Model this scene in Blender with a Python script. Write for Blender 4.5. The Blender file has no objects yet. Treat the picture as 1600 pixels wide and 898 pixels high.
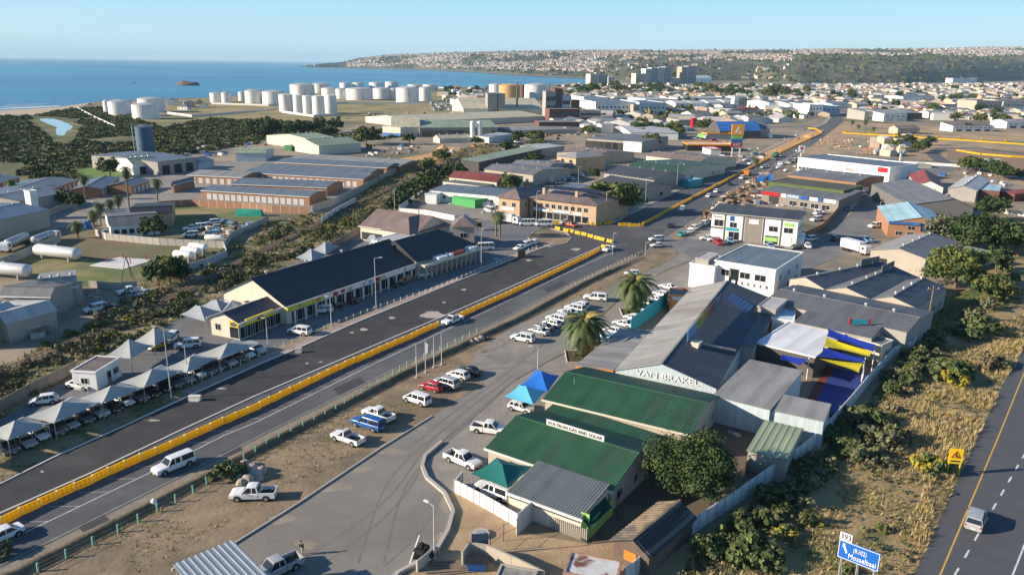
import bpy, bmesh, math, random
import numpy as np
from mathutils import Vector, Matrix, noise, geometry
ZK = .25   # thin sheets: each only millimetres above the one below
R = random.Random(7)
sc = bpy.context.scene
COL = sc.collection
PI = math.pi
# ---------------------------------------------------------------- camera
H, FPX = 50.0, 1220.0
PITCH, ROLL = math.radians(15.96), math.radians(0.75)
_F = Vector((0, math.cos(PITCH), -math.sin(PITCH)))
_U = Vector((0, math.sin(PITCH), math.cos(PITCH)))
_R = Vector((1, 0, 0))
CR = math.cos(ROLL)*_R + math.sin(ROLL)*_U
CU = -math.sin(ROLL)*_R + math.cos(ROLL)*_U
cam = bpy.data.cameras.new('camera'); camo = bpy.data.objects.new('camera', cam); COL.objects.link(camo)
M = Matrix((CR, CU, -_F)).transposed().to_4x4(); M.translation = (0, 0, H)
camo.matrix_world = M
cam.sensor_width = 36; cam.lens = 36*FPX/1600; cam.clip_start = 1; cam.clip_end = 80000
sc.camera = camo
sc.view_settings.view_transform = 'Standard'; sc.view_settings.look = 'None'
sc.view_settings.exposure = 0.9; sc.view_settings.gamma = 1
# ---------------------------------------------------------------- light
SUN_EL, SUN_AZ = math.radians(20.5), math.radians(190)   # azimuth of the direction TO the sun, counter-clockwise from +X
w = bpy.data.worlds.new('World'); sc.world = w; w.use_nodes = True
nt = w.node_tree; nt.nodes.clear()
sky = nt.nodes.new('ShaderNodeTexSky'); sky.sky_type = 'NISHITA'; sky.sun_disc = False
sky.sun_elevation = SUN_EL; sky.sun_rotation = PI/2 - SUN_AZ
sky.air_density = 1.0; sky.dust_density = 0.2; sky.ozone_density = 2.0; sky.altitude = 50
bg = nt.nodes.new('ShaderNodeBackground'); bg.inputs[1].default_value = 0.06
# the same clear sky without the low yellow band: pale at the horizon all round, blue overhead
tc = nt.nodes.new('ShaderNodeTexCoord'); sx = nt.nodes.new('ShaderNodeSeparateXYZ'); cr_ = nt.nodes.new('ShaderNodeValToRGB'); bg2 = nt.nodes.new('ShaderNodeBackground')
els = cr_.color_ramp.elements; els[0].position = 0.0; els[0].color = (.62, .88, 1.05, 1); els[1].position = 1.0; els[1].color = (.04, .13, .36, 1)
for p_, c_ in ((.035, (.52, .84, 1.0)), (.09, (.36, .74, 1.0)), (.22, (.16, .42, .75)), (.5, (.07, .22, .50))): e_ = els.new(p_); e_.color = (*c_, 1)
bg2.inputs[1].default_value = 0.60
mx = nt.nodes.new('ShaderNodeMixShader'); mx.inputs[0].default_value = .78; wo = nt.nodes.new('ShaderNodeOutputWorld')
nt.links.new(tc.outputs['Generated'], sx.inputs[0]); nt.links.new(sx.outputs[2], cr_.inputs[0]); nt.links.new(cr_.outputs[0], bg2.inputs[0])
nt.links.new(sky.outputs[0], bg.inputs[0]); nt.links.new(bg.outputs[0], mx.inputs[1]); nt.links.new(bg2.outputs[0], mx.inputs[2]); nt.links.new(mx.outputs[0], wo.inputs[0])
sl = bpy.data.lights.new('sun', 'SUN'); sl.energy = 5.0; sl.angle = math.radians(0.5); sl.color = (1.0, 0.86, 0.68)
so = bpy.data.objects.new('sun', sl); COL.objects.link(so)
sd = Vector((math.cos(SUN_AZ)*math.cos(SUN_EL), math.sin(SUN_AZ)*math.cos(SUN_EL), math.sin(SUN_EL)))
so.rotation_euler = sd.to_track_quat('Z', 'Y').to_euler(); so.location = (0, 0, 300)
sc.cycles.use_denoising = True
sc.cycles.max_bounces = 5; sc.cycles.volume_bounces = 0; sc.cycles.transparent_max_bounces = 4
# ---------------------------------------------------------------- helpers
def G(x, y, z=0.0):
    """photo position (1600 wide) to the point of the world at height z"""
    d = _F*FPX + CR*(x-800) + CU*(449-y)
    t = (z-H)/d.z
    return Vector((d.x*t, d.y*t, z))
def lin(h):
    h = h.lstrip('#'); c = [int(h[i:i+2], 16)/255 for i in (0, 2, 4)]
    return [(v/12.92 if v < .04045 else ((v+.055)/1.055)**2.4) for v in c]
MATS = {}
def mat(name, col, rough=.8, var=.15, scale=1.0, metal=0.0, col2=None, mix=None, bump=0.0, bscale=8.0, spec=.4, stretch=None, emit=None, world=False, cracks=0, panels=0):
    """procedural surface: base colour broken up by two noises, optional second colour in patches, optional fine relief"""
    if name in MATS: return MATS[name]
    m = bpy.data.materials.new(name); m.use_nodes = True; t = m.node_tree; N = t.nodes; L = t.links
    b = N['Principled BSDF']; b.inputs['Roughness'].default_value = rough; b.inputs['Metallic'].default_value = metal
    b.inputs['Specular IOR Level'].default_value = spec
    c = lin(col) if isinstance(col, str) else col
    m.diffuse_color = (*c, 1)
    if world: co = N.new('ShaderNodeNewGeometry').outputs['Position']
    else: co = N.new('ShaderNodeTexCoord').outputs['Object']
    if stretch:
        mp = N.new('ShaderNodeMapping'); mp.inputs['Scale'].default_value = stretch; L.new(co, mp.inputs[0]); co = mp.outputs[0]
    def nz(s, det=4, dist=0.0):
        n = N.new('ShaderNodeTexNoise'); n.inputs['Scale'].default_value = s; n.inputs['Detail'].default_value = det
        n.inputs['Distortion'].default_value = dist; L.new(co, n.inputs['Vector']); return n.outputs[0]
    if cracks:
        vo = N.new('ShaderNodeTexVoronoi'); vo.feature = 'DISTANCE_TO_EDGE'; vo.inputs['Scale'].default_value = cracks
        wv = N.new('ShaderNodeVectorMath'); wv.operation = 'ADD'; wn = N.new('ShaderNodeTexNoise'); wn.inputs['Scale'].default_value = cracks*3; L.new(co, wn.inputs[0]); sc_ = N.new('ShaderNodeVectorMath'); sc_.operation = 'SCALE'; sc_.inputs['Scale'].default_value = .5/cracks; L.new(wn.outputs['Color'], sc_.inputs[0]); L.new(co, wv.inputs[0]); L.new(sc_.outputs[0], wv.inputs[1]); L.new(wv.outputs[0], vo.inputs['Vector'])
        ck = N.new('ShaderNodeMapRange'); ck.inputs[1].default_value = 0; ck.inputs[2].default_value = .05*cracks; ck.inputs[3].default_value = .72; ck.inputs[4].default_value = 1; L.new(vo.outputs['Distance'], ck.inputs[0])
    if panels:
        sp = N.new('ShaderNodeSeparateXYZ'); L.new(co, sp.inputs[0]); mu = N.new('ShaderNodeMath'); mu.operation = 'MULTIPLY'; mu.inputs[1].default_value = panels; L.new(sp.outputs[0], mu.inputs[0]); fl = N.new('ShaderNodeMath'); fl.operation = 'FLOOR'; L.new(mu.outputs[0], fl.inputs[0]); wh = N.new('ShaderNodeTexWhiteNoise'); wh.noise_dimensions = '1D'; L.new(fl.outputs[0], wh.inputs['W'])
        pk = N.new('ShaderNodeMapRange'); pk.inputs[3].default_value = .90; pk.inputs[4].default_value = 1.10; L.new(wh.outputs['Value'], pk.inputs[0])
    cur = None
    if col2 is not None:
        c2 = lin(col2) if isinstance(col2, str) else col2
        rp = N.new('ShaderNodeValToRGB'); lo, hi, s2 = mix or (.45, .6, .1)
        rp.color_ramp.elements[0].position = lo; rp.color_ramp.elements[1].position = hi
        rp.color_ramp.elements[0].color = (*c, 1); rp.color_ramp.elements[1].color = (*c2, 1)
        L.new(nz(s2, 6, .6), rp.inputs[0]); cur = rp.outputs[0]
    if var > 0:
        mr = N.new('ShaderNodeMapRange'); mr.inputs[1].default_value = .25; mr.inputs[2].default_value = .75
        mr.inputs[3].default_value = 1-var; mr.inputs[4].default_value = 1+var; L.new(nz(scale, 6), mr.inputs[0])
        vm = N.new('ShaderNodeVectorMath'); vm.operation = 'SCALE'
        if cur: L.new(cur, vm.inputs[0])
        else: vm.inputs[0].default_value = c
        L.new(mr.outputs[0], vm.inputs['Scale']); cur = vm.outputs[0]
    for on, nd in ((cracks, 'ck'), (panels, 'pk')):
        if on and cur:
            v2 = N.new('ShaderNodeVectorMath'); v2.operation = 'SCALE'; L.new(cur, v2.inputs[0]); L.new((ck if nd == 'ck' else pk).outputs[0], v2.inputs['Scale']); cur = v2.outputs[0]
    if cur: L.new(cur, b.inputs['Base Color'])
    else: b.inputs['Base Color'].default_value = (*c, 1)
    if bump > 0:
        bp = N.new('ShaderNodeBump'); bp.inputs['Distance'].default_value = bump; bp.inputs['Strength'].default_value = 1
        L.new(nz(bscale, 5), bp.inputs['Height']); L.new(bp.outputs[0], b.inputs['Normal'])
    if emit:
        b.inputs['Emission Color'].default_value = (*c, 1); b.inputs['Emission Strength'].default_value = emit
    MATS[name] = m; return m
class MB:
    def __init__(s): s.v = []; s.f = []; s.mi = []; s.m = 0
    def quad(s, *p):
        i = len(s.v); s.v += [tuple(q) for q in p]; s.f.append(tuple(range(i, i+len(p)))); s.mi.append(s.m); return s
    def box(s, x0, x1, y0, y1, z0, z1, T=None):
        P = [(x0,y0,z0),(x1,y0,z0),(x1,y1,z0),(x0,y1,z0),(x0,y0,z1),(x1,y0,z1),(x1,y1,z1),(x0,y1,z1)]
        if T is not None: P = [tuple(T @ Vector(p)) for p in P]
        i = len(s.v); s.v += P
        for f in ((3,2,1,0),(4,5,6,7),(0,1,5,4),(1,2,6,5),(2,3,7,6),(3,0,4,7)): s.f.append(tuple(i+k for k in f)); s.mi.append(s.m)
        return s
    def hexa(s, b4, t4):
        i = len(s.v); s.v += [tuple(p) for p in b4]+[tuple(p) for p in t4]
        for f in ((3,2,1,0),(4,5,6,7),(0,1,5,4),(1,2,6,5),(2,3,7,6),(3,0,4,7)): s.f.append(tuple(i+k for k in f)); s.mi.append(s.m)
        return s
    def tube(s, a, b, r0, r1=None, n=8, cap=True):
        a = Vector(a); b = Vector(b); r1 = r0 if r1 is None else r1
        d = (b-a).normalized(); u = d.orthogonal().normalized(); v = d.cross(u); i = len(s.v)
        for P, r in ((a, r0), (b, r1)):
            for k in range(n):
                t = 2*PI*k/n; s.v.append(tuple(P+u*(r*math.cos(t))+v*(r*math.sin(t))))
        for k in range(n): s.f.append((i+k, i+(k+1) % n, i+n+(k+1) % n, i+n+k)); s.mi.append(s.m)
        if cap: s.f.append(tuple(i+k for k in reversed(range(n)))); s.mi.append(s.m); s.f.append(tuple(i+n+k for k in range(n))); s.mi.append(s.m)
        return s
    def loft(s, rings, closed=True, caps=True):
        i = len(s.v); n = len(rings[0])
        for r in rings: s.v += [tuple(p) for p in r]
        for j in range(len(rings)-1):
            for k in range(n if closed else n-1):
                s.f.append((i+j*n+k, i+j*n+(k+1) % n, i+(j+1)*n+(k+1) % n, i+(j+1)*n+k)); s.mi.append(s.m)
        if caps:
            s.f.append(tuple(i+k for k in reversed(range(n)))); s.mi.append(s.m)
            s.f.append(tuple(i+(len(rings)-1)*n+k for k in range(n))); s.mi.append(s.m)
        return s
    def mesh(s, name, mats, smooth=False):
        me = bpy.data.meshes.new(name); me.from_pydata(s.v, [], s.f)
        for m in (mats if isinstance(mats, (list, tuple)) else [mats]): me.materials.append(m)
        me.polygons.foreach_set('material_index', s.mi)
        if smooth: me.shade_smooth()
        me.update(); return me
    def build(s, name, mats, parent=None, smooth=False, **k):
        return link(name, s.mesh(name, mats, smooth), parent, **k)
def link(name, data, parent=None, **k):
    o = bpy.data.objects.new(name, data); COL.objects.link(o)
    if parent is not None: o.parent = parent
    for a, b in k.items(): o[a] = b
    return o
def thing(name, label, cat, loc=(0, 0, 0), rz=0.0, group=None, data=None):
    o = bpy.data.objects.new(name, data); COL.objects.link(o); o.location = loc; o.rotation_euler = (0, 0, rz)
    o['label'] = label; o['category'] = cat
    if group: o['group'] = group
    return o
def struct(name, mb, m, kind='structure', smooth=False):
    o = mb.build(name, m, smooth=smooth); o['kind'] = kind; return o
def ang(a, b): return math.atan2(b[1]-a[1], b[0]-a[0])
def flat_poly(pts, z, name, m, kind='structure'):
    z = z*ZK if z > 0 else z
    P = [Vector((p[0], p[1], 0)) for p in pts]
    tr = geometry.tessellate_polygon([P]); me = bpy.data.meshes.new(name)
    fs = []
    for a, b, c in tr:
        cr = (P[b]-P[a]).cross(P[c]-P[a]).z
        if abs(cr) > 1e-6: fs.append((a, b, c) if cr > 0 else (a, c, b))
    me.from_pydata([(p.x, p.y, z) for p in P], [], fs); me.update(); me.materials.append(m)
    o = link(name, me); o['kind'] = kind; return o
def resample(P, step, closed=False):
    out = []; n = len(P)
    for i in range(n if closed else n-1):
        a, b = P[i], P[(i+1) % n]; k = max(1, int((b-a).length/step))
        for j in range(k): out.append(a.lerp(b, j/k))
    if not closed: out.append(P[-1])
    return out
def patch(name, px, m, z, rough=0.0, step=3.0, kind='structure'):
    P = [G(x, y) for x, y in px]
    if rough > 0:
        Q = resample(P, step, True)
        P = [p+Vector((noise.noise(p*.13)*rough+noise.noise(p*.5)*rough*.4, noise.noise(p*.13+Vector((9, 9, 9)))*rough, 0)) for p in Q]
    return flat_poly(P, z, name, m, kind)
def offset(P, d):
    out = []
    for i, p in enumerate(P):
        a = P[max(0, i-1)]; b = P[min(len(P)-1, i+1)]; t = (b-a); t.z = 0; t.normalize()
        out.append(p+Vector((-t.y, t.x, 0))*d)
    return out
def strip(mb, P, d0, d1, z0, z1=None):
    """flat ribbon along P between the offsets d0 and d1 (left positive); with z1 a solid kerb"""
    A, B = offset(P, d0), offset(P, d1)
    if z1 is None: z0 = z0*ZK
    else: z1 = z1-z0+z0*ZK; z0 = z0*ZK
    for i in range(len(P)-1):
        q = [Vector((p.x, p.y, z0)) for p in (A[i], A[i+1], B[i+1], B[i])]
        if z1 is None: mb.quad(*q) if d1 > d0 and False else mb.quad(q[3], q[2], q[1], q[0]) if d1 > d0 else mb.quad(*q)
        else: mb.hexa(q, [p+Vector((0, 0, z1-z0)) for p in q])
    return mb
def gp(*xy, z=0.0): return [G(x, y, z) for x, y in xy]
def fix_normals(me):
    bm = bmesh.new(); bm.from_mesh(me); bmesh.ops.recalc_face_normals(bm, faces=bm.faces); bm.to_mesh(me); bm.free()
_fc = {}
def text_mesh(txt, size):
    k = (txt, size)
    if k in _fc: return _fc[k]
    cu = bpy.data.curves.new('lettering', 'FONT'); cu.body = txt; cu.size = size; cu.align_x = 'CENTER'; cu.align_y = 'CENTER'; cu.extrude = .02; cu.resolution_u = 2
    o = bpy.data.objects.new('lettering', cu); me = bpy.data.meshes.new_from_object(o); bpy.data.objects.remove(o)
    _fc[k] = me; return me
def text_on(parent, txt, size, loc, rot, m, width=None):
    me = text_mesh(txt, size).copy(); me.materials.clear(); me.materials.append(m)
    o = link('lettering', me, parent); o.location = loc; o.rotation_euler = rot
    if width:
        xs = [v.co.x for v in me.vertices]; wd = max(xs)-min(xs) if xs else 1; o.scale = (width/wd, 1, 1)
    return o
# ---------------------------------------------------------------- materials
ASPH_NEW = mat('new_asphalt', (.040,.041,.043), .9, .24, .35, col2=(.066,.065,.066), mix=(.5,.72,.07), bump=.01, bscale=30, world=True)
ASPH_OLD = mat('old_asphalt', (.085,.088,.094), .9, .16, .5, col2=(.125,.125,.128), mix=(.45,.7,.05), bump=.01, bscale=30, world=True, cracks=.09)
ASPH_SVC = mat('service_asphalt', (.20,.18,.155), .92, .13, .25, col2=(.24,.225,.20), mix=(.42,.68,.06), bump=.01, bscale=20, world=True, cracks=.16)
ASPH_HW = mat('highway_asphalt', (.085,.088,.096), .9, .10, .4, bump=.01, bscale=30, world=True)
ASPH_DARK = mat('side_street_asphalt', (.15,.15,.155), .9, .15, .3, col2=(.20,.195,.185), mix=(.45,.65,.08), world=True)
PAVING = mat('brick_paving', (.26,.235,.205), .9, .14, .5, col2=(.20,.185,.165), mix=(.5,.7,.12), bump=.01, bscale=12, world=True)
PAVE_PINK = mat('pink_paving', (.36,.27,.22), .9, .12, 1.0, world=True)
CONC = mat('concrete', (.42,.39,.34), .9, .12, .8, bump=.01)
CONC_LT = mat('pale_concrete', (.62,.60,.56), .85, .10, .8)
DIRT = mat('dirt', (.275,.195,.12), .95, .28, .35, col2=(.175,.135,.085), mix=(.42,.62,.09), bump=.08, bscale=1.5, world=True)
DIRT_OR = mat('orange_sand', (.55,.31,.13), .95, .15, .3, col2=(.45,.27,.13), mix=(.45,.65,.04), bump=.05, bscale=2, world=True)
BANKM = mat('bank_soil', (.15,.115,.075), .95, .3, .8, col2=(.09,.09,.045), mix=(.5,.65,.3), bump=.1, bscale=3, world=True)
VERGE = mat('verge_soil', (.27,.20,.11), .95, .25, .5, col2=(.11,.12,.045), mix=(.44,.58,.16), bump=.1, bscale=2, world=True)
SCRUBG = mat('scrub_ground', (.10,.105,.04), .95, .3, .12, col2=(.22,.185,.09), mix=(.52,.66,.02), bump=.3, bscale=.8, world=True)
BANKG = mat('dry_grass_ground', (.30,.215,.10), .95, .28, .45, col2=(.12,.12,.045), mix=(.52,.66,.10), bump=.12, bscale=2, world=True)
LAWN = mat('lawn', (.12,.15,.045), .95, .2, .2, col2=(.28,.22,.10), mix=(.50,.64,.05), bump=.03, bscale=5, world=True)
FIELD = mat('field', (.31,.235,.10), .95, .2, .1, col2=(.16,.16,.065), mix=(.45,.62,.02), world=True)
YARD = mat('yard_ground', (.30,.235,.165), .95, .28, .12, col2=(.19,.165,.125), mix=(.45,.62,.03), world=True)
TOWN = mat('town_ground', (.235,.185,.125), .95, .3, .03, col2=(.12,.115,.06), mix=(.50,.62,.012), world=True)
DEPOTG = mat('depot_grass', (.175,.125,.065), .95, .2, .1, col2=(.13,.13,.055), mix=(.48,.62,.03), bump=.03, bscale=3, world=True)
BALLAST = mat('ballast', (.20,.16,.12), .95, .3, 1.2, bump=.05, bscale=10, world=True)
PL_WHITE = mat('white_paint', (.74,.73,.71), .6, .06, .4)
LINE_W = mat('road_paint_white', (.60,.60,.58), .8, .25, 1.5, world=True)
LINE_Y = mat('road_paint_yellow', (.62,.36,.05), .8, .15, 1.5, world=True)
GLASS = mat('window_glass', (.018,.024,.032), .12, 0, spec=.6)
BLACK = mat('black_plastic', (.02,.02,.022), .6, .1)
STEEL = mat('galvanised_steel', (.45,.46,.47), .45, .1, 2, metal=.5)
POLE = mat('pole_grey', (.50,.50,.48), .6, .1, 2)
WOOD = mat('old_wood', (.20,.15,.10), .9, .3, 4)
RUST = mat('rust', (.16,.075,.045), .9, .4, 3)
def roofm(name, col, var=.12, rough=.55, stain=None):
    return mat('roof_'+name, col, rough, var, .5, col2=stain or tuple(c*.8 for c in (lin(col) if isinstance(col, str) else col)), mix=(.45, .70, .22), spec=.35, stretch=(1, .35, 1), panels=.9)
R_GREEN = roofm('green', (.034,.115,.055), .2, stain=(.045,.095,.06)); R_DKGREEN = roofm('dark_green', (.04,.085,.055)); R_SAGE = roofm('sage', (.27,.32,.21))
R_CHAR = roofm('charcoal', (.060,.064,.075)); R_NAVY = roofm('blue_black', (.050,.062,.085)); R_ASH = roofm('ash', (.16,.16,.165)); R_DARK = roofm('dark', (.035,.037,.048)); R_GREY = roofm('grey', (.27,.265,.255), .14, stain=(.19,.175,.16))
R_MID = roofm('mid_grey', (.155,.155,.16)); R_LIGHT = roofm('light_grey', (.42,.42,.41)); R_SLATE = roofm('slate_blue', (.13,.16,.20))
R_BROWN = roofm('brown', (.19,.14,.125)); R_MAROON = roofm('maroon', (.17,.045,.04)); R_RED = roofm('red', (.26,.05,.035)); R_OLIVE = roofm('olive', (.10,.075,.035))
R_WHITE = roofm('white', (.70,.71,.72), .05); R_BLUE = roofm('blue', (.03,.14,.40)); R_PALEBLUE = roofm('pale_blue', (.33,.50,.56)); R_CREAM = roofm('cream', (.50,.45,.30))
R_TILE = roofm('terracotta', (.30,.14,.09))
W_CREAM = mat('cream_plaster', (.58,.54,.43), .85, .08, .4); W_WHITE = mat('white_plaster', (.76,.75,.72), .8, .05, .3, col2=(.62,.60,.56), mix=(.50,.78,.35), stretch=(1,1,.25))
W_BRICK = mat('face_brick', (.34,.175,.10), .9, .2, 2.5, bump=.01, bscale=20); W_PEACH = mat('peach_plaster', (.47,.325,.205), .85, .08, .4)
W_GREY = mat('grey_plaster', (.33,.31,.28), .85, .12, .4); W_BLUE = mat('pale_blue_cladding', (.42,.50,.54), .6, .1, .6)
W_TAN = mat('tan_plaster', (.40,.35,.285), .85, .1, .4); W_DARK = mat('dark_wall', (.09,.08,.075), .8, .1)
W_STONE = mat('stone_cladding', (.24,.21,.18), .9, .3, 3, bump=.03, bscale=8); W_MAROON = mat('maroon_wall', (.15,.062,.052), .8, .15)
W_LIME = mat('lime_paint', (.30,.55,.13), .7, .1, .6); W_TURQ = mat('turquoise_paint', (.02,.30,.38), .6, .08, .6)
C = {}
for n, c in dict(white=(.72,.72,.71), silver=(.40,.41,.42), grey=(.13,.135,.14), black=(.018,.018,.02), red=(.42,.015,.02), blue=(.02,.11,.36), darkblue=(.02,.04,.12),
                 teal=(.03,.30,.30), gold=(.45,.36,.02), lightblue=(.18,.32,.48), maroon=(.12,.02,.03), green=(.04,.18,.08), orange=(.55,.17,.03), brown=(.12,.08,.05), yellow=(.70,.42,.02)).items():
    C[n] = mat('car_paint_'+n, c, .28, .03, .5, metal=.15 if n in ('silver', 'grey', 'blue') else 0, spec=.5)
LEAF = [mat('leaf_a', (.030,.060,.014), .75, .45, .9), mat('leaf_b', (.058,.088,.018), .75, .45, .9), mat('leaf_c', (.13,.14,.025), .75, .4, .9),
        mat('leaf_grey', (.12,.125,.07), .8, .35, .9), mat('leaf_yellow', (.30,.24,.02), .75, .4, 2), mat('leaf_brown', (.14,.105,.06), .85, .4, 1)]
DUNE = [mat('dune_leaf_a', (.105,.130,.040), .8, .5, .5), mat('dune_leaf_b', (.16,.165,.060), .8, .45, .5), mat('dune_leaf_c', (.24,.205,.10), .85, .4, .5), mat('dune_leaf_d', (.062,.090,.026), .8, .4, .5)]
BARK = mat('bark', (.16,.12,.085), .95, .3, 3)
for _k in range(1):
    pass
# ---------------------------------------------------------------- buildings
def slope(mb, P0, P1, P2, P3, rib=0.0, dep=.05, th=.08):
    """roof sheet from the eave P0-P1 up to P3-P2, its ribs running up the slope"""
    P0, P1, P2, P3 = map(Vector, (P0, P1, P2, P3))
    n = (P1-P0).cross(P3-P0)
    if n.length < 1e-6: n = (P1-P0).cross(P2-P0)
    n.normalize()
    if n.z < 0: n = -n
    L = (P1-P0).length
    if rib <= 0: prof = [(0, 0), (1, 0)]
    else:
        k = max(1, int(L/rib)); prof = []
        for i in range(k):
            for a, h in ((0, 0), (.5, 0), (.62, 1), (.88, 1)): prof.append(((i+a)/k, h))
        prof.append((1, 0))
    for i in range(len(prof)-1):
        (a, ha), (b, hb) = prof[i], prof[i+1]
        mb.quad(P0.lerp(P1, a)+n*(ha*dep), P0.lerp(P1, b)+n*(hb*dep), P3.lerp(P2, b)+n*(hb*dep), P3.lerp(P2, a)+n*(ha*dep))
    d = Vector((0, 0, -th)); q = [P0, P1, P2, P3]
    mb.quad(*[p+d for p in reversed(q)])
    for i in range(4):
        a, b = q[i], q[(i+1) % 4]
        if (a-b).length > 1e-4: mb.quad(a, a+d, b+d, b)
LOG = []
class Bld:
    pass
def house(name, label, A, B, Cc, h, roof='gable', rh=1.5, wall=None, rm=None, rib=0.0, oh=.35, rpos=.5, cat='building', group=None, win=(), base=0.0, trim=None, h2=None, rid=None, rm2=None):
    """A, B, Cc: photo positions of the eave corners (A-B one long edge, Cc on the opposite edge), eave at height h"""
    a, b, c = G(*A, h), G(*B, h), (G(*Cc, h) if Cc else G(*rid, h+rh))
    u = (b-a).normalized(); v = Vector((-u.y, u.x, 0))
    if (c-a).dot(v) < 0: a, b = b, a; u = -u; v = -v
    L = (b-a).length; Wd = (c-a).dot(v)
    if rid and Cc: rpos = min(.85, max(.15, (G(*rid, h+rh)-a).dot(v)/Wd))
    elif rid: Wd *= 2
    LOG.append((name, round(L, 1), round(Wd, 1), round(a.length)))
    return house_m(name, label, a, math.atan2(u.y, u.x), L, Wd, h, roof, rh, wall, rm, rib, oh, rpos, cat, group, win, base, trim, h2, rm2=rm2)
def house_m(name, label, a, rz, L, Wd, h, roof='gable', rh=1.5, wall=None, rm=None, rib=0.0, oh=.35, rpos=.5, cat='building', group=None, win=(), base=0.0, trim=None, h2=None, simple=False, rm2=None):
    wall = wall or W_CREAM; rm = rm or R_GREY
    t = thing(name, label, cat, (a.x, a.y, base), rz, group)
    h -= base
    o = Bld(); o.t = t; o.L = L; o.W = Wd; o.h = h; o.rh = rh
    hb = h2 - base if h2 else h
    mb = MB()
    b4 = [(0,0,-.3),(L,0,-.3),(L,Wd,-.3),(0,Wd,-.3)]
    if roof == 'mono': t4 = [(0,0,h),(L,0,h),(L,Wd,h+rh),(0,Wd,h+rh)]
    elif roof == 'monoT': t4 = [(0,0,h),(L,0,h+rh),(L,Wd,h+rh),(0,Wd,h)]
    else: t4 = [(0,0,h),(L,0,h),(L,Wd,h),(0,Wd,h)]
    mb.hexa(b4, t4)
    yr = Wd*rpos; xr = L*rpos
    if roof == 'gable': mb.quad((0,0,h),(0,Wd,h),(0,yr,h+rh)); mb.quad((L,0,h),(L,Wd,h),(L,yr,h+rh))
    if roof == 'gableT': mb.quad((0,0,h),(L,0,h),(xr,0,h+rh)); mb.quad((0,Wd,h),(L,Wd,h),(xr,Wd,h+rh))
    mb.build('wall', wall, t)
    r = MB(); r2 = MB() if rm2 else r; e = oh; z = .03
    def zz(d, run, rise): return -rise*d/max(run, .01)
    if roof == 'flat':
        r.box(-.05, L+.05, -.05, Wd+.05, h+z, h+z+.15)
        p = MB()
        for (x0, x1, y0, y1) in ((-.15,L+.15,-.15,.1),(-.15,L+.15,Wd-.1,Wd+.15),(-.15,.1,.1,Wd-.1),(L-.1,L+.15,.1,Wd-.1)): p.box(x0, x1, y0, y1, h+.01, h+max(rh, .3))
        p.build('parapet', trim or wall, t)
    elif roof == 'mono':
        k = rh/Wd
        slope(r, (-e,-e,h-k*e+z), (L+e,-e,h-k*e+z), (L+e,Wd+e,h+rh+k*e+z), (-e,Wd+e,h+rh+k*e+z), rib)
    elif roof == 'monoT':
        k = rh/L
        slope(r, (-e,Wd+e,h-k*e+z), (-e,-e,h-k*e+z), (L+e,-e,h+rh+k*e+z), (L+e,Wd+e,h+rh+k*e+z), rib)
    elif roof == 'gable':
        k0 = rh/max(yr, .01); k1 = rh/max(Wd-yr, .01)
        slope(r, (-e,-e,h-k0*e+z), (L+e,-e,h-k0*e+z), (L+e,yr,h+rh+z), (-e,yr,h+rh+z), rib)
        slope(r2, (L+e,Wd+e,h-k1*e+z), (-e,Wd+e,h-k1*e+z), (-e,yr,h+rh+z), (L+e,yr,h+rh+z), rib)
        r.box(-e, L+e, yr-.15, yr+.15, h+rh+z-.02, h+rh+z+.08)
    elif roof == 'gableT':
        k0 = rh/max(xr, .01); k1 = rh/max(L-xr, .01)
        slope(r, (-e,Wd+e,h-k0*e+z), (-e,-e,h-k0*e+z), (xr,-e,h+rh+z), (xr,Wd+e,h+rh+z), rib)
        slope(r2, (L+e,-e,h-k1*e+z), (L+e,Wd+e,h-k1*e+z), (xr,Wd+e,h+rh+z), (xr,-e,h+rh+z), rib)
        r.box(xr-.15, xr+.15, -e, Wd+e, h+rh+z-.02, h+rh+z+.08)
    elif roof == 'hip':
        s = min(L, Wd)/2
        if L >= Wd: r0, r1 = (s, Wd/2, h+rh), (L-s, Wd/2, h+rh)
        else: r0, r1 = (L/2, s, h+rh), (L/2, Wd-s, h+rh)
        c = [(-e,-e,h-.1+z),(L+e,-e,h-.1+z),(L+e,Wd+e,h-.1+z),(-e,Wd+e,h-.1+z)]
        if L >= Wd:
            slope(r, c[0], c[1], r1, r0); slope(r, c[2], c[3], r0, r1); slope(r, c[1], c[2], r1, r1); slope(r, c[3], c[0], r0, r0)
        else:
            slope(r, c[0], c[1], r0, r0); slope(r, c[2], c[3], r1, r1); slope(r, c[1], c[2], r1, r0); slope(r, c[3], c[0], r0, r1)
    elif roof == 'hipR':
        s = Wd/2; r0, r1 = (0, Wd/2, h+rh), (L-s, Wd/2, h+rh); c = [(0,-e,h-.1+z),(L+e,-e,h-.1+z),(L+e,Wd+e,h-.1+z),(0,Wd+e,h-.1+z)]
        slope(r, c[0], c[1], r1, r0); slope(r, c[2], c[3], r0, r1); slope(r, c[1], c[2], r1, r1); r.quad((0,0,h),(0,Wd,h),r0)
    elif roof == 'barrel':
        n = 10; P = [(-e, -e+(Wd+2*e)*i/n, h+rh*math.sin(PI*i/n)) for i in range(n+1)]
        for i in range(n):
            p, q = P[i], P[i+1]; r.quad(p, (L+e, p[1], p[2]), (L+e, q[1], q[2]), q)
        me2 = MB(); me2.quad(*[(0, p[1], p[2]-.03) for p in P]); me2.quad(*[(L, p[1], p[2]-.03) for p in P]); me2.build('gable_wall', wall, t)
    r.build('roof', rm, t)
    if rm2: r2.build('roof', rm2, t)
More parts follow.
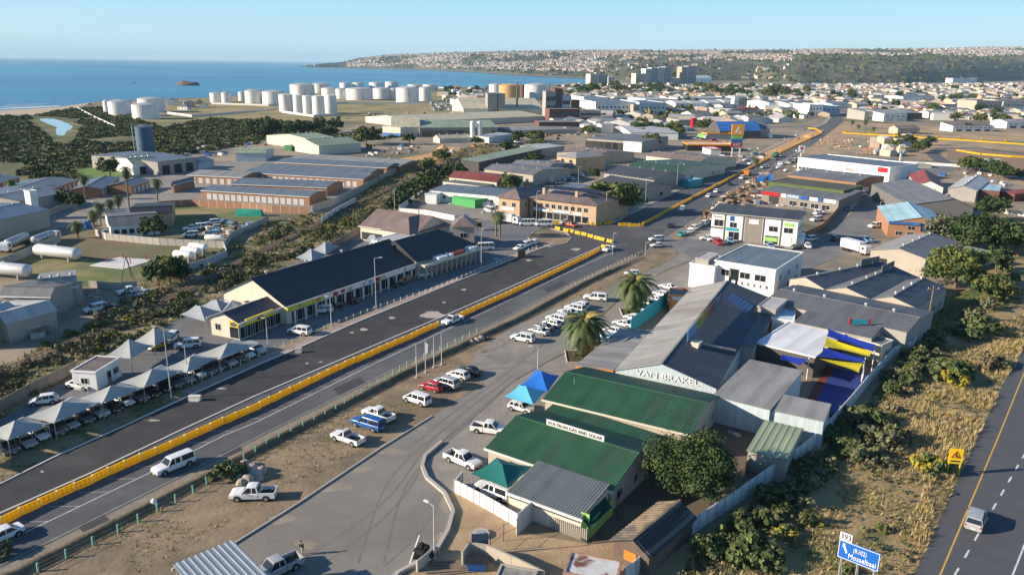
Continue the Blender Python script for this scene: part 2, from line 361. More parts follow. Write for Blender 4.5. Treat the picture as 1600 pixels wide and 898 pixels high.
    if name in ('warehouse', 'shop_row', 'long_shed', 'brick_store', 'hall', 'depot', 'shed', 'ribbed_shed', 'discount_store') and roof in ('gable', 'gableT') and max(L, Wd) > 14:
        n = 4; rv = MB().tube((0,0,-.3),(0,0,.45),.22,n=8).tube((0,0,.45),(0,0,.7),.36,.25,n=8).mesh('roof_vent', STEEL)
        for i in range(n):
            q = link('roof_vent', rv, t); f = (i+.5)/n+R.uniform(-.05, .05); q.location = (L*f, yr+.05, h+rh) if roof == 'gable' else (xr+.05, Wd*f, h+rh)
    if roof in ('gable', 'mono', 'gableT') and trim is not None:
        g = MB(); g.box(-oh-.12, L+oh+.12, -oh-.14, -oh-.01, h-.35, h-.08); g.box(-oh-.12, L+oh+.12, Wd+oh+.01, Wd+oh+.14, h-.35, h-.08)
        g.build('gutter', trim, t)
    for s in win: openings(o, *s)
    return o
def wall_T(o, side):
    L, W = o.L, o.W
    return {0: (Matrix.Translation((0,0,0)), L), 1: (Matrix.Translation((L,0,0)) @ Matrix.Rotation(PI/2, 4, 'Z'), W),
            2: (Matrix.Translation((L,W,0)) @ Matrix.Rotation(PI, 4, 'Z'), L), 3: (Matrix.Translation((0,W,0)) @ Matrix.Rotation(-PI/2, 4, 'Z'), W)}[side]
FRAME_M = mat('window_frame', (.55,.54,.52), .6, .05)
DOOR_M = mat('door_paint', (.22,.20,.18), .7, .1); SHUT_M = mat('roller_door', (.52,.53,.53), .6, .08, 1, stretch=(1,1,12))
_wc = {}
def win_mesh(w, h, kind):
    k = (round(w, 2), round(h, 2), kind)
    if k in _wc: return _wc[k]
    mb = MB()
    if kind == 'w':
        mb.m = 0; t = min(.07, w*.1)
        mb.box(-w/2, w/2, -.06, .02, 0, t).box(-w/2, w/2, -.06, .02, h-t, h).box(-w/2, -w/2+t, -.06, .02, t, h-t).box(w/2-t, w/2, -.06, .02, t, h-t)
        if w > 1.1: mb.box(-.03, .03, -.055, .02, t, h-t)
        mb.m = 1; mb.box(-w/2+t, w/2-t, -.025, .02, t, h-t)
        me = mb.mesh('window', [FRAME_M, GLASS])
    elif kind == 'd':
        mb.m = 0; mb.box(-w/2, w/2, -.05, .02, 0, h); mb.m = 1; mb.box(-w/2+.12, w/2-.12, -.07, -.05, h*.45, h-.15)
        me = mb.mesh('door', [DOOR_M, GLASS])
    elif kind == 'g':   # shopfront glass
        mb.m = 0; mb.box(-w/2, w/2, -.06, .02, h-.1, h).box(-w/2, w/2, -.06, .02, 0, .15)
        n = max(1, int(w/1.4))
        for i in range(n+1): x = -w/2+(w-.07)*i/n; mb.box(x, x+.07, -.06, .02, .15, h-.1)
        mb.m = 1; mb.box(-w/2+.07, w/2-.07, -.02, .02, .15, h-.1); me = mb.mesh('shop_window', [FRAME_M, GLASS])
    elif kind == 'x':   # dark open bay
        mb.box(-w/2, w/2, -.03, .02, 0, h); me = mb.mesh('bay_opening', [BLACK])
    else:
        mb.m = 0; mb.box(-w/2, w/2, -.05, .02, 0, h)
        k2 = int(h/.3)
        for i in range(k2): mb.box(-w/2+.05, w/2-.05, -.075, -.05, (i+.2)*h/k2, (i+.75)*h/k2)
        me = mb.mesh('roller_door', [SHUT_M])
    _wc[k] = me; return me
def openings(o, side, n, z, w, h, kind='w', u0=0.04, u1=.96):
    T, L = wall_T(o, side)
    me = win_mesh(w, h, kind)
    for i in range(n):
        x = L*(u0+(u1-u0)*(i+.5)/n); p = T @ Vector((x, 0, z))
        q = link(me.name.split('.')[0], me, o.t); q.location = p; q.rotation_euler = (0, 0, T.to_euler().z)
def board(o, side, u0, u1, z0, z1, m, txt=None, tm=None, out=.12, name='sign_board', size=None):
    T, L = wall_T(o, side); mb = MB(); mb.box(-(u1-u0)*L/2, (u1-u0)*L/2, -out, -.02, 0, z1-z0)
    q = mb.build(name, m, o.t); q.location = T @ Vector((L*(u0+u1)/2, 0, z0)); q.rotation_euler = (0, 0, T.to_euler().z)
    if txt == 'o':   # plain oval emblem
        w_ = (z1-z0); MB().loft([[(w_*.75*math.cos(k*PI/8), y_, w_*.5+w_*.38*math.sin(k*PI/8)) for k in range(16)] for y_ in (-out-.04, -out-.005)]).build('emblem', tm, q); txt = None
    if txt:
        s = size or (z1-z0)*.8
        text_on(q, txt, s, (0, -out-.03, (z1-z0)/2), (PI/2, 0, 0), tm or BLACK, width=(u1-u0)*L*.88)
    return q
def roof_pt(o, u, v, dz=0.0):
    """local point on a gable roof, v across 0..1 (0 at the A-B eave)"""
    y = v*o.W; z = o.h+o.rh*(1-abs(2*v-1)); return Vector((u*o.L, y, z+dz))
# ---------------------------------------------------------------- cars
TYRE = mat('tyre', (.018,.018,.018), .9, .1); RIM = mat('rim', (.40,.40,.42), .35, .05, metal=.6)
LAMP = mat('headlight', (.65,.66,.68), .15, 0, spec=.7); TAIL = mat('tail_light', (.35,.01,.01), .3, 0); TRIM = mat('dark_trim', (.035,.035,.037), .6, .1)
PLATE = mat('number_plate', (.65,.62,.45), .6, .05)
CARS = {
 # L, W, H, belt stations [(x, z, w)], greenhouse (front base, front top, rear top, rear base), cab-rear for bed
 'hatch':  (3.95,1.70,1.48, [(.5,.60,.78),(.48,.74,.90),(.38,.84,.98),(.22,.95,1),(-.30,.97,1),(-.46,.95,.95),(-.5,.80,.88)], (.25,.08,-.36,-.47), None),
 'sedan':  (4.45,1.74,1.43, [(.5,.58,.78),(.48,.72,.90),(.38,.80,.98),(.20,.92,1),(-.30,.95,1),(-.47,.96,.94),(-.5,.80,.86)], (.20,.05,-.20,-.34), None),
 'suv':    (4.60,1.86,1.75, [(.5,.72,.84),(.485,.92,.93),(.40,1.02,.99),(.24,1.10,1),(-.30,1.12,1),(-.48,1.10,.97),(-.5,.95,.92)], (.25,.11,-.42,-.485), None),
 'minivan':(4.55,1.80,1.72, [(.5,.66,.82),(.48,.84,.92),(.42,.95,.98),(.32,1.04,1),(-.30,1.06,1),(-.48,1.06,.97),(-.5,.90,.92)], (.34,.17,-.44,-.485), None),
 'pickup': (5.30,1.86,1.80, [(.5,.78,.86),(.49,.95,.93),(.40,1.05,.99),(.24,1.10,1),(-.13,1.12,1)], (.22,.10,-.10,-.14), -.145),
 'single': (5.00,1.80,1.74, [(.5,.74,.86),(.49,.92,.93),(.40,1.00,.99),(.22,1.05,1),(.02,1.07,1)], (.21,.09,.03,-.005), -.01),
 'canopy': (5.20,1.84,1.82, [(.5,.76,.86),(.49,.94,.93),(.40,1.04,.99),(.24,1.09,1),(-.30,1.10,1),(-.5,1.10,.98)], (.22,.10,-.47,-.49), None),
 'minibus':(5.35,1.90,2.25, [(.5,.70,.84),(.49,.95,.92),(.46,1.15,.97),(.40,1.25,1),(-.30,1.28,1),(-.5,1.28,.97)], (.43,.30,-.47,-.49), None),
}
_cp = {}
def car_proto(kind):
    if kind in _cp: return _cp[kind]
    L, W, Hh, st, gh, bed = CARS[kind]; hw = W/2; parts = []
    rw = .33 if Hh < 1.6 else .37
    body = MB(); rings = []
    for (x, z, wf) in st:
        w_ = hw*wf; zb = .30 if abs(x) < .45 else .36
        h_ = [(w_*.82, zb), (w_*.98, zb+.10), (w_, (zb+z)/2), (w_*.985, z-.12), (w_*.93, z-.02), (w_*.70, z+.015)]
        ring = [(x*L, yy, zz) for yy, zz in h_] + [(x*L, -yy, zz) for yy, zz in reversed(h_)]
        rings.append(ring)
    body.loft(rings)
    fb, ft, rt, rb = [v*L for v in gh]
    def belt(x):
        s = sorted(st); xs = [q[0]*L for q in s]
        return float(np.interp(x, xs, [q[1] for q in s]))
    zf, zr = belt(fb)-.01, belt(rb)-.01
    wb, wt = hw*.91, hw*.76
    zt = Hh
    # roof panel with rounded shoulders
    rr = []
    for x, dz, s in ((ft+.10, -.05, .96), (ft-.05, -.005, 1.0), ((ft+rt)/2, .02, 1.02), (rt+.05, -.005, 1.0), (rt-.08, -.05, .96)):
        rr.append([(x, wt*s, zt-.09+dz), (x, wt*s*.93, zt-.01+dz), (x, 0, zt+.01+dz), (x, -wt*s*.93, zt-.01+dz), (x, -wt*s, zt-.09+dz)])
    body.loft(rr)
    # pillars
    def pillar(x0, x1, z0, t):
        for s in (1, -1):
            a = Vector((x0, s*(wb+.012), z0)); b = Vector((x1, s*(wt+.012), zt-.07))
            body.hexa([a+Vector((-t, 0, 0)), a+Vector((t, 0, 0)), a+Vector((t, -s*.05, 0)), a+Vector((-t, -s*.05, 0))],
                      [b+Vector((-t, 0, 0)), b+Vector((t, 0, 0)), b+Vector((t, -s*.05, 0)), b+Vector((-t, -s*.05, 0))])
    pillar(fb-.04, ft, zf, .05); pillar(rb+.05, rt, zr, .07)
    mids = {'hatch': (.02,-.22), 'sedan': (-.06,), 'suv': (.03,-.22), 'minivan': (.08,-.16), 'pickup': (.0,), 'single': (), 'canopy': (0.02,-.13), 'minibus': (.2,0,-.2)}[kind]
    for m_ in mids: pillar(m_*L, m_*L, belt(m_*L)-.01, .12 if (kind == 'canopy' and m_ < -.1) else .05)
    if bed is not None:
        b = bed*L; zb_ = st[-1][1]
        body.box(-L/2, b, hw*.86, hw*.99, .42, zb_).box(-L/2, b, -hw*.99, -hw*.86, .42, zb_).box(-L/2, -L/2+.09, -hw*.86, hw*.86, .42, zb_-.02)
        fl = MB(); fl.box(-L/2+.09, b-.01, -hw*.86, hw*.86, .50, .62); parts.append(('load_bed', fl.mesh('load_bed', TRIM), None))
    me = body.mesh('body', C['white'], smooth=False)
    fix_normals(me)
    parts.insert(0, ('body', me, 'paint'))
    g = MB(); e = .0
    g.quad((fb, wb-.03, zf), (fb, -wb+.03, zf), (ft, -wt+.03, zt-.06), (ft, wt-.03, zt-.06)); parts.append(('windscreen', g.mesh('windscreen', GLASS), None))
    g = MB(); g.quad((rb, -wb+.03, zr), (rb, wb-.03, zr), (rt, wt-.03, zt-.06), (rt, -wt+.03, zt-.06)); parts.append(('rear_window', g.mesh('rear_window', GLASS), None))
    for s in (1, -1):
        g = MB(); q = [(rb, s*wb, zr), (fb, s*wb, zf), (ft, s*wt, zt-.06), (rt, s*wt, zt-.06)]
        g.quad(*(q if s < 0 else reversed(q))); parts.append(('side_window', g.mesh('side_window', GLASS), None))
    ax = (.32*L, -.31*L) if kind != 'minibus' else (.33*L, -.27*L)
    wm = MB()
    wm.m = 0; wm.tube((0, -.11, 0), (0, .11, 0), rw, n=14); wm.m = 1; wm.tube((0, -.125, 0), (0, .125, 0), rw*.62, n=10)
    wme = wm.mesh('wheel', [TYRE, RIM])
    arch = MB()
    for xa in ax:
        for s in (1, -1):
            arch.tube((xa, s*(hw*.93), rw+.03), (xa, s*(hw*1.0+.004), rw+.03), rw*1.22, n=14)
            parts.append(('wheel', wme, (xa, s*(hw-.085), rw)))
    arch.box(-L*.47, L*.47, -hw*.80, hw*.80, .2, .38)
    parts.append(('underbody', arch.mesh('underbody', TRIM), None))
    zl = st[0][1]
    for s in (1, -1):
        q = MB(); q.box(L*.468, L*.497, s*hw*.70-.15, s*hw*.70+.15, zl-.03, zl+.11); parts.append(('headlight', q.mesh('headlight', LAMP), None))
        zt_ = (belt(-L*.5)-.08 if bed is None else .95)
        q = MB(); q.box(-L*.503, -L*.48, s*hw*.80-.09, s*hw*.80+.09, zt_-.12, zt_+.10); parts.append(('tail_light', q.mesh('tail_light', TAIL), None))
    q = MB(); q.box(L*.47, L*.505, -hw*.66, hw*.66, .34, .56); parts.append(('grille', q.mesh('grille', TRIM), None))
    for x0, z0 in ((L*.506, .40), (-L*.512, .52)): parts.append(('number_plate', MB().box(x0, x0+.03, -.25, .25, z0, z0+.11).mesh('number_plate', PLATE), None))
    q = MB()
    for s in (1, -1): parts.append(('wing_mirror', MB().box(fb-.28, fb-.12, s*(hw+.06)-.07, s*(hw+.06)+.07, zf+.02, zf+.16).mesh('wing_mirror', TRIM), None))
    # small version: everything in one mesh, two materials
    lo = MB()
    lo.v = list(body.v); lo.f = list(body.f); lo.mi = [0]*len(lo.f)
    lo.m = 1
    lo.hexa([(fb, wb, zf-.02), (fb, -wb, zf-.02), (rb, -wb, zr-.02), (rb, wb, zr-.02)], [(ft, wt, zt-.06), (ft, -wt, zt-.06), (rt, -wt, zt-.06), (rt, wt, zt-.06)])
    lo.m = 2
    for xa in ax:
        for s in (1, -1): lo.tube((xa, s*(hw*.8), rw), (xa, s*(hw*1.01), rw), rw*1.1, n=8)
    if bed is not None: lo.box(-L/2+.09, bed*L, -hw*.86, hw*.86, .5, .62)
    lme = lo.mesh('parked_car', [C['white'], GLASS, TRIM]); fix_normals(lme)
    _cp[kind] = (parts, lme); return _cp[kind]
VN = dict(hatch='hatchback', sedan='sedan', suv='estate car', minivan='minivan', pickup='double cab pickup', single='single cab pickup', canopy='pickup with a canopy', minibus='minibus')
CATN = dict(hatch='car', sedan='car', suv='car', minivan='car', pickup='pickup', single='pickup', canopy='pickup', minibus='minibus')
OBJN = dict(hatch='hatchback', sedan='sedan', suv='estate_car', minivan='minivan', pickup='pickup', single='pickup', canopy='canopy_pickup', minibus='minibus')
NCAR = [0]
def car_at(kind, colr, p, rz, label, group=None, detail=True, z=0.0):
    parts, lme = car_proto(kind); NCAR[0] += 1
    if not detail:
        o = thing(OBJN[kind], label, CATN[kind], (p.x, p.y, z), rz, group, lme)
        o.material_slots[0].link = 'OBJECT'; o.material_slots[0].material = C[colr]; return o
    t = thing(OBJN[kind], label, CATN[kind], (p.x, p.y, z), rz, group)
    for n, me, x in parts:
        o = link(n, me, t)
        if x == 'paint': o.material_slots[0].link = 'OBJECT'; o.material_slots[0].material = C[colr]
        elif x: o.location = x
    return t
def car(kind, colr, x, y, dx, dy, label, group=None):
    """centre of the car in the photo and the photo direction its nose points in"""
    p = G(x, y, .75); q = G(x+dx*.1, y+dy*.1, .75); rz = ang(p, q)
    dist = math.hypot(p.x, p.y)
    return car_at(kind, colr, p, rz, label, group, dist < 235)
ORD = ['first','second','third','fourth','fifth','sixth','seventh','eighth','ninth','tenth','eleventh','twelfth','thirteenth','fourteenth','fifteenth','sixteenth','seventeenth','eighteenth','nineteenth','twentieth','twenty-first']
def car_row(specs, x0, y0, x1, y1, dx, dy, where, group):
    """cars side by side from (x0,y0), the near end, to (x1,y1); spread evenly over the ground"""
    a, b = G(x0, y0, .7), G(x1, y1, .7); n = len(specs)
    for i, s in enumerate(specs):
        if not s: continue
        kind, colr = s.split()
        p = a.lerp(b, i/max(1, n-1)); q = G(x0+dx*.1, y0+dy*.1, .7)
        rz = ang(a, q)+R.uniform(-.04, .04)
        p = p+Vector((R.uniform(-.2, .2), R.uniform(-.2, .2), 0))
        car_at(kind, colr, p, rz, f"{colr} {VN[kind]}, {ORD[i]} from the near end {where}", group, math.hypot(p.x, p.y) < 235)
# ---------------------------------------------------------------- plants
def leaf_cloud(seed, radii, n_clump, n_leaf, leaf, flat=.0, base=.25, jitter=.38, shape=1.0):
    """leaf-sized quads gathered in clumps through the crown's volume; returns a mesh builder around the origin"""
    r = np.random.RandomState(seed); rx, ry, rz_ = radii
    d = r.normal(size=(n_clump, 3)); d /= np.linalg.norm(d, axis=1)[:, None]
    d[:, 2] = np.where(d[:, 2] < -.35, -d[:, 2], d[:, 2])
    rad = (.55+.45*r.rand(n_clump))[:, None]*(1+.22*np.sin(3*np.arctan2(d[:, 1], d[:, 0])+seed)[:, None])
    cen = d*rad*np.array([rx, ry, rz_])
    cs = (.16+.16*r.rand(n_clump))*min(rx, rz_)*1.25
    k = np.repeat(np.arange(n_clump), n_leaf); N = len(k)
    o = r.normal(size=(N, 3)); o /= np.linalg.norm(o, axis=1)[:, None]; o *= (r.rand(N)**.4)[:, None]*cs[k][:, None]*np.array([1.25, 1.25, .8])
    P = cen[k]+o
    a = r.normal(size=(N, 3)); a /= np.linalg.norm(a, axis=1)[:, None]
    # lean the leaf faces outwards so that crowns catch the light on one side
    nrm = o/np.linalg.norm(o, axis=1)[:, None]*.9+a*.7+np.array([0, 0, .25]); nrm /= np.linalg.norm(nrm, axis=1)[:, None]
    u = np.cross(nrm, a); u /= np.linalg.norm(u, axis=1)[:, None]; v = np.cross(nrm, u)
    s = leaf*(.6+.8*r.rand(N))[:, None]
    V = np.stack([P-u*s-v*s*.6, P+u*s-v*s*.6, P+u*s*.7+v*s*.6, P-u*s*.7+v*s*.6], 1).reshape(-1, 3)
    return V, N
def mesh_quads(name, V, mats, mi=None):
    N = len(V)//4; me = bpy.data.meshes.new(name)
    me.vertices.add(len(V)); me.vertices.foreach_set('co', V.astype(np.float32).ravel())
    me.loops.add(N*4); me.loops.foreach_set('vertex_index', np.arange(N*4, dtype=np.int32))
    me.polygons.add(N); me.polygons.foreach_set('loop_start', np.arange(0, N*4, 4, dtype=np.int32)); me.polygons.foreach_set('loop_total', np.full(N, 4, dtype=np.int32))
    for m in (mats if isinstance(mats, (list, tuple)) else [mats]): me.materials.append(m)
    if mi is not None: me.polygons.foreach_set('material_index', mi.astype(np.int32))
    me.update(calc_edges=True); me.validate(); return me
def trunk_mb(h, r0, seed, limbs=5, spread=1.0):
    rr = random.Random(seed); mb = MB(); top = Vector((rr.uniform(-.1, .1)*h, rr.uniform(-.1, .1)*h, h*.55))
    mb.tube((0, 0, -.2), top, r0, r0*.6, n=7)
    for i in range(limbs):
        a = 2*PI*i/limbs+rr.uniform(-.4, .4); e = top+Vector((math.cos(a)*spread, math.sin(a)*spread, h*rr.uniform(.2, .4)))
        s = Vector((0, 0, 0)).lerp(top, rr.uniform(.55, 1)); mb.tube(s, e, r0*.4, r0*.12, n=5)
    return mb
_tp = {}
def tree_proto(kind):
    if kind in _tp: return _tp[kind]
    spec = {'round': ((3.6,3.4,2.6), 60, 34, .30, 0, 5.2), 'dark': ((3.2,3.2,3.2), 60, 34, .28, 0, 5.5), 'olive': ((4.2,3.8,3.2), 70, 34, .30, 1, 6.0),
            'wide': ((6.0,5.2,3.2), 95, 36, .36, 1, 6.4), 'grey': ((3.6,3.4,2.8), 60, 32, .26, 3, 5.0), 'small': ((1.8,1.8,1.6), 26, 26, .22, 1, 3.0)}[kind]
    radii, nc, nl, lf, mi, h = spec
    V, N = leaf_cloud(hash_s(kind), radii, nc, nl, lf)
    V = V+np.array([0, 0, h-radii[2]*.75])
    r = np.random.RandomState(3); m2 = r.rand(N//nl if False else N)
    k = np.repeat(r.rand(nc), nl)
    idx = np.where(k > .72, 1, 0)
    cm = mesh_quads('crown', V, [LEAF[mi], LEAF[(mi+1) % 4]], idx)
    tm = trunk_mb(h, .22+.02*radii[0], hash_s(kind), 6, radii[0]*.6).mesh('trunk', BARK)
    _tp[kind] = (cm, tm, h, radii); return _tp[kind]
def hash_s(s): return sum(ord(c)*(i+1) for i, c in enumerate(s)) % 9973
def tree(kind, x, y, label, s=1.0, group=None, pos=None, squash=1.0):
    """trunk foot at the photo position (x, y)"""
    cm, tm, h, rd = tree_proto(kind); p = pos or G(x, y)
    t = thing('tree', label, 'tree', (p.x, p.y, p.z if pos else 0), R.uniform(0, 6.28), group)
    t.scale = (s*R.uniform(.92, 1.08), s*R.uniform(.92, 1.08), s*squash*R.uniform(.92, 1.08)); link('crown', cm, t); link('trunk', tm, t); return t
_bushp = {}
def bush_mesh(i):
    if i in _bushp: return _bushp[i]
    radii = [(1.5,1.3,.9),(1.0,1.0,.8),(1.9,1.5,1.0),(1.2,1.1,.7),(1.3,1.2,.9),(1.0,.9,.6)][i % 6]
    V, N = leaf_cloud(50+i, radii, 26, 24, .14); V = V+np.array([0, 0, radii[2]*.45])
    mats = [[DUNE[3], DUNE[0]], [DUNE[0], LEAF[2]], [LEAF[3], DUNE[1]], [LEAF[5], DUNE[2]], [DUNE[0], LEAF[4]], [DUNE[2], LEAF[5]]][i % 6]
    mi = (np.repeat(np.random.RandomState(i).rand(26), 24) > .6).astype(int)
    _bushp[i] = mesh_quads('bush', V, mats, mi); return _bushp[i]
NB = [0]
def bush(i, p, s, label, group):
    o = thing('bush', label, 'bush', (p.x, p.y, p.z), R.uniform(0, 6.28), group, bush_mesh(i)); o.scale = (s*R.uniform(.85, 1.2), s*R.uniform(.85, 1.2), s*R.uniform(.8, 1.15)); NB[0] += 1; return o
def inpoly(p, P):
    c = False; j = len(P)-1
    for i in range(len(P)):
        if (P[i].y > p.y) != (P[j].y > p.y) and p.x < (P[j].x-P[i].x)*(p.y-P[i].y)/(P[j].y-P[i].y)+P[i].x: c = not c
        j = i
    return c
def scatter(px, spacing, z=0.0, thr=None, ns=.05, seed=1, jit=.9):
    """points on the ground inside the photo polygon"""
    P = [G(x, y) for x, y in px]; x0 = min(p.x for p in P); x1 = max(p.x for p in P); y0 = min(p.y for p in P); y1 = max(p.y for p in P)
    rr = random.Random(seed); out = []; X = x0
    while X < x1:
        Y = y0
        while Y < y1:
            p = Vector((X+rr.uniform(-.5, .5)*spacing*jit*2, Y+rr.uniform(-.5, .5)*spacing*jit*2, z))
            if inpoly(p, P) and (thr is None or noise.noise(Vector((p.x*ns, p.y*ns, seed))) > thr): out.append(p)
            Y += spacing
        X += spacing
    return out
def bush_mass(name, pts, mats_w, s0, s1, leafn=10, clumps=9, leaf=.22, hfac=.7, seed=0):
    """far scrub nobody could count: small leaf clumps joined in one mesh"""
    r = np.random.RandomState(seed); out = []; mis = []
    protos = [leaf_cloud(200+i, (1, .95, hfac), clumps, leafn, leaf)[0] for i in range(5)]
    for p in pts:
        V = protos[r.randint(5)]; s = s0+(s1-s0)*r.rand()**1.6; a = r.rand()*6.28; c, sn = math.cos(a), math.sin(a)
        W = V*s; W = np.stack([W[:, 0]*c-W[:, 1]*sn, W[:, 0]*sn+W[:, 1]*c, W[:, 2]+s*hfac*.45], 1)+np.array([p.x, p.y, p.z])
        out.append(W); mis.append(np.full(len(W)//4, r.choice(len(mats_w), p=[w_ for _, w_ in mats_w])))
    me = mesh_quads(name, np.concatenate(out), [m for m, _ in mats_w], np.concatenate(mis))
    o = link(name, me); o['kind'] = 'stuff'; return o
def frond_mesh(L=3.2, droop=1.0, n=16, leaf=.5, mats=None, seed=0, up=.6):
    """one arching palm frond starting at the origin and growing towards +X"""
    rr = random.Random(seed); mb = MB(); P = []
    for i in range(n+1):
        t = i/n; P.append(Vector((L*t*(1-.12*t*droop), 0, up*L*t-(up+.55*droop)*L*t*t)))
    for i in range(n):
        a, b = P[i], P[i+1]; r0 = .05*(1-i/n)+.012
        mb.quad(a+Vector((0, r0, 0)), a-Vector((0, r0, 0)), b-Vector((0, r0*.9, 0)), b+Vector((0, r0*.9, 0)))
    for i in range(1, n):
        t = i/n; l = leaf*math.sin(PI*min(1, .12+t*.85))**.6; d = (P[i+1]-P[i]).normalized()
        for s in (1, -1):
            for q in (0, .5):
                c = P[i].lerp(P[i+1], q); e = c+Vector((d.x*l*.55, s*l*rr.uniform(.75, 1), d.z*l*.5-l*.22)); wd = d*.10
                mb.quad(c-wd, c+wd, e+wd*.3, e-wd*.3)
    return mb.mesh('frond', mats or LEAF[1])
PALM_L = mat('palm_leaf', (.075,.105,.030), .6, .35, 1.2); PALM_Y = mat('palm_leaf_yellow', (.30,.22,.05), .7, .3, 1.2); PALM_D = mat('palm_dead_frond', (.20,.13,.06), .9, .3)
PTRUNK = mat('palm_trunk', (.20,.15,.10), .95, .35, 4, bump=.04, bscale=6)
def palm(x, y, th, L, label, nf=70, detail=True, tr=.45, group=None, droop=1.0):
    p = G(x, y); t = thing('palm_tree', label, 'palm tree', p, 0, group)
    tb = MB(); k = max(4, int(th/.5)); rings = []
    for i in range(k+1):
        z = th*i/k; r = tr*(1.15 if i == 0 else 1)*(1.0+(.12 if i % 2 else -.02)); bend = .02*th*(i/k)**2
        rings.append([(bend+r*math.cos(a*PI/4), r*math.sin(a*PI/4), z) for a in range(8)])
    tb.loft(rings); tb.build('trunk', PTRUNK, t)
    fm = [frond_mesh(L, d, 18, L*.17, m, i) for i, (d, m) in enumerate(((.5, PALM_L), (.8, PALM_L), (1.1, PALM_L), (.8, PALM_Y)))] if detail else None
    rr = random.Random(int(x)); bx_ = .02*th
    if detail:
        for i in range(nf):
            f = (i+.5)/nf; el = math.radians(82-125*f**.9); az = i*2.39996+rr.uniform(-.15, .15)
            m = fm[3] if (f < .06 or (.80 < f and rr.random() < .3)) else fm[min(2, int(f*3))]
            o = link('frond', m, t); o.location = (bx_+math.cos(az)*.15, math.sin(az)*.15, th+.25-.5*f); o.rotation_euler = (0, -el+.55, az)
            s = rr.uniform(.85, 1.1)*(.75+.35*min(1, f*2.5)); o.scale = (s, s, s)
    else:
        V = []; F = []; base = frond_mesh(L, droop, 6, L*.26, PALM_L, 1); vs = [v.co.copy() for v in base.vertices]; fs = [tuple(q.vertices) for q in base.polygons]
        for i in range(nf):
            f = (i+.5)/nf; el = math.radians(80-135*f); az = i*2.39996
            Rm = Matrix.Translation((bx_, 0, th)) @ Matrix.Rotation(az, 4, 'Z') @ Matrix.Rotation(-el+.5, 4, 'Y') @ Matrix.Scale(rr.uniform(.8, 1.1), 4)
            k0 = len(V); V += [tuple(Rm @ v) for v in vs]; F += [tuple(k0+j for j in q) for q in fs]
        me = bpy.data.meshes.new('crown'); me.from_pydata(V, [], F); me.materials.append(PALM_L); link('crown', me, t)
    return t
# ---------------------------------------------------------------- small furniture
def lamp_post(x, y, ytop, label, arm=(1.2, 0), group='street lamps'):
    """foot at (x, y); height from the photo row of the head"""
    p = G(x, y); zc = p.y*math.cos(PITCH)+(H)*math.sin(PITCH); dep = math.atan2(H, p.y)
    h = (y-ytop)*zc/FPX/math.cos(dep)
    t = thing('street_lamp', label, 'street lamp', p, 0, group)
    MB().tube((0, 0, -.2), (0, 0, h), .10, .055, n=7).build('pole', POLE, t)
    a = Vector((arm[0], arm[1], 0)); mb = MB(); mb.tube((0, 0, h-.03), (a.x, a.y, h+.18), .04, .035, n=5); mb.build('bracket', POLE, t)
    d = a.normalized(); T = Matrix.Translation((a.x, a.y, h+.2)) @ Matrix.Rotation(math.atan2(d.y, d.x), 4, 'Z')
    MB().box(-.1, .6, -.13, .13, -.07, .07, T).build('lamp_head', CONC_LT, t)
    return t
SAIL = {}
def sail_mat(n, c): 
    return mat('shade_net_'+n, c, .85, .06, .6)
def tent(name, label, px, h, peak, m, group=None, frame=True, cat='shade canopy'):
    """shade-net pyramid over four posts; px are the photo positions of the four edge corners at height h"""
    P = [G(x, y, h) for x, y in px]; c = sum(P, Vector())/4; t = thing(name, label, cat, (c.x, c.y, 0), 0, group)
    Q = [p-Vector((c.x, c.y, 0)) for p in P]; top = Vector((0, 0, h+peak)); mb = MB(); n = 6
    for i in range(4):
        a, b = Q[i], Q[(i+1) % 4]; grid = []
        for r in range(n+1):
            row = []
            for k in range(n+1):
                s = r/n; e = a.lerp(b, k/n); e = e+(-e*Vector((1, 1, 0)).length*0)
                inw = Vector((e.x, e.y, 0))*(-.06*math.sin(PI*k/n))*(1-s)
                q = (e+inw).lerp(top, s); q.z = h+peak*(s**1.35)-.12*math.sin(PI*k/n)*(1-s); row.append(q)
            grid.append(row)
        for r in range(n):
            for k in range(n): mb.quad(grid[r][k], grid[r][k+1], grid[r+1][k+1], grid[r+1][k])
    mb.build('shade_cloth', m, t)
    for q in Q:
        MB().tube((q.x*.97, q.y*.97, -.1), (q.x*.97, q.y*.97, h), .05, n=6).build('post', STEEL, t)
    return t
def wall_line(name, label, px, h, m, panel=2.0, th=.12, cat='wall', group=None, gap=.04, posts=True, cap=None, pname='panel', jig=.02):
    """panel wall along the photo polyline: posts and panels each a part"""
    P = [G(x, y) for x, y in px]; t = thing(name, label, cat, P[0], 0, group); o0 = P[0]; rr = random.Random(int(px[0][0]))
    cache = {}
    for i in range(len(P)-1):
        a, b = P[i], P[i+1]; L = (b-a).length; n = max(1, round(L/panel)); pl = L/n; rz = ang(a, b)
        k = round(pl, 2)
        if k not in cache: cache[k] = MB().box(gap/2, pl-gap/2, -th/2, th/2, -.2, h).mesh(pname, m)
        for j in range(n):
            p = a.lerp(b, j/n)-o0; q = link(pname, cache[k], t); q.location = p+Vector((0, 0, rr.uniform(-jig, jig))); q.rotation_euler = (0, 0, rz)
            if posts:
                if 'p' not in cache: cache['p'] = MB().box(-.08, .08, -th/2-.04, th/2+.04, -.2, h+.06).mesh('post', cap or m)
                q = link('post', cache['p'], t); q.location = p; q.rotation_euler = (0, 0, rz)
    return t
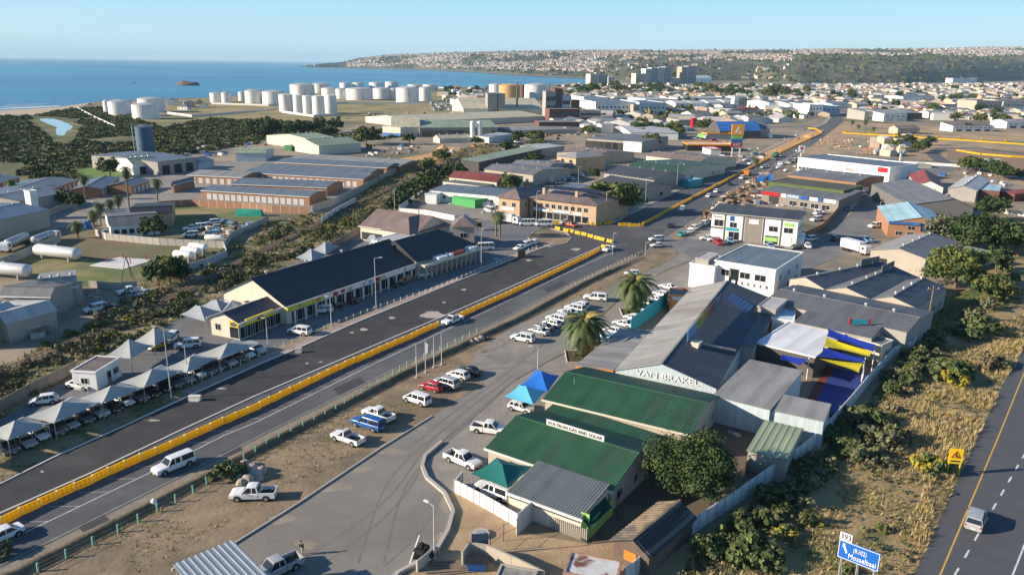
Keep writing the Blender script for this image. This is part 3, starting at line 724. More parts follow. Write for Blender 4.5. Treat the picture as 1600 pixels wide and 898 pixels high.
def post_fence(name, label, px, step, h, m, rails=(), r=.05, group=None, cat='fence', off=None, rm=None, box=False):
    P = [G(x, y) for x, y in px]
    if off: P = offset(P, off)
    t = thing(name, label, cat, P[0], 0, group); o0 = P[0]
    me = (MB().box(-r, r, -r, r, -.2, h) if box else MB().tube((0, 0, -.2), (0, 0, h), r, n=6)).mesh('post', m); cnt = 0
    Q = resample(P, step)
    for q in Q[:290]:
        o = link('post', me, t); o.location = q-o0; o.rotation_euler = (0, 0, ang(P[0], P[1]))
    for z in rails:
        mb = MB()
        for i in range(len(P)-1): mb.tube(P[i]-o0+Vector((0, 0, z)), P[i+1]-o0+Vector((0, 0, z)), .02 if not box else .035, n=4)
        mb.build('rail', rm or m, t)
    return t
def person(p, rz, label, top, legs_m, pose=0.0):
    t = thing('person', label, 'person', p, rz)
    skin = mat('skin', (.28,.16,.10), .7, .05)
    def skinmesh(nm, verts, edges, m):
        me = bpy.data.meshes.new(nm); me.from_pydata([v[0] for v in verts], edges, []); o = bpy.data.objects.new(nm, me); COL.objects.link(o)
        md = o.modifiers.new('s', 'SKIN'); 
        for i, v in enumerate(verts): me.skin_vertices[0].data[i].radius = (v[1], v[1]*(v[2] if len(v) > 2 else 1))
        me.skin_vertices[0].data[0].use_root = True
        sb = o.modifiers.new('b', 'SUBSURF'); sb.levels = 1; sb.render_levels = 1
        dg = bpy.context.evaluated_depsgraph_get(); m2 = bpy.data.meshes.new_from_object(o.evaluated_get(dg)); bpy.data.objects.remove(o)
        m2.name = nm; m2.materials.clear(); m2.materials.append(m); m2.shade_smooth(); return link(nm, m2, t)
    s = pose
    V = [((0,0,.95),.13,.85),((0,0,1.15),.125,.8),((0,0,1.38),.15,.75),((0,0,1.50),.06),((.02,0,1.60),.075),((.02,0,1.70),.085),
         ((0,.19,1.42),.065),((-.02,.25,1.16),.048),((.06,.24,.92),.035),((.09,.23,.82),.03),
         ((0,-.19,1.42),.065),((-.02,-.25,1.16),.048),((.05,-.25,.92),.035),((.08,-.24,.82),.03),
         ((.02,.10,.86),.10),((.10*s,.11,.48),.062),((-.02+.18*s,.11,.09),.045),((.12+.18*s,.12,.04),.04),
         ((.02,-.10,.86),.10),((-.10*s,-.11,.48),.062),((-.04-.2*s,-.11,.09),.045),((.10-.2*s,-.12,.04),.04)]
    E = [(0,1),(1,2),(2,3),(3,4),(4,5),(2,6),(6,7),(7,8),(8,9),(2,10),(10,11),(11,12),(12,13),(0,14),(14,15),(15,16),(16,17),(0,18),(18,19),(19,20),(20,21)]
    skinmesh('body', V, E, skin)
    big = lambda ids, k: [(V[i][0], V[i][1]*k, *(V[i][2:])) for i in ids]
    skinmesh('jacket', big([0,1,2,6,7,8,10,11,12], 1.14), [(0,1),(1,2),(2,3),(3,4),(4,5),(2,6),(6,7),(7,8)], top)
    skinmesh('trousers', big([0,14,15,16,18,19,20], 1.16), [(0,1),(1,2),(2,3),(0,4),(4,5),(5,6)], legs_m)
    hair = MB()
    for i in range(5):
        pass
    hr = MB(); n = 8
    rings = [[(.0+.095*math.cos(a*PI/4)*c, .09*math.sin(a*PI/4)*c, 1.70+z_) for a in range(8)] for c, z_ in ((1.02, -.01), (1.05, .04), (.8, .09), (.3, .115))]
    hr.loft(rings).build('hair', mat('hair', (.02,.015,.012), .8, .1), t, smooth=True)
    return t
# ================================================================ THE SETTING
# ---------------------------------------------------------------- sea, land
SEA = bpy.data.materials.new('sea_water'); SEA.use_nodes = True
_t = SEA.node_tree; _b = _t.nodes['Principled BSDF']; _b.inputs['Base Color'].default_value = (.012, .095, .20, 1); _b.inputs['Roughness'].default_value = .32; _b.inputs['Specular IOR Level'].default_value = .35
_g = _t.nodes.new('ShaderNodeNewGeometry'); _mp = _t.nodes.new('ShaderNodeMapping'); _mp.inputs['Scale'].default_value = (.6, 1.0, 1)
_t.links.new(_g.outputs['Position'], _mp.inputs[0]); _n = _t.nodes.new('ShaderNodeTexNoise'); _n.inputs['Scale'].default_value = .06; _n.inputs['Detail'].default_value = 8
_t.links.new(_mp.outputs[0], _n.inputs[0]); _bp = _t.nodes.new('ShaderNodeBump'); _bp.inputs['Distance'].default_value = 1.6; _bp.inputs['Strength'].default_value = .8
_t.links.new(_n.outputs[0], _bp.inputs['Height']); _t.links.new(_bp.outputs[0], _b.inputs['Normal'])
_n2 = _t.nodes.new('ShaderNodeTexNoise'); _n2.inputs['Scale'].default_value = .0009; _n2.inputs['Detail'].default_value = 5; _t.links.new(_mp.outputs[0], _n2.inputs[0])
_r2 = _t.nodes.new('ShaderNodeValToRGB'); _r2.color_ramp.elements[0].position = .38; _r2.color_ramp.elements[1].position = .62
_r2.color_ramp.elements[0].color = (.010, .13, .26, 1); _r2.color_ramp.elements[1].color = (.035, .27, .38, 1)
_t.links.new(_n2.outputs[0], _r2.inputs[0]); _t.links.new(_r2.outputs[0], _b.inputs['Base Color'])
mb = MB(); mb.quad((-60000, 300, -1.5), (60000, 300, -1.5), (60000, 75000, -1.5), (-60000, 75000, -1.5)); struct('sea', mb, SEA)
V3 = lambda x, y: Vector((x, y, 0))
coast = [V3(-9000, -300), V3(6000, -300), V3(14000, 3000), V3(16000, 26000), V3(3000, 26000)] + gp((620, 101.5), (560, 102.2), (500, 103), (466, 103.6), (480, 105.2), (560, 107.2), (650, 109), (700, 111), (750, 114), (800, 117.5), (860, 120.5), (924, 123.5),
         (930, 128), (924, 131), (870, 132), (790, 136), (690, 136.5), (600, 140), (500, 143), (400, 147), (325, 153), (263, 154), (163, 158), (143, 160), (95, 167), (40, 171), (0, 173), (-250, 182))
flat_poly(coast, 0, 'ground', TOWN)
SAND = mat('beach_sand', (.46,.36,.24), .95, .1, .05, world=True)
patch('beach', [(-120, 177), (0, 172.8), (45, 170.6), (95, 167), (143, 160.2), (130, 166), (100, 173), (60, 180), (20, 180), (-120, 186)], SAND, .25)
FOAM = mat('surf_foam', (.75,.77,.78), .9, .25, .08, world=True)
for k, pts in enumerate([[(-100, 174.2), (0, 170.6), (60, 168), (96, 165.6), (90, 165.2), (55, 167.0), (0, 169.7), (-100, 173.2)], [(-100, 171.2), (0, 167.5), (70, 165.2), (72, 164.9), (0, 167.0), (-100, 170.4)], [(10, 164.2), (80, 162.6), (82, 162.3), (10, 163.8)]]):
    P = [G(x, y, -1.4) for x, y in pts]; flat_poly(P, -1.4+.05*k, 'surf', FOAM)
# rocky islets
ROCK = mat('rock', (.16,.12,.10), .95, .3, .1, bump=.3, bscale=.3)
def rock(x0, x1, y, hpx, name, label):
    a, b = G(x0, y, -1.5), G(x1, y, -1.5); c = (a+b)/2; L = (b-a).length; h = hpx*c.y/FPX; t = thing(name, label, 'rock', (c.x, c.y, -1.5)); mb = MB(); rings = []
    for j in range(7):
        s = math.cos(j/6*PI/2)**.5 if j < 6 else .02; rings.append([(math.cos(k*PI/8)*L/2*s*(1+.25*noise.noise((k*.7, j*.5, L))), math.sin(k*PI/8)*L*.22*s*(1+.25*noise.noise((k*.5, j, 3))), h*math.sin(j/6*PI/2)*(1+.4*noise.noise((k*.6, j, 7)))) for k in range(16)])
    mb.loft(rings).build('rock_mass', ROCK, t)
rock(274, 313, 133.5, 5.5, 'rock_island', 'low brown rocky islet in the bay'); rock(207, 212, 129.8, 1.2, 'sea_rock', 'tiny dark rock in the bay left of the islet')
# ---------------------------------------------------------------- ground covers
D1 = [(-80, 182), (55, 182), (140, 163), (175, 172), (250, 200), (330, 186), (440, 190), (500, 203), (600, 205), (640, 215), (560, 222), (470, 212), (430, 208), (400, 226), (300, 241), (270, 250), (190, 255), (120, 285), (-80, 300)]
patch('scrub_ground', D1, SCRUBG, .05, 6, 20)
patch('tank_farm_grass', [(165, 160), (330, 153), (420, 146), (700, 138), (800, 150), (780, 175), (640, 200), (560, 190), (440, 188), (330, 184), (250, 197), (190, 190)], FIELD, .10, 4, 20)
patch('tank_compound_ground', [(120, 176), (165, 160), (262, 160), (265, 180), (205, 196), (178, 196)], YARD, .14)
WATER2 = mat('lagoon_water', (.20,.30,.36), .08, .05, .05, spec=.8, world=True)
patch('lagoon', [(62, 186), (80, 185), (96, 189), (113, 197), (113, 201), (103, 206), (101, 212), (90, 212), (87, 206), (89, 199), (76, 194), (64, 189)], WATER2, .22, 1, 10)
patch('industrial_ground', [(560, 195), (700, 190), (800, 176), (930, 175), (1000, 182), (1150, 190), (1280, 185), (1240, 215), (1170, 238), (960, 340), (760, 345), (640, 300), (700, 240), (560, 230), (460, 245), (380, 240), (330, 225), (430, 208), (500, 215)], YARD, .12, 3, 15)
patch('stockyard_ground', [(270, 225), (420, 212), (560, 225), (520, 240), (450, 240), (300, 262), (250, 262)], YARD, .16)
patch('lawn', [(112, 268), (160, 258), (205, 258), (195, 275), (140, 284)], mat('bright_grass', (.11,.19,.035), .95, .2, .2, world=True), .18, 2, 8)
patch('field', [(205, 350), (245, 322), (330, 322), (405, 325), (420, 340), (385, 355), (300, 365)], LAWN, .12, 1)
patch('depot_ground', [(-60, 395), (100, 372), (160, 362), (260, 372), (390, 375), (380, 392), (300, 412), (215, 445), (140, 447), (60, 425), (-60, 415)], DEPOTG, .14)
patch('depot_lawn', [(-60, 425), (0, 400), (130, 405), (215, 418), (270, 420), (215, 447), (140, 449), (60, 430)], LAWN, .18, 1)
patch('storage_yard_paving', [(-60, 330), (60, 300), (120, 275), (230, 262), (300, 262), (450, 240), (640, 250), (600, 275), (530, 330), (480, 335), (330, 330), (250, 325), (200, 345), (130, 352), (60, 360), (-60, 400)], PAVING, .10)
patch('left_yard_ground', [(-60, 600), (-60, 440), (60, 440), (150, 455), (240, 455), (230, 470), (150, 510), (60, 560)], YARD, .10)
# railway corridor
COR = [(-80, 700), (0, 655), (110, 590), (160, 560), (290, 492), (330, 470), (380, 445), (470, 405), (540, 365), (600, 345), (625, 325), (720, 270), (800, 240), (820, 228), (760, 225), (700, 238), (660, 262), (610, 275), (520, 330), (420, 348), (390, 378), (300, 412), (215, 447), (150, 500), (60, 545), (-80, 600)]
patch('corridor_ground', COR, VERGE, .20, 1.5, 5)
patch('orange_sand', [(603, 262), (625, 248), (672, 240), (690, 228), (722, 232), (716, 244), (690, 254), (668, 262), (640, 268)], DIRT_OR, .24, 2, 6)
patch('track_side_sand', [(500, 352), (548, 318), (600, 295), (660, 264), (700, 252), (690, 262), (620, 300), (560, 335)], DIRT, .26, .8, 4)
RAIL = [(-60, 612), (0, 586), (80, 553), (160, 518), (260, 472), (330, 436), (400, 399), (437, 380), (508, 346), (555, 321), (600, 300), (663, 268), (740, 234)]
RP = resample(gp(*RAIL), 6)
mb = MB(); strip(mb, RP, 1.7, -1.7, .28, .60); struct('track_bed', mb, BALLAST)
slp = MB()
for a, b in zip(RP[:-1], RP[1:]):
    for k in range(8):
        p = a.lerp(b, k/8)
        if p.length < 330: T = Matrix.Translation((p.x, p.y, .55)) @ Matrix.Rotation(ang(a, b), 4, 'Z'); slp.box(-.13, .13, -1.2, 1.2, -.08, .05, T)
rt = thing('railway_track', 'single rusty railway track running through the scrub behind the shops', 'railway track', (0, 0, 0))
o = slp.build('sleepers', WOOD, rt); o['kind'] = 'stuff'
for s in (.72, -.72):
    m2 = MB(); Q = offset(RP, s)
    for a, b in zip(Q[:-1], Q[1:]): m2.tube(a+Vector((0, 0, .66)), b+Vector((0, 0, .66)), .06, n=4)
    m2.build('rail', RUST, rt)
# ---------------------------------------------------------------- main road
KL = gp((-120, 815), (0, 757), (95, 710), (190, 668), (300, 617), (400, 572), (465, 545), (560, 503), (700, 446), (800, 406), (868, 380))      # left kerb of the new carriageway
ML = gp((-120, 857), (0, 803), (140, 741), (283, 673), (400, 619), (525, 566), (711, 487), (800, 448), (880, 412), (942, 384))                  # right kerb of the new carriageway
BL = gp((-120, 880), (0, 822), (45, 799), (173, 741), (326, 673), (400, 640), (538, 574), (673, 516), (800, 459), (880, 421), (948, 386))     # foot of the barrier row
RE = gp((-100, 930), (10, 883), (241, 768), (400, 687), (650, 562), (800, 493), (900, 440), (990, 400), (1020, 380), (1042, 370), (1113, 325), (1176, 288), (1200, 275), (1250, 240), (1290, 212), (1318, 190), (1312, 178))
KL2 = gp((955, 350), (1040, 308), (1100, 278), (1176, 245), (1215, 228), (1262, 205), (1290, 193), (1300, 182))
def polyarea(P, Q): return P+list(reversed(Q))
flat_poly(polyarea(KL2, [RE[i] for i in range(8, len(RE))]), .303, 'road_far', ASPH_OLD)
flat_poly(polyarea(ML+gp((968, 372), (1042, 358)), RE[:10]), .30, 'road', ASPH_OLD)
flat_poly(polyarea(KL, ML), .31, 'road_new_surface', ASPH_NEW)
flat_poly(gp((868, 381), (880, 372), (840, 362), (850, 352), (955, 350), (970, 356), (1042, 358), (1000, 400), (948, 386), (900, 405), (860, 408), (830, 398)), .315, 'junction', mat('junction_asphalt', (.065,.066,.07), .9, .18, .3, col2=(.10,.10,.10), mix=(.5,.7,.06), world=True))
mb = MB(); strip(mb, ML, .12, -.12, .30, .43); struct('kerb', mb, CONC_LT)
mb = MB(); strip(mb, KL, .12, -.10, .30, .43); struct('kerb', mb, CONC_LT)
mb = MB(); strip(mb, KL2, .12, -.10, .30, .45); struct('kerb', mb, CONC_LT)
SW = [p for p in KL if p.x > -400]
mb = MB(); strip(mb, KL[4:], 2.6, .13, .40); struct('pavement', mb, PAVE_PINK)
mb = MB(); strip(mb, KL2, 2.8, .13, .36); struct('pavement', mb, PAVE_PINK)
# repair patches and scars on the new surface
for k, (x, y, rx, ry) in enumerate([(676, 492, 19, 5.5), (568, 515, 6, 2.2), (612, 497, 5, 2), (694, 473, 3, 1.3), (725, 453, 4, 1.5), (550, 520, 3.5, 1.2), (66, 737, 3, 1.5), (240, 657, 9, 1.5), (775, 405, 6, 1.6), (826, 407, 5, 1.5), (900, 390, 7, 2), (480, 568, 3, 1.2), (501, 566, 3, 1), (345, 607, 8, 1.5)]):
    patch('road_scar', [(x+rx*math.cos(a)*(1+.3*math.sin(3*a+k)), y+ry*math.sin(a)) for a in [i*PI/6 for i in range(12)]], mat('sandy_scar', (.40,.36,.30), .95, .2, 2, world=True), .322+k*.0002)
# markings of the old carriageway
CLN = gp((-120, 907), (0, 851), (240, 736), (351, 680), (400, 660), (588, 567), (800, 467), (900, 420), (985, 382))
mb = MB(); strip(mb, CLN, .07, -.07, .306); struct('road_markings', mb, LINE_W)
CL2 = gp((1060, 352), (1120, 310), (1180, 272), (1240, 240), (1290, 208))
mb = MB()
Q = resample(CL2, 2)
for i in range(0, len(Q)-1, 4): strip(mb, Q[i:i+2], .06, -.06, .306)
struct('road_markings', mb, LINE_W)
mb = MB(); Q = resample(CLN, 3.2); BQ = offset(Q, 3.1)
for i in range(1, len(Q)-1):
    d = (Q[i+1]-Q[i]).normalized(); a = Q[i]+d*1.5; b = BQ[i]-d*.6
    strip(mb, [a, b], .06, -.06, .307)
struct('hatch_markings', mb, mat('worn_paint', (.30,.30,.30), .9, .3, 2, world=True))
mb = MB(); strip(mb, offset(RE[:8], .45), .07, -.07, .306); struct('road_markings', mb, mat('worn_edge_line', (.34,.31,.25), .9, .3, 1, world=True))
# right verge: gravel shoulder, ridge and dry ditch, then the dusty strip
mb = MB(); strip(mb, RE[:8], 0, -1.5, .26); struct('road_shoulder', mb, mat('gravel_shoulder', (.24,.20,.15), .95, .2, 1, world=True))
patch('dusty_verge', [(-80, 990), (30, 900), (225, 797), (400, 711), (650, 585), (800, 511), (950, 432), (1030, 392), (1052, 390), (1060, 400), (1000, 428), (960, 443), (925, 465), (800, 530), (800, 572), (675, 650), (595, 700), (465, 787), (400, 828), (280, 905), (100, 1050)], DIRT, .10, .3, 3)
RD = resample(offset(RE[:8], -2.6), 2.0); mb = MB(); prof = [(-1.1, .08), (-.6, .5), (0, .62), (.35, .45), (.6, .10), (1.5, .02)]; rings = []
for i, p in enumerate(RD):
    a = RD[max(0, i-1)]; b = RD[min(len(RD)-1, i+1)]; t_ = (b-a).normalized(); n_ = Vector((t_.y, -t_.x, 0)); hh = 1+.35*noise.noise(p*.3)
    hh *= min(1, max(0, (len(RD)-i)/12))
    rings.append([p+n_*(x+.2*noise.noise(p*.4+Vector((x, 0, 0))))+Vector((0, 0, .05+z*hh)) for x, z in prof])
mb.loft(rings, closed=False, caps=False); struct('earth_bank', mb, BANKM, smooth=True)
# ---------------------------------------------------------------- service road and the streets on the right
flat_poly(gp((290, 900), (200, 980), (500, 1020), (600, 940), (622, 900), (650, 885), (684, 860), (700, 830), (708, 800), (695, 772), (667, 748), (660, 730), (664, 714), (690, 692), (760, 635), (800, 597), (850, 568), (895, 545), (930, 502), (965, 470), (1010, 440), (1045, 420), (1085, 405), (1062, 392), (1056, 403), (1000, 430), (960, 445), (925, 470), (905, 490), (845, 545), (800, 571), (758, 600), (675, 650), (595, 700), (465, 787), (400, 828)), .24, 'service_road', ASPH_SVC)
flat_poly(gp((735, 572), (745, 548), (800, 512), (900, 466), (925, 466), (905, 490), (845, 545), (800, 571), (758, 600)), .20, 'parking_paving', PAVING)
flat_poly(gp((664, 716), (690, 693), (760, 636), (800, 598), (850, 569), (897, 546), (932, 503), (967, 471), (1012, 441), (1085, 407), (1110, 420), (1080, 470), (1000, 500), (905, 575), (850, 640), (770, 700), (745, 760), (705, 770), (690, 762), (667, 747)), .18, 'forecourt_paving', PAVING)
flat_poly(gp((1020, 382), (1042, 368), (1105, 378), (1262, 392), (1313, 350), (1340, 325), (1348, 283), (1340, 262), (1372, 245), (1500, 262), (1425, 287), (1398, 315), (1372, 338), (1352, 375), (1330, 395), (1290, 410), (1240, 430), (1180, 470), (1160, 460), (1210, 400), (1085, 402), (1062, 394)), .22, 'side_street', ASPH_DARK)
patch('building_forecourt', [(1042, 368), (1095, 335), (1115, 320), (1240, 370), (1290, 372), (1262, 391), (1110, 378)], PAVING, .19)
patch('market_yard', [(1095, 335), (1115, 320), (1180, 285), (1200, 270), (1300, 240), (1400, 245), (1345, 285), (1340, 325), (1300, 360), (1240, 345)], YARD, .16)
patch('works_verge', [(1045,372),(1062,360),(1113,327),(1176,290),(1200,277),(1250,242),(1264,246),(1215,282),(1160,318),(1112,341),(1098,356),(1062,376)], DIRT, .23, .3, 4)
patch('east_yard', [(1340, 340), (1395, 310), (1430, 280), (1500, 262), (1600, 290), (1600, 330), (1510, 310), (1460, 400), (1480, 450), (1400, 470), (1250, 440), (1352, 375)], YARD, .15)
TYM = mat('tyre_marks', (.175,.157,.135), .9, .2, .8, world=True); SDR = mat('sand_drift', (.27,.23,.175), .95, .2, .6, world=True)
mb = MB()
for k, pts in enumerate(([(560,880),(585,800),(600,750),(650,705),(720,650)], [(600,880),(618,800),(630,755),(672,712),(740,655)], [(680,800),(672,830),(640,860),(600,885)], [(480,870),(560,820),(620,770),(660,700),(730,640),(800,588)], [(500,885),(580,830),(636,775),(672,705),(742,645),(812,588)], [(640,700),(700,650),(790,585),(870,520),(950,460)])):
    Q = resample(gp(*pts), 2.5)
    for _ in range(4): Q = [Q[0]]+[(Q[i-1]+Q[i]*2+Q[i+1])/4 for i in range(1, len(Q)-1)]+[Q[-1]]
    strip(mb, Q, .13, -.13, .252+k*.002)
struct('tyre_marks', mb, TYM)
for k, (x, y, rx, ry) in enumerate([(610,705,26,6),(520,762,24,8),(440,812,22,7),(560,733,18,5),(690,842,10,9),(697,790,7,14),(640,888,26,6),(650,668,16,4),(1010,430,14,3),(905,478,12,3),(480,850,16,6),(735,585,10,3)]):
    patch('sand_drift', [(x+rx*math.cos(a)*(1+.3*math.sin(3*a+k)), y+ry*math.sin(a)*(1+.3*math.cos(2*a+k))) for a in [i*PI/8 for i in range(16)]], SDR, .262+k*.0003, .4, 1.2)
for k, pts in enumerate(([(120,822),(160,803),(172,812),(130,832)], [(520,608),(560,590),(572,598),(530,617)], [(345,708),(372,696),(380,703),(352,716)], [(850,452),(880,438),(888,444),(856,458)])): flat_poly(gp(*pts), .3045+k*.0002, 'asphalt_patch', mat('asphalt_patch_dark', (.055,.056,.06), .9, .15, 1, world=True))
KC = resample(gp((560, 960), (605, 915), (622, 897), (650, 882), (684, 858), (700, 830), (708, 800), (695, 772), (667, 748), (660, 730), (664, 714), (690, 692)), 1.2)
t = thing('kerb_line', 'curved pale concrete kerb round the mouth of the service road', 'kerb', KC[0]); ks = {}
for a, b in zip(KC[:-1], KC[1:]):
    L = (b-a).length; k = round(L, 1)
    if k not in ks: ks[k] = MB().box(.01, k-.01, -.22, .22, -.1, .40).mesh('kerb_stone', CONC)
    q = link('kerb_stone', ks[k], t); q.location = a-KC[0]; q.rotation_euler = (0, 0, ang(a, b))
KE = gp((270, 910), (400, 829), (465, 788), (595, 701), (675, 651))
mb = MB(); strip(mb, KE, .10, -.10, .14, .34); struct('kerb', mb, CONC)
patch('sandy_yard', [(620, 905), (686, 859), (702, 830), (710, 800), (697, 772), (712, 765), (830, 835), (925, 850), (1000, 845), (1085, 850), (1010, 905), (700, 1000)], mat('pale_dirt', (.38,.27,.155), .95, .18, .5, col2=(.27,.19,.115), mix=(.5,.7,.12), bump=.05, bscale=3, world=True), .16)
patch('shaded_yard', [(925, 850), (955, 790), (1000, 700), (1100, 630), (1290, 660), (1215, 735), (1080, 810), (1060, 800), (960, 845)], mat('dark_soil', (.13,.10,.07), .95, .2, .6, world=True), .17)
patch('slope_ground', [(1080, 850), (1215, 760), (1290, 690), (1450, 520), (1470, 470), (1490, 420), (1480, 380), (1500, 330), (1600, 345), (1680, 360), (1640, 520), (1600, 540), (1533, 675), (1446, 863), (1400, 960), (1000, 960), (1010, 900)], BANKG, .12, .5, 4)
patch('gully_ground', [(1075,858),(1215,764),(1285,702),(1330,658),(1400,578),(1440,545),(1455,520),(1470,530),(1440,580),(1400,620),(1372,645),(1335,690),(1300,735),(1262,775),(1240,800),(1215,825),(1200,850),(1160,900),(1060,910)], mat('gully_shade_green', (.055,.062,.024), .95, .35, .5, col2=(.14,.115,.06), mix=(.55,.7,.15), bump=.1, bscale=2, world=True), .14, 1.2, 3)  # lush green growth, coloured darker still for the boundary wall's shadow
patch('green_slope', [(1430, 560), (1462, 470), (1540, 445), (1530, 470), (1490, 510), (1450, 575)], mat('shade_grass', (.10,.14,.035), .95, .25, .4, world=True), .16, .6, 3)
# highway
HL = gp((1380, 990), (1446, 863), (1533, 675), (1576, 583), (1600, 537), (1655, 420), (1700, 330))
mb = MB(); strip(mb, HL, 0, -16, .30); struct('highway', mb, ASPH_HW)
YL = gp((1440, 960), (1469, 898), (1563, 675), (1600, 583), (1660, 440)); mb = MB(); strip(mb, YL, .08, -.08, .306); struct('highway_edge_line', mb, LINE_Y)
DL = gp((1483, 920), (1497, 889), (1596, 718), (1645, 630)); Q = resample(DL, .25); L_ = (DL[2]-DL[1]).length; mb = MB()
u = (DL[2]-DL[1]).normalized(); n0 = DL[1]-u*6
for i in range(12):
    a = n0+u*(i*4.3); strip(mb, [a, a+u*1.9], .10, -.10, .306)
struct('highway_lane_dashes', mb, LINE_W)
WLN = gp((1570, 925), (1583, 896), (1600, 853), (1640, 760)); mb = MB(); strip(mb, WLN, .09, -.09, .306); struct('highway_solid_line', mb, LINE_W)
# shops' parking and verge left of the main road
flat_poly(gp((-80, 740), (-80, 690), (0, 655), (110, 592), (160, 562), (290, 493), (330, 472), (380, 446), (470, 405), (545, 366), (640, 345), (750, 345), (850, 345), (880, 372), (840, 390), (800, 400), (683, 448), (595, 478), (518, 508), (430, 545), (300, 600), (160, 640), (0, 712)), .16, 'shop_parking', mat('parking_asphalt', (.14,.145,.155), .9, .12, .4, col2=(.20,.19,.175), mix=(.48,.7,.06), world=True))
patch('road_verge', [(-100, 800), (0, 753), (95, 706), (190, 664), (300, 612), (400, 568), (465, 541), (560, 500), (700, 444), (800, 404), (840, 388), (800, 399), (683, 447), (595, 477), (518, 507), (430, 544), (300, 598), (160, 638), (0, 708), (-100, 760)], VERGE, .22, .2, 3)
mb = MB()
for k in range(26):   # bay lines under the shops
    x, y = 470+k*11.2, 500-k*4.35
    if k < 24: a, b = G(x, y), G(x+26, y+8); strip(mb, [a, a.lerp(b, .8)], .05, -.05, .166)
struct('bay_markings', mb, mat('worn_bay_paint', (.30,.31,.31), .9, .3, 1, world=True))
# traffic island in front of the peach building
IS = gp((825, 372), (835, 362), (860, 358), (885, 364), (893, 372), (885, 380), (860, 386), (838, 384))
flat_poly(IS, .36, 'traffic_island', DIRT); mb = MB(); strip(mb, IS+[IS[0]], .12, -.12, .28, .44); struct('kerb', mb, CONC)
mb = MB(); JI = gp((1000, 400), (945, 425), (980, 432), (1030, 422), (1054, 402), (1050, 392), (1025, 390)); 
# ground around the interchange
patch('earthworks', [(1170, 245), (1215, 222), (1270, 200), (1320, 190), (1600, 205), (1640, 235), (1600, 300), (1520, 262), (1400, 242), (1300, 240), (1240, 245)], mat('works_soil', (.40,.26,.15), .95, .2, .1, col2=(.25,.21,.13), mix=(.48,.6,.03), world=True), .13, 2, 10)
patch('median_works', [(1178, 246), (1215, 229), (1262, 206), (1288, 203), (1262, 222), (1215, 244), (1195, 252)], DIRT_OR, .34, .5, 5)
patch('interchange_field', [(1480, 238), (1520, 234), (1640, 236), (1640, 282), (1560, 268), (1500, 256), (1480, 247)], mat('brown_field', (.26,.16,.10), .95, .1, .1, world=True), .20, 1, 8)
RR = gp((1640, 246), (1530, 232), (1470, 232), (1456, 240), (1472, 252), (1530, 264), (1580, 276), (1640, 290)); mb = MB(); strip(mb, resample(RR, 8), 4, -4, .24); struct('ramp_road', mb, ASPH_OLD)
XR = gp((1318, 206), (1400, 211), (1500, 218), (1640, 226)); mb = MB(); strip(mb, XR, 5, -4, .22); struct('cross_road', mb, ASPH_OLD)
XL = gp((1290, 200), (1240, 198), (1170, 200), (1100, 206), (1040, 204)); mb = MB(); strip(mb, XL, 4, -4, .22); struct('cross_road', mb, ASPH_OLD)
UR = gp((1304, 185), (1330, 176), (1300, 170), (1240, 172)); mb = MB(); strip(mb, UR, 5, -5, .24); struct('cross_road', mb, ASPH_OLD)
# street behind the left shops and between the industrial blocks
ST1 = gp((830, 330), (800, 318), (830, 300), (900, 272), (1000, 232), (1080, 200), (1130, 190)); mb = MB(); strip(mb, resample(ST1, 8), 4.5, -4.5, .20); struct('back_street', mb, ASPH_DARK)
ST2 = gp((750, 345), (690, 335), (760, 300), (880, 262), (960, 228)); 
patch('builders_yard', [(632, 318), (700, 300), (775, 298), (790, 330), (760, 345), (690, 332)], PAVING, .19)
# ---------------------------------------------------------------- hills of the far town
HILLM = mat('hillside_scrub', (.060,.066,.034), .95, .35, .012, col2=(.13,.115,.075), mix=(.42,.6,.0035), world=True)
def crest(x): return float(np.interp(x, [470, 540, 560, 600, 700, 830, 1060, 1300, 1450, 1600, 1700], [104, 97.5, 92.5, 88, 84.5, 82, 81.2, 80, 79, 76.5, 75]))
def foot(x): return float(np.interp(x, [470, 540, 650, 750, 800, 920, 1000, 1180, 1240, 1400, 1600, 1700], [104.6, 105.5, 107.5, 111.5, 115, 121.5, 126, 126.5, 131, 131, 126, 124]))
def hordist(y, x, z=0.0):
    p = G(x, y, z); return p
def hill_pt(x, s, full=False):
    """x: bearing given as a photo column, s: 0 at the foot .. 1 at the crest"""
    f = G(x, foot(x)); hor = 100+(x-800)*math.tan(ROLL)
    Dc = float(np.interp(x, [470, 560, 700, 900, 1200, 1600, 1700], [7600, 7600, 7000, 6600, 6500, 7500, 7500]))
    u = Vector((f.x, f.y, 0)).normalized(); D0 = f.length; D = D0+(Dc-D0)*s
    zc = max(4, 50+(hor-crest(x))*Dc*u.y/FPX)          # height of the crest
    prof = float(np.interp(s, [0, .06, .16, .5, .8, 1], [0, .22, .42, .62, .86, 1])) if x > 950 else float(np.interp(s, [0, .25, .6, 1], [0, .3, .75, 1]))
    n = noise.noise(Vector((u.x*D*.0012, D*.0012, 0)))*.5+noise.noise(Vector((u.x*D*.004, D*.004, 5)))*.22
    z = zc*prof*(1+.30*n*math.sin(PI*min(1, s)))+.3
    return Vector((u.x*D, u.y*D, z))
xs = [468+i*8 for i in range(160)]; ns = 34; verts = [hill_pt(x, j/ns) for x in xs for j in range(ns+1)]
for i, x in enumerate(xs):
    pass
faces = [(i*(ns+1)+j, (i+1)*(ns+1)+j, (i+1)*(ns+1)+j+1, i*(ns+1)+j+1) for i in range(len(xs)-1) for j in range(ns)]
me = bpy.data.meshes.new('hills'); me.from_pydata(verts, [], faces); me.materials.append(HILLM); me.shade_smooth(); o = link('hills', me); o['kind'] = 'structure'
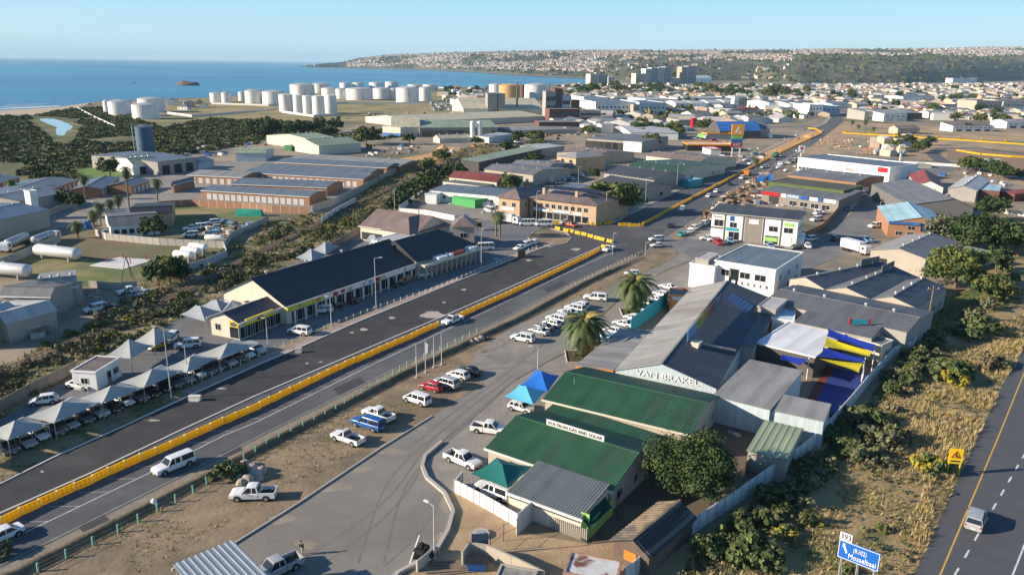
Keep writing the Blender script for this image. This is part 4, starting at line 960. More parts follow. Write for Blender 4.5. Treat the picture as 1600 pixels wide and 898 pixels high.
# ================================================================ BUILDINGS, near right
W_RIB = mat('ribbed_wall', (.45,.52,.55), .6, .14, .5, stretch=(6,6,.3))
GR = 'green roofed workshops'
b = house('workshop', 'long green corrugated roof workshop nearest the camera with the name board on its ridge', (763,698), (955,763), None, 3.2, rh=1.7, rid=(799,647), wall=W_TAN, rm=R_GREEN, rib=.30, oh=.3, trim=CONC_LT, win=((1,3,.9,1.2,1.2),(1,1,0,1,2.2,'d',.05,.25)))
T_ = Matrix.Translation((b.L*.50, b.W/2, b.h+b.rh+.05))
mb = MB(); mb.box(-4.2, 4.2, -.06, .06, 0, .85); q = mb.build('name_board', CONC_LT, b.t); q.location = T_.translation
text_on(q, 'VOLTRON GAS AND SOLAR', .6, (0, -.09, .42), (PI/2, 0, 0), mat('sign_ink', (.03,.04,.06), .7, 0), width=7.9)
for s in (-3.5, 3.5): MB().box(-.05, .05, .06, .5, -.6, .6).build('strut', STEEL, q).location = (s, 0, 0)
house('link_building', 'low dark green roof section between the two green workshops', (850,643), (1013,697), (862,630), 3.2, 'mono', .4, W_TAN, R_GREEN, rib=.30, oh=.1)
b = house('workshop', 'second green corrugated roof workshop beside the big grey hardware roof', (852,622), (1077,676), None, 4.0, rh=1.6, rid=(880,580), wall=W_TAN, rm=R_GREEN, rib=.30, oh=.3, trim=W_CREAM, win=((1,3,1.2,1.2,1.2),(3,1,0,3,2.8,'r')))
MB().tube((0,0,0), (0,0,1.0), .04, n=5).build('vent_pipe', STEEL, b.t).location = (b.L*.12, b.W*.3, b.h+1.2)
def sail(lab, px, hs, m):
    P = [G(x, y, h_) for (x, y), h_ in zip(px, hs)]; c = sum(P, Vector())/4; t = thing('shade_sail', lab, 'shade sail', (c.x, c.y, 0)); mb = MB(); n = 8; o_ = Vector((c.x, c.y, 0)); g = []
    for i in range(n+1):
        row = []
        for j in range(n+1):
            u, v = i/n, j/n; v2 = .5+(v-.5)*(1-.22*math.sin(PI*u)); u2 = .5+(u-.5)*(1-.06*math.sin(PI*v)); p = P[0].lerp(P[1], u2).lerp(P[3].lerp(P[2], u2), v2)-o_; p.z -= .35*math.sin(PI*u)*math.sin(PI*v); row.append(p)
        g.append(row)
    for i in range(n):
        for j in range(n): mb.quad(g[i][j], g[i+1][j], g[i+1][j+1], g[i][j+1])
    mb.build('cloth', m, t, smooth=True); q = P[1]-o_; MB().tube((q.x, q.y, 0), (q.x, q.y, q.z+.3), .07, n=6).build('mast', PL_WHITE, t); return t
b = house('lean_to', 'grey corrugated lean-to roof against the green workshop, with a barred gallery below', (795,767), (908,808), (832,728), 2.7, 'mono', .9, W_CREAM, mat('roof_grey_green', (.15,.17,.165), .5, .1, .5, panels=1.4), rib=.36, oh=.15, trim=W_WHITE)
mb = MB()
for i in range(70): mb.box(b.L*(.02+.96*i/70), b.L*(.02+.96*i/70)+.04, -.05, 0, 2.0, 2.6)
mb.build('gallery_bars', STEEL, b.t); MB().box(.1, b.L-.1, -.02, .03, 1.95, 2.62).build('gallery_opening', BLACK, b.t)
wall_line('lime_wall', 'lime green wall beside the grey lean-to', [(917,844),(957,803)], 2.0, W_LIME, 30, posts=False, pname='wall_face')
sail('dark green net stretched beside the lime wall', [(911,812),(943,768),(957,792),(921,833)], (2.3,2.6,2.2,2.1), sail_mat('dark_green', (.008,.06,.035)))
wall_line('lime_wall', 'short bright lime wall stub at the lean-to corner', [(906,836),(920,841)], 3.0, W_LIME, 30, posts=False, pname='wall_face')
post_fence('slat_fence', 'weathered grey slat fence below the lean-to', [(834,812),(870,828),(916,846)], .24, 1.55, mat('slat_grey', (.33,.30,.26), .9, .2), rails=(1.3,), r=.07, box=True)
wall_line('panel_wall', 'white concrete panel wall in front of the parked camper', [(722,757),(711,769),(760,795),(807,823)], 1.75, PL_WHITE, 1.15, posts=True, cap=CONC)
wall_line('panel_wall', 'taller shaded panel wall turning towards the slat fence', [(808,835),(832,813)], 2.6, mat('shade_side_panel', (.5,.5,.5), .8, .1), 1.3)  # white panels greyed, the shade of this side put in the colour
tent('shade_sail', 'dark teal shade net over the parked camper', [(735,739),(794,763),(832,728),(776,714)], 2.9, 1.0, sail_mat('teal', (.01,.13,.12)))
tent('shade_sail', 'pale blue shade net in front of the green workshops', [(787,619),(834,632),(853,610),(812,600)], 2.6, 1.3, sail_mat('pale_blue', (.10,.42,.62)))
tent('shade_sail', 'deep blue shade net behind the pale blue one', [(812,602),(856,612),(874,586),(838,577)], 2.8, 1.6, sail_mat('deep_blue', (.01,.13,.50)))
# hardware store
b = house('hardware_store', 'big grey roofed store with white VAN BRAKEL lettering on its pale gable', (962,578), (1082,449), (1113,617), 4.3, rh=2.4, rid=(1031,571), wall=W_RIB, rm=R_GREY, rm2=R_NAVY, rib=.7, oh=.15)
VB = b
side = None
# the gable that faces the camera: pick the end whose centre is nearer
T1, _ = wall_T(b, 1); T3, _ = wall_T(b, 3); mw = b.t.matrix_world if False else (Matrix.Translation(b.t.location) @ Matrix.Rotation(b.t.rotation_euler.z, 4, 'Z'))
fs = 1 if (mw @ Vector((b.L, b.W/2, 0))).length < (mw @ Vector((0, b.W/2, 0))).length else 3
T, Ls = wall_T(b, fs)
me = text_mesh('VAN BRAKEL', 1.35).copy(); me.materials.append(mat('white_letters', (.75,.74,.70), .7, 0)); q = link('lettering', me, b.t)
uR = .36; q.location = T @ Vector((Ls*.525, -.12, 4.6)); q.rotation_euler = (PI/2, 0, T.to_euler().z)
q.scale = (1.25, 1, 1)
# board along the ridge
yr = None
ridge_y = [v for v in [0]]
rp = min(.85, max(.15, 0))
def ridge_local(o, px, h): return (Matrix.Rotation(-o.t.rotation_euler.z, 4, 'Z') @ Matrix.Translation(-o.t.location)) @ G(*px, h)
a_, b_ = ridge_local(b, (1074,530), 7.2), ridge_local(b, (1128,468), 7.2)
d = (b_-a_); n = 9; rz = math.atan2(d.y, d.x)
cols = [(.10,.25,.45),(.12,.30,.50),(.30,.28,.05),(.32,.30,.06),(.25,.22,.05),(.35,.06,.04),(.05,.07,.10),(.08,.14,.25),(.05,.07,.12)]
for i in range(n):
    m_ = mat('ridge_board_%d' % i, cols[i], .5, .1); q = MB().box(.02, d.length/n-.02, -.05, .05, -.3, 1.5).build('board_panel', m_, b.t); q.location = a_+d*(i/n); q.rotation_euler = (0, 0, rz)
# solar array on the far slope
SOLAR = mat('solar_panel', (.015,.05,.14), .25, .05, spec=.6)
def solar_grid(o, p00, p10, p01, nx, ny, h0, hn=None, name='solar_panel', m=None):
    inv = (Matrix.Rotation(-o.t.rotation_euler.z, 4, 'Z') @ Matrix.Translation(-o.t.location)); A_, B_, C_ = (inv @ G(*p, hh) for p, hh in zip((p00, p10, p01), h0))
    U_, V_ = (B_-A_)/nx, (C_-A_)/ny; nn = U_.cross(V_).normalized(); nn = nn if nn.z > 0 else -nn; g = .05; mb = MB()
    P = [U_*g+V_*g, U_*(1-g)+V_*g, U_*(1-g)+V_*(1-g), U_*g+V_*(1-g)]
    me = MB().hexa([p+nn*.10 for p in P], [p+nn*.15 for p in P]).mesh(name, m or SOLAR)
    for i in range(nx):
        for j in range(ny): link(name, me, o.t).location = A_+U_*i+V_*j
solar_grid(b, (1127,474), (1162,495), (1145,459), 6, 5, (6.0,4.7,6.0))
house('lean_to', 'grey lean-to roof on the street side of the hardware store', (972,512), (900,570), (965,575), 3.7, 'mono', .5, mat('orange_wall', (.50,.20,.05), .8, .1), R_GREY, oh=.15)
house('store_annex', 'low weathered grey roof annex with a pale ribbed wall, next to the hardware store gable', (1114,618), (1203,640), (1153,560), 4.1, 'mono', .3, W_RIB, R_GREY, oh=.1)
house('store_annex', 'narrow weathered grey roof annex reaching the blue paved yard', (1204,640), (1287,658), (1224,619), 3.9, 'mono', .3, W_RIB, R_GREY, oh=.1)
house('white_roof_hall', 'flat white roofed hall beside the striped shade sails', (1181,537), (1273,559), (1222,500), 3.6, 'flat', .2, W_DARK, R_WHITE, oh=.1, trim=W_WHITE)  # dark walls stand in for the shade beneath the roof
house('roof_link', 'small pale flat roof between the white roof and the long grey roof', (1206,499), (1240,503), (1215,480), 3.8, 'flat', .15, W_WHITE, mat('pale_blue_roof', (.50,.60,.68), .6, .05), oh=.1)
house('ribbed_shed', 'grey ribbed roof shed behind the white roofed hall', (1241,503), (1362,528), (1250,485), 4.1, 'mono', .5, W_GREY, R_MID, rib=.5, oh=.1)
house('long_shed', 'very long grey corrugated roof shed in front of the three gables', (1196,470), (1417,518), (1428,481), 4.6, rh=1.1, rid=(1419,492), wall=W_GREY, rm=R_MID, rib=.45, oh=.2)
t = house('skylight_box', 'small pale square roof hatch on the dark roof beside the solar array', (1184,480), (1212,485), (1196,464), 5.2, 'flat', .1, W_GREY, R_LIGHT, oh=.05)
t = house('store_annex', 'narrow dark roof strip along the east side of the hardware store', (1177,543), (1213,480), (1188,480), 4.2, 'mono', .1, W_GREY, R_NAVY, oh=.1)
q = MB().box(-.5, 9.5, -.35, .35, 0, .18).build('ridge_cap', R_GREY, VB.t); p0 = ridge_local(VB, (1090,536), 6.3); p1 = ridge_local(VB, (1146,547), 5.1); q.location = p0; dd = p1-p0; q.rotation_euler = (0, -math.atan2(dd.z, math.hypot(dd.x, dd.y)), math.atan2(dd.y, dd.x)); q.scale = (dd.length/9, 1, 1)
house('vent_box', 'small cream ventilation box on the hardware store roof', (1081,537), (1091,539), (1084,532), 6.5, 'flat', .1, W_CREAM, R_LIGHT, oh=.05)
# blue paved yard with sails
patch('blue_yard_floor', [(1268,640),(1303,574),(1362,588),(1345,612),(1310,655),(1288,678),(1276,672)], mat('blue_paint_floor', (.02,.045,.20), .8, .15, .5, world=True), .40)
patch('yard_border', [(1255,634),(1291,572),(1303,574),(1270,638)], mat('red_oxide_floor', (.16,.04,.03), .9, .15, .5, world=True), .41)
YB = mat('sail_yellow', (.75,.58,.01), .8, .05); BB = mat('sail_blue', (.01,.04,.35), .8, .05)
sail('upper deep blue striped sail beside the ribbed shed', [(1293,513),(1368,538),(1366,550),(1291,525)], (4.4,3.6,3.6,4.4), BB)
sail('upper yellow sail with a dark curl print', [(1290,526),(1366,550),(1359,557),(1286,541)], (4.4,3.6,3.6,4.4), YB)
sail('lower deep blue sail between the two yellow ones', [(1286,542),(1352,561),(1350,567),(1279,557)], (4.4,3.6,3.6,4.4), BB)
sail('lowest yellow sail over the blue yard', [(1279,560),(1350,567),(1342,582),(1288,563)], (4.4,3.4,3.4,4.3), YB)
sail('plain blue sail beside the corner of the white roof', [(1221,553),(1264,561),(1250,571),(1218,561)], (3.9,3.6,3.6,3.8), BB)
b = house('play_shop', 'cream shop wall with a red stripe beside the blue sails', (1316,524), (1377,541), (1335,517), 3.2, 'flat', .3, W_CREAM, R_MID, oh=.05)
t = thing('roof_sign', 'turquoise and red sign stand on the ribbed shed roof', 'sign', G(1342,507,4.7)); MB().box(-1.6,1.6,-.1,.1,.1,1.0).build('sign_face', W_TURQ, t)
for s in (-1.9, 1.7): MB().box(s, s+.3, -.15, .15, 0, 1.2).build('sign_post', C['red'], t)
# yard buildings and walls on the right
house('outbuilding', 'sage green flat roofed outbuilding at the yard corner', (1169,703), (1229,718), (1206,663), 2.9, 'mono', .35, W_GREY, R_SAGE, rib=.8, oh=.2)
wall_line('brick_wall', 'broken red brick wall below the sage roof', [(1164,742),(1178,728),(1205,735),(1210,745)], 1.9, W_BRICK, 3, posts=False, pname='wall_face')
wall_line('boundary_wall', 'long pale panel wall between the yards and the dark bank', [(1076,838),(1130,801),(1180,766),(1218,739),(1268,702),(1292,677),(1330,634),(1356,602),(1395,558),(1424,548),(1452,512)], 2.0, mat('boundary_panel', (.55,.57,.58), .85, .1, .6), 1.9, cap=CONC)
wall_line('boundary_wall', 'short piece of pale panel wall below the brown shed', [(975,915),(1008,886)], 2.0, mat('boundary_panel', (.5,.5,.5)), 1.9, cap=CONC)
b = house('shed', 'brown timber shed with an orange board on its gable', (959,841), (1030,785), (1012,869), 2.6, rh=1.1, rid=(988,842), wall=mat('shed_wall', (.13,.095,.075), .9, .15), rm=mat('roof_shed_brown', (.23,.17,.105), .8, .2, .6, col2=(.10,.085,.075), mix=(.45,.6,.5)), rm2=mat('roof_shed_dark', (.035,.033,.035), .7, .1, 1.2, col2=(.16,.15,.14), mix=(.52,.62,1.0), stretch=(.06,1.6,1.6)), rib=.6, oh=.35)  # second slope's dark is mostly shade put in its colour, with rib streaks
fs = 1 if (Matrix.Translation(b.t.location) @ Matrix.Rotation(b.t.rotation_euler.z, 4, 'Z') @ Vector((b.L, b.W/2, 0))).length < b.t.location.length else 3
board(b, fs, .32, .66, .9, 2.0, mat('orange_board', (.60,.20,.03), .7, .1))
b = house('container', 'patchy rusty white shipping container at the bottom edge', (882,897), (962,912), (896,866), 2.5, 'flat', .08, mat('container_side', (.60,.60,.58), .7, .1, .5, stretch=(8,8,.2)), mat('rusty_top', (.55,.54,.52), .8, .15, .8, col2=(.17,.07,.045), mix=(.50,.60,.5)), oh=.02, trim=mat('container_rim', (.35,.20,.14), .8, .3, 2))
b = house('carport_roof', 'blue grey corrugated roof at the bottom edge beside the walking person', (328,947), (421,903), (281,883), 4.5, 'mono', .3, W_DARK, mat('roof_blue_steel', (.26,.30,.34), .45, .1, .6), rib=.55, oh=.1, trim=CONC_LT)
# bottom edge yard
t = wall_line('yard_wall', 'tan plastered yard wall at the bottom edge', [(722,884),(733,868),(760,872),(800,890),(850,915)], 1.7, W_TAN, 40, posts=False, pname='wall_face', th=.22)
wall_line('gate', 'blue grey solid gate in shade beside the manhole', [(738,868),(763,866)], 2.6, mat('gate_blue', (.10,.14,.20), .6, .1), 30, pname='gate_leaf')
wall_line('low_wall', 'short concrete wall beside the leaning pole', [(652,893),(679,869)], 1.3, CONC, 2.2, pname='block_panel')
t = thing('rubble_pile', 'black tyres and scrap heaped beside the lamp post', 'scrap heap', G(662,868))
mb = MB()
for i in range(9): mb.tube((R.uniform(-1,1), R.uniform(-1,1), .1+i*.12), (R.uniform(-1,1), R.uniform(-1,1), .35+i*.12), .35, .30, n=10)
mb.build('tyres', TYRE, t); MB().tube((-1.3,-1.6,0), (-.4,.2,2.4), .09, n=6).build('leaning_pole', CONC_LT, t)
t = thing('manhole', 'round concrete manhole ring on the sandy yard', 'manhole', G(751,836)); MB().tube((0,0,-.2), (0,0,.35), .95, n=20).build('ring', CONC, t); MB().tube((0,0,.35), (0,0,.39), .5, n=16).build('cover', STEEL, t)
t = thing('plank_stack', 'stack of old planks beside the scrap at the bottom edge', 'planks', G(705,888))
for i in range(8): q = MB().box(-2.4,2.4,-.14,.14,0,.08).build('plank', WOOD, t); q.location = (R.uniform(-.3,.3), -1.2+i*.33, .02+.04*(i % 3)); q.rotation_euler = (0, 0, R.uniform(-.1,.3))
t = thing('skip', 'small blue skip behind the yard wall', 'skip', G(745,889)); mb = MB(); mb.hexa([(-.8,-.5,.1),(.8,-.5,.1),(.8,.5,.1),(-.8,.5,.1)], [(-1.1,-.6,1.1),(1.1,-.6,1.1),(1.1,.6,1.1),(-1.1,.6,1.1)]).build('bin', C['blue'], t); MB().box(-1.15,1.15,-.65,.65,1.1,1.16).build('rim', BLACK, t)
house('yard_store', 'low lean-to store with clutter at the bottom edge', (775,905), (830,915), (785,885), 1.8, 'flat', .15, W_TAN, mat('clutter_roof', (.25,.24,.22), .8, .4, 1.5), oh=.05)
post_fence('wire_fence', 'thin wire fence between the two sandy yards', [(766,862),(787,845),(808,836)], 3.5, 2.2, BLACK, rails=(1.0,2.0), r=.04)
# turquoise wall and yard behind the lean-to
wall_line('turquoise_wall', 'curved turquoise wall behind the row of white cars', [(985,520),(1012,500),(1030,487),(1043,474)], 3.0, W_TURQ, 3, posts=False, pname='wall_face')
b = house('tyre_shop', 'orange kiosk with a dark awning at the end of the turquoise wall', (1047,462), (1077,464), (1052,452), 3.4, 'flat', .4, mat('orange_wall', (.50,.20,.05), .8, .1), R_MID, oh=.1); board(b, 0, .1, .9, 2.6, 3.6, W_BLUE)
# ---------------------------------------------------------------- right middle
b = house('office_block', 'white two storey building with a slate roof behind the hardware store', (1117,408), (1212,423), (1171,384), 6.6, 'flat', .35, W_WHITE, R_SLATE, oh=.1, win=((0,1,3.6,2.2,1.5,'w',.12,.28),(0,1,1.2,2.4,4.4,'g',.26,.42),(0,1,3.6,2.4,1.5,'w',.44,.60),(0,1,3.6,2.6,1.5,'w',.68,.86),(1,3,3.6,1.2,1.2),(1,3,.8,1.2,1.2)))
q = MB()
for i in range(6): 
    q = MB().box(-.4,.4,-.45,-.02,0,.6).build('air_conditioner', PL_WHITE, b.t); q.location = (b.L*(.35+.1*i), 0, 2.3)
house('office_wing', 'lower white wing with a small raised roof at the left of the white office', (1078,412), (1117,418), (1098,398), 5.6, 'flat', .3, W_WHITE, R_LIGHT, oh=.1)
house('stair_tower', 'small stair tower roof on the white wing', (1087,404), (1107,407), (1094,394), 6.8, 'flat', .2, W_GREY, R_LIGHT, oh=.3)
b = house('showroom', 'white two storey showroom with stone bays and a long slate roof', (1113,330), (1248,343), (1127,322), 8.2, 'mono', .7, W_WHITE, R_CHAR, oh=.6, trim=W_GREY, win=((0,1,3.9,2.8,2.0,'w',.03,.15),(0,1,3.9,2.2,1.6,'w',.20,.33),(0,1,3.9,2.6,1.6,'w',.66,.80),(0,1,3.9,2.6,1.6,'w',.84,.96),(0,1,.1,3.2,2.6,'g',.20,.36),(0,1,.1,3.4,2.8,'g',.42,.58),(0,1,.1,3.8,2.6,'g',.64,.80),(1,3,4.4,1.1,1.4),(1,3,1.2,1.0,1.2)))
for u0, u1, z0, z1, mm, tx, tm, nm in ((.40,.60,0,8.0,W_STONE,None,None,'stone_bay'),(.155,.17,0,8,W_DARK,None,None,'pier'),(.375,.39,0,8,W_DARK,None,None,'pier'),(.61,.625,0,8,W_DARK,None,None,'pier'),(.81,.825,0,8,W_DARK,None,None,'pier'),
        (.02,.13,6.2,7.2,PL_WHITE,'PLANA',BLACK,'sign_board'),(.22,.27,5.9,7.3,C['blue'],None,None,'sign_board'),(.18,.33,2.9,3.8,W_TURQ,None,None,'sign_board'),(.85,.95,5.9,6.9,W_LIME,None,None,'sign_board'),(.0,.15,3.2,3.6,W_DARK,None,None,'ledge')):
    board(b, 0, u0, u1, z0, z1, mm, tx, tm, out=.12 if nm != 'stone_bay' else .08, name=nm)
board(b, 0, .45, .56, 5.6, 6.9, PL_WHITE, out=.2); board(b, 0, .65, .79, 1.0, 2.2, W_LIME, out=.14); board(b, 0, .84, .94, 1.0, 2.6, PL_WHITE, out=.14)
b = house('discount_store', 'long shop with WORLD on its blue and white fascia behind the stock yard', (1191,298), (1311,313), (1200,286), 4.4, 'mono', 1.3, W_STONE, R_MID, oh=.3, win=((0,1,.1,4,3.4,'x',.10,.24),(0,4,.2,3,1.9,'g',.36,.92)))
for u0, u1, mm, tx, tm in ((.0,.24,C['red'],None,None),(.27,.33,PL_WHITE,None,None),(.34,.50,C['lightblue'],'WORLD',PL_WHITE),(.52,.62,C['blue'],None,None),(.64,.74,PL_WHITE,None,None),(.75,.80,C['blue'],None,None),(.82,.97,PL_WHITE,None,None)): board(b, 0, u0, u1, 3.0, 4.3, mm, tx, tm, out=.2)
house('brick_hall', 'olive brown flat roof hall directly behind the WORLD shop', (1201,285), (1318,299), (1212,276), 5.9, 'flat', .15, mat('ivy_wall', (.09,.13,.04), .9, .3, 1), R_OLIVE, oh=.1)
house('brick_store', 'grey roofed store with striped brick walls behind the olive roof', (1232,273), (1338,285), (1246,261), 5.2, rh=1.2, rid=(1240,264), wall=W_BRICK, rm=R_MID, oh=.3, win=((0,12,.5,2,2.6,'r'),(1,2,.4,2,2.2,'r')))
b = house('supermarket', 'long white supermarket box with a blue grey roof', (1247,247), (1391,263), (1272,240), 6.6, 'flat', .5, W_WHITE, R_SLATE, oh=.1, win=((1,2,.3,3,3,'r'),(0,8,1.2,1.8,1.4,'w',.02,.35)))
board(b, 0, .55, .63, 3.2, 4.6, W_GREY); board(b, 0, .88, .98, 4.4, 6.6, C['red'])
house('house', 'red roofed house beside the street of parked cars', (1428,290), (1474,293), (1442,273), 4.2, 'gableT', 2.4, W_WHITE, R_RED, win=((0,2,.8,1.6,1.4),))
house('warehouse', 'pale grey roofed warehouse behind the red roofed house', (1482,294), (1526,298), (1500,277), 4.6, 'gableT', 1.4, W_GREY, R_LIGHT)
house('warehouse', 'small pale blue flat roof next to the red corrugated yard', (1526,297), (1562,300), (1530,287), 4.0, 'flat', .2, W_MAROON, R_PALEBLUE)
house('shed', 'low red roofed shed at the far end of the yard fence', (1562,299), (1586,303), (1556,287), 3.2, 'mono', .4, W_MAROON, R_RED)
b = house('warehouse', 'big dark gabled warehouse with pale skylights', (1421,320), (1521,324), (1452,291), 5.4, 'gableT', 2.6, mat('dark_grey_wall', (.15,.145,.14), .8, .1), R_MID, rpos=.66, oh=.25)
b = house('tyre_workshop', 'pale blue gabled workshop with a bright blue fascia over brick walls', (1389,346), (1480,352), (1404,324), 4.8, 'gableT', 2.0, W_BRICK, R_PALEBLUE, rpos=.55, oh=.3, win=((0,2,.8,2,1.2,'w',.1,.5),(0,1,2.6,2.2,1.2,'w',.33,.48)))
board(b, 0, 0, .55, 4.2, 5.0, R_BLUE, name='fascia', out=.4); board(b, 0, .56, 1, 2.4, 4.7, C['darkblue'], name='fascia')
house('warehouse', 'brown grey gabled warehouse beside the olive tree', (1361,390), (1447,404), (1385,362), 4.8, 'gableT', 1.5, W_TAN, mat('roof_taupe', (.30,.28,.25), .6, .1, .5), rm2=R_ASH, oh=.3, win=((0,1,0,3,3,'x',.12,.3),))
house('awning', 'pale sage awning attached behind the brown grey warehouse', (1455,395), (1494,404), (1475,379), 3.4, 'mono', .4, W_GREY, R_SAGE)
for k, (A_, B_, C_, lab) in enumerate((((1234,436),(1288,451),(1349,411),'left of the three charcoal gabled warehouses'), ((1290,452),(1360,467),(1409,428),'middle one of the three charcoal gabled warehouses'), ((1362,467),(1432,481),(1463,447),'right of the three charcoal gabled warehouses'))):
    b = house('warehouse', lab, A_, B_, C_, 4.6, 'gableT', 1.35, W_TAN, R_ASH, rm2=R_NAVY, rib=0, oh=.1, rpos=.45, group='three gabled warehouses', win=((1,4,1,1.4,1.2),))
    if k < 2: q = MB().box(-.08,.08,0,7,0,1.6).build('ridge_board', R_MID, b.t); q.location = (b.L*.45, b.W*.70, b.h+b.rh)
house('store_room', 'small tan flat roofed store beside the left charcoal gable', (1226,452), (1248,457), (1232,445), 3.6, 'flat', .2, W_TAN, R_DARK, oh=.1)
# walls on the right
wall_line('yard_wall', 'brown yard wall behind the showroom', [(1256,372),(1285,358),(1300,342),(1310,330)], 1.8, W_BRICK, 6, posts=False, pname='wall_face')
wall_line('yard_wall', 'rusty red fence of the scrap yard near the interchange', [(1562,305),(1590,312),(1620,320)], 2.0, W_MAROON, 4, posts=False, pname='wall_face')
wall_line('yard_wall', 'pale wall at the grassy plot near the interchange', [(1558,332),(1600,338),(1640,343)], 1.6, CONC_LT, 3, pname='panel')
# ================================================================ BUILDINGS, left of the road
b = house('shop_row', 'long dark roofed row of shops with a cream gable wall', (447,477), (653,408), None, 4.0, rh=4.2, rid=(406,431), wall=W_CREAM, rm=R_DARK, rib=.0, oh=.5, trim=CONC_LT, win=((0,14,.1,3.0,2.4,'g',.03,.98),))
YS = mat('sign_yellow_green', (.55,.55,.06), .6, .05); YSG = mat('sign_yellow', (.62,.52,.02), .6, .05)
for u0, u1, mm, tx, tm in ((.0,.06,YSG,None,None),(.08,.16,YS,None,None),(.165,.23,YS,'o',C['orange']),(.24,.30,PL_WHITE,None,None),(.305,.33,C['red'],None,None),(.34,.40,PL_WHITE,'o',C['red']),(.44,.52,PL_WHITE,None,None),(.54,.62,PL_WHITE,'o',C['lightblue']),(.63,.66,C['red'],None,None),(.70,.86,PL_WHITE,None,None),(.88,.98,PL_WHITE,None,None)): board(b, 0, u0, u1, 2.7, 3.7, mm, tx, tm, out=.35)
for i in range(15): MB().box(-.15,.15,-.15,.15,0,2.7).build('column', CONC_LT, b.t).location = (b.L*(.03+.95*i/14), -.9, 0)
b = house('shop_row', 'far dark hipped part of the shop row above the arcade', (650,409), (741,381), None, 4.2, roof='hipR', rh=4.3, rid=(650,367), wall=W_GREY, rm=R_DARK, oh=.5, trim=W_TAN)
mb = MB()
for i in range(12): MB().box(-.2,.2,-.2,.2,0,2.9).build('arcade_column', W_TAN, b.t).location = (b.L*(.05+.93*i/11), -2.0, 0)
MB().box(b.L*.02, b.L, -2.3, 0, 2.9, 3.5).build('arcade_fascia', W_CREAM, b.t)
for u0, u1, mm, tx, tm in ((.25,.40,PL_WHITE,None,None),(.45,.50,PL_WHITE,None,None),(.51,.70,mat('sign_dusty_red', (.30,.06,.05), .6, .05),None,None),(.80,.90,PL_WHITE,None,None)): board(b, 0, u0, u1, 3.5, 4.3, mm, tx, tm, out=2.2)
b = house('shop', 'small cream corner shop with yellow sign boards and a slate roof', (373,503), (441,477), (321,497), 3.6, rh=1.3, rid=(345,490), wall=W_CREAM, rm=mat('roof_plum', (.065,.055,.075), .6, .1), rib=0, oh=.4, trim=W_WHITE, win=((0,5,.1,3,2.4,'g',.02,.9),(3,1,1.2,1.4,1.3,'w',.1,.4),(3,1,.1,2.6,2.4,'g',.7,.98)))
board(b, 0, .12, .75, 2.6, 3.7, YSG, 'o', C['maroon'], out=.5); board(b, 3, .70, 1.0, 2.5, 3.6, YSG, 'o', C['grey'], out=.3)
for k, (px, pk) in enumerate((([(281,491),(321,502),(346,486),(306,476)], 1.5), ([(309,479),(346,487),(368,476),(332,468)], 1.4), ([(346,487),(376,482),(384,472),(350,467)], 1.1))):
    tent('shade_net', ['grey shade net nearest the parking lot beside the corner shop','middle grey shade net behind the corner shop','small grey shade net against the corner shop roof'][k], px, 2.7, pk, sail_mat('grey', (.28,.31,.33)))
house('annex', 'dark roofed annex between the corner shop and the cream gable', (378,474), (402,479), (352,461), 3.0, 'flat', .2, W_CREAM, R_DARK, oh=.1)
b = house('workshop', 'brown roofed L shaped building behind the shop row', (563,352), (650,365), None, 4.4, rh=3.6, rid=(586,326), wall=W_CREAM, rm=R_BROWN, oh=.4, trim=W_CREAM, win=((0,1,.4,10,2.2,'x',.03,.5),(0,3,1.4,1.4,1.2,'w',.55,.95)))
house('workshop', 'lighter brown hipped wing between the brown roof and the shop row', (640,366), (700,352), (690,338), 4.6, 'hip', 3.4, W_CREAM, R_BROWN, oh=.4)
house('gate_house', 'brown hipped pavilion at the far end of the shops', (708,354), (741,354), (713,345), 6.4, 'hip', 2.4, W_TAN, R_BROWN, oh=.5, win=((0,1,3.2,2,1.4),))
house('flat_store', 'pale flat roof behind the middle of the shop row', (605,380), (648,368), (612,368), 4.2, 'flat', .2, W_WHITE, R_LIGHT, oh=.1)
b = house('car_wash_office', 'small white office with a brownish roof on the used car lot', (149,583), (187,560), (120,576), 3.0, 'flat', .25, W_WHITE, R_BROWN, oh=.1, win=((0,1,.1,1,2.1,'d',.4,.6),(0,1,1,1.4,1.1,'w',.65,.9),(3,1,1.1,1.2,1.0)))
# used car lot nets
TG = sail_mat('pale', (.36,.37,.35)); TR = 'pale shade nets over the used car row'
for k, (Lp, Bp, Rp) in enumerate((((313,551),(343,561),(400,540)), ((262,573),(292,582),(335,561)), ((195,594),(224,606),(282,581)), ((130,619),(159,630),(219,608)), ((48,648),(84,661),(151,631)), ((-20,674),(12,688),(70,664)), ((-95,703),(-62,718),(-8,690)))):
    Lp, Rp = (Lp[0]-8, Lp[1]+3), (Rp[0]+7, Rp[1]-3)
    tent('shade_net', f'pale pyramid shade net over the used cars, {ORD[k]} from the far end of its row', [Lp, Bp, Rp, (Lp[0]+Rp[0]-Bp[0], Lp[1]+Rp[1]-Bp[1])], 2.6, 1.15, TG, TR)
tent('shade_net', 'lower grey shade net of the back pair beside the white office', [(163,556),(204,560),(241,539),(204,533)], 2.6, 2.0, TG, 'back pair of shade nets')
tent('shade_net', 'upper grey shade net of the back pair next to the railway scrub', [(206,534),(242,541),(278,520),(243,512)], 2.6, 1.8, TG, 'back pair of shade nets')
for k, px in enumerate(([(462,402),(488,411),(511,397),(486,388)], [(487,391),(509,398),(530,385),(508,377)], [(569,377),(591,381),(600,371),(578,367)], [(572,386),(593,389),(600,379),(579,375)])):
    tent('shade_net', ['dark grey shade net behind the near part of the shop row','second dark grey shade net further along behind the shops','small grey shade net in the courtyard, the upper one','small grey shade net in the courtyard, the lower one'][k], px, 2.7, 1.5, sail_mat('grey', (.28,.31,.33)))
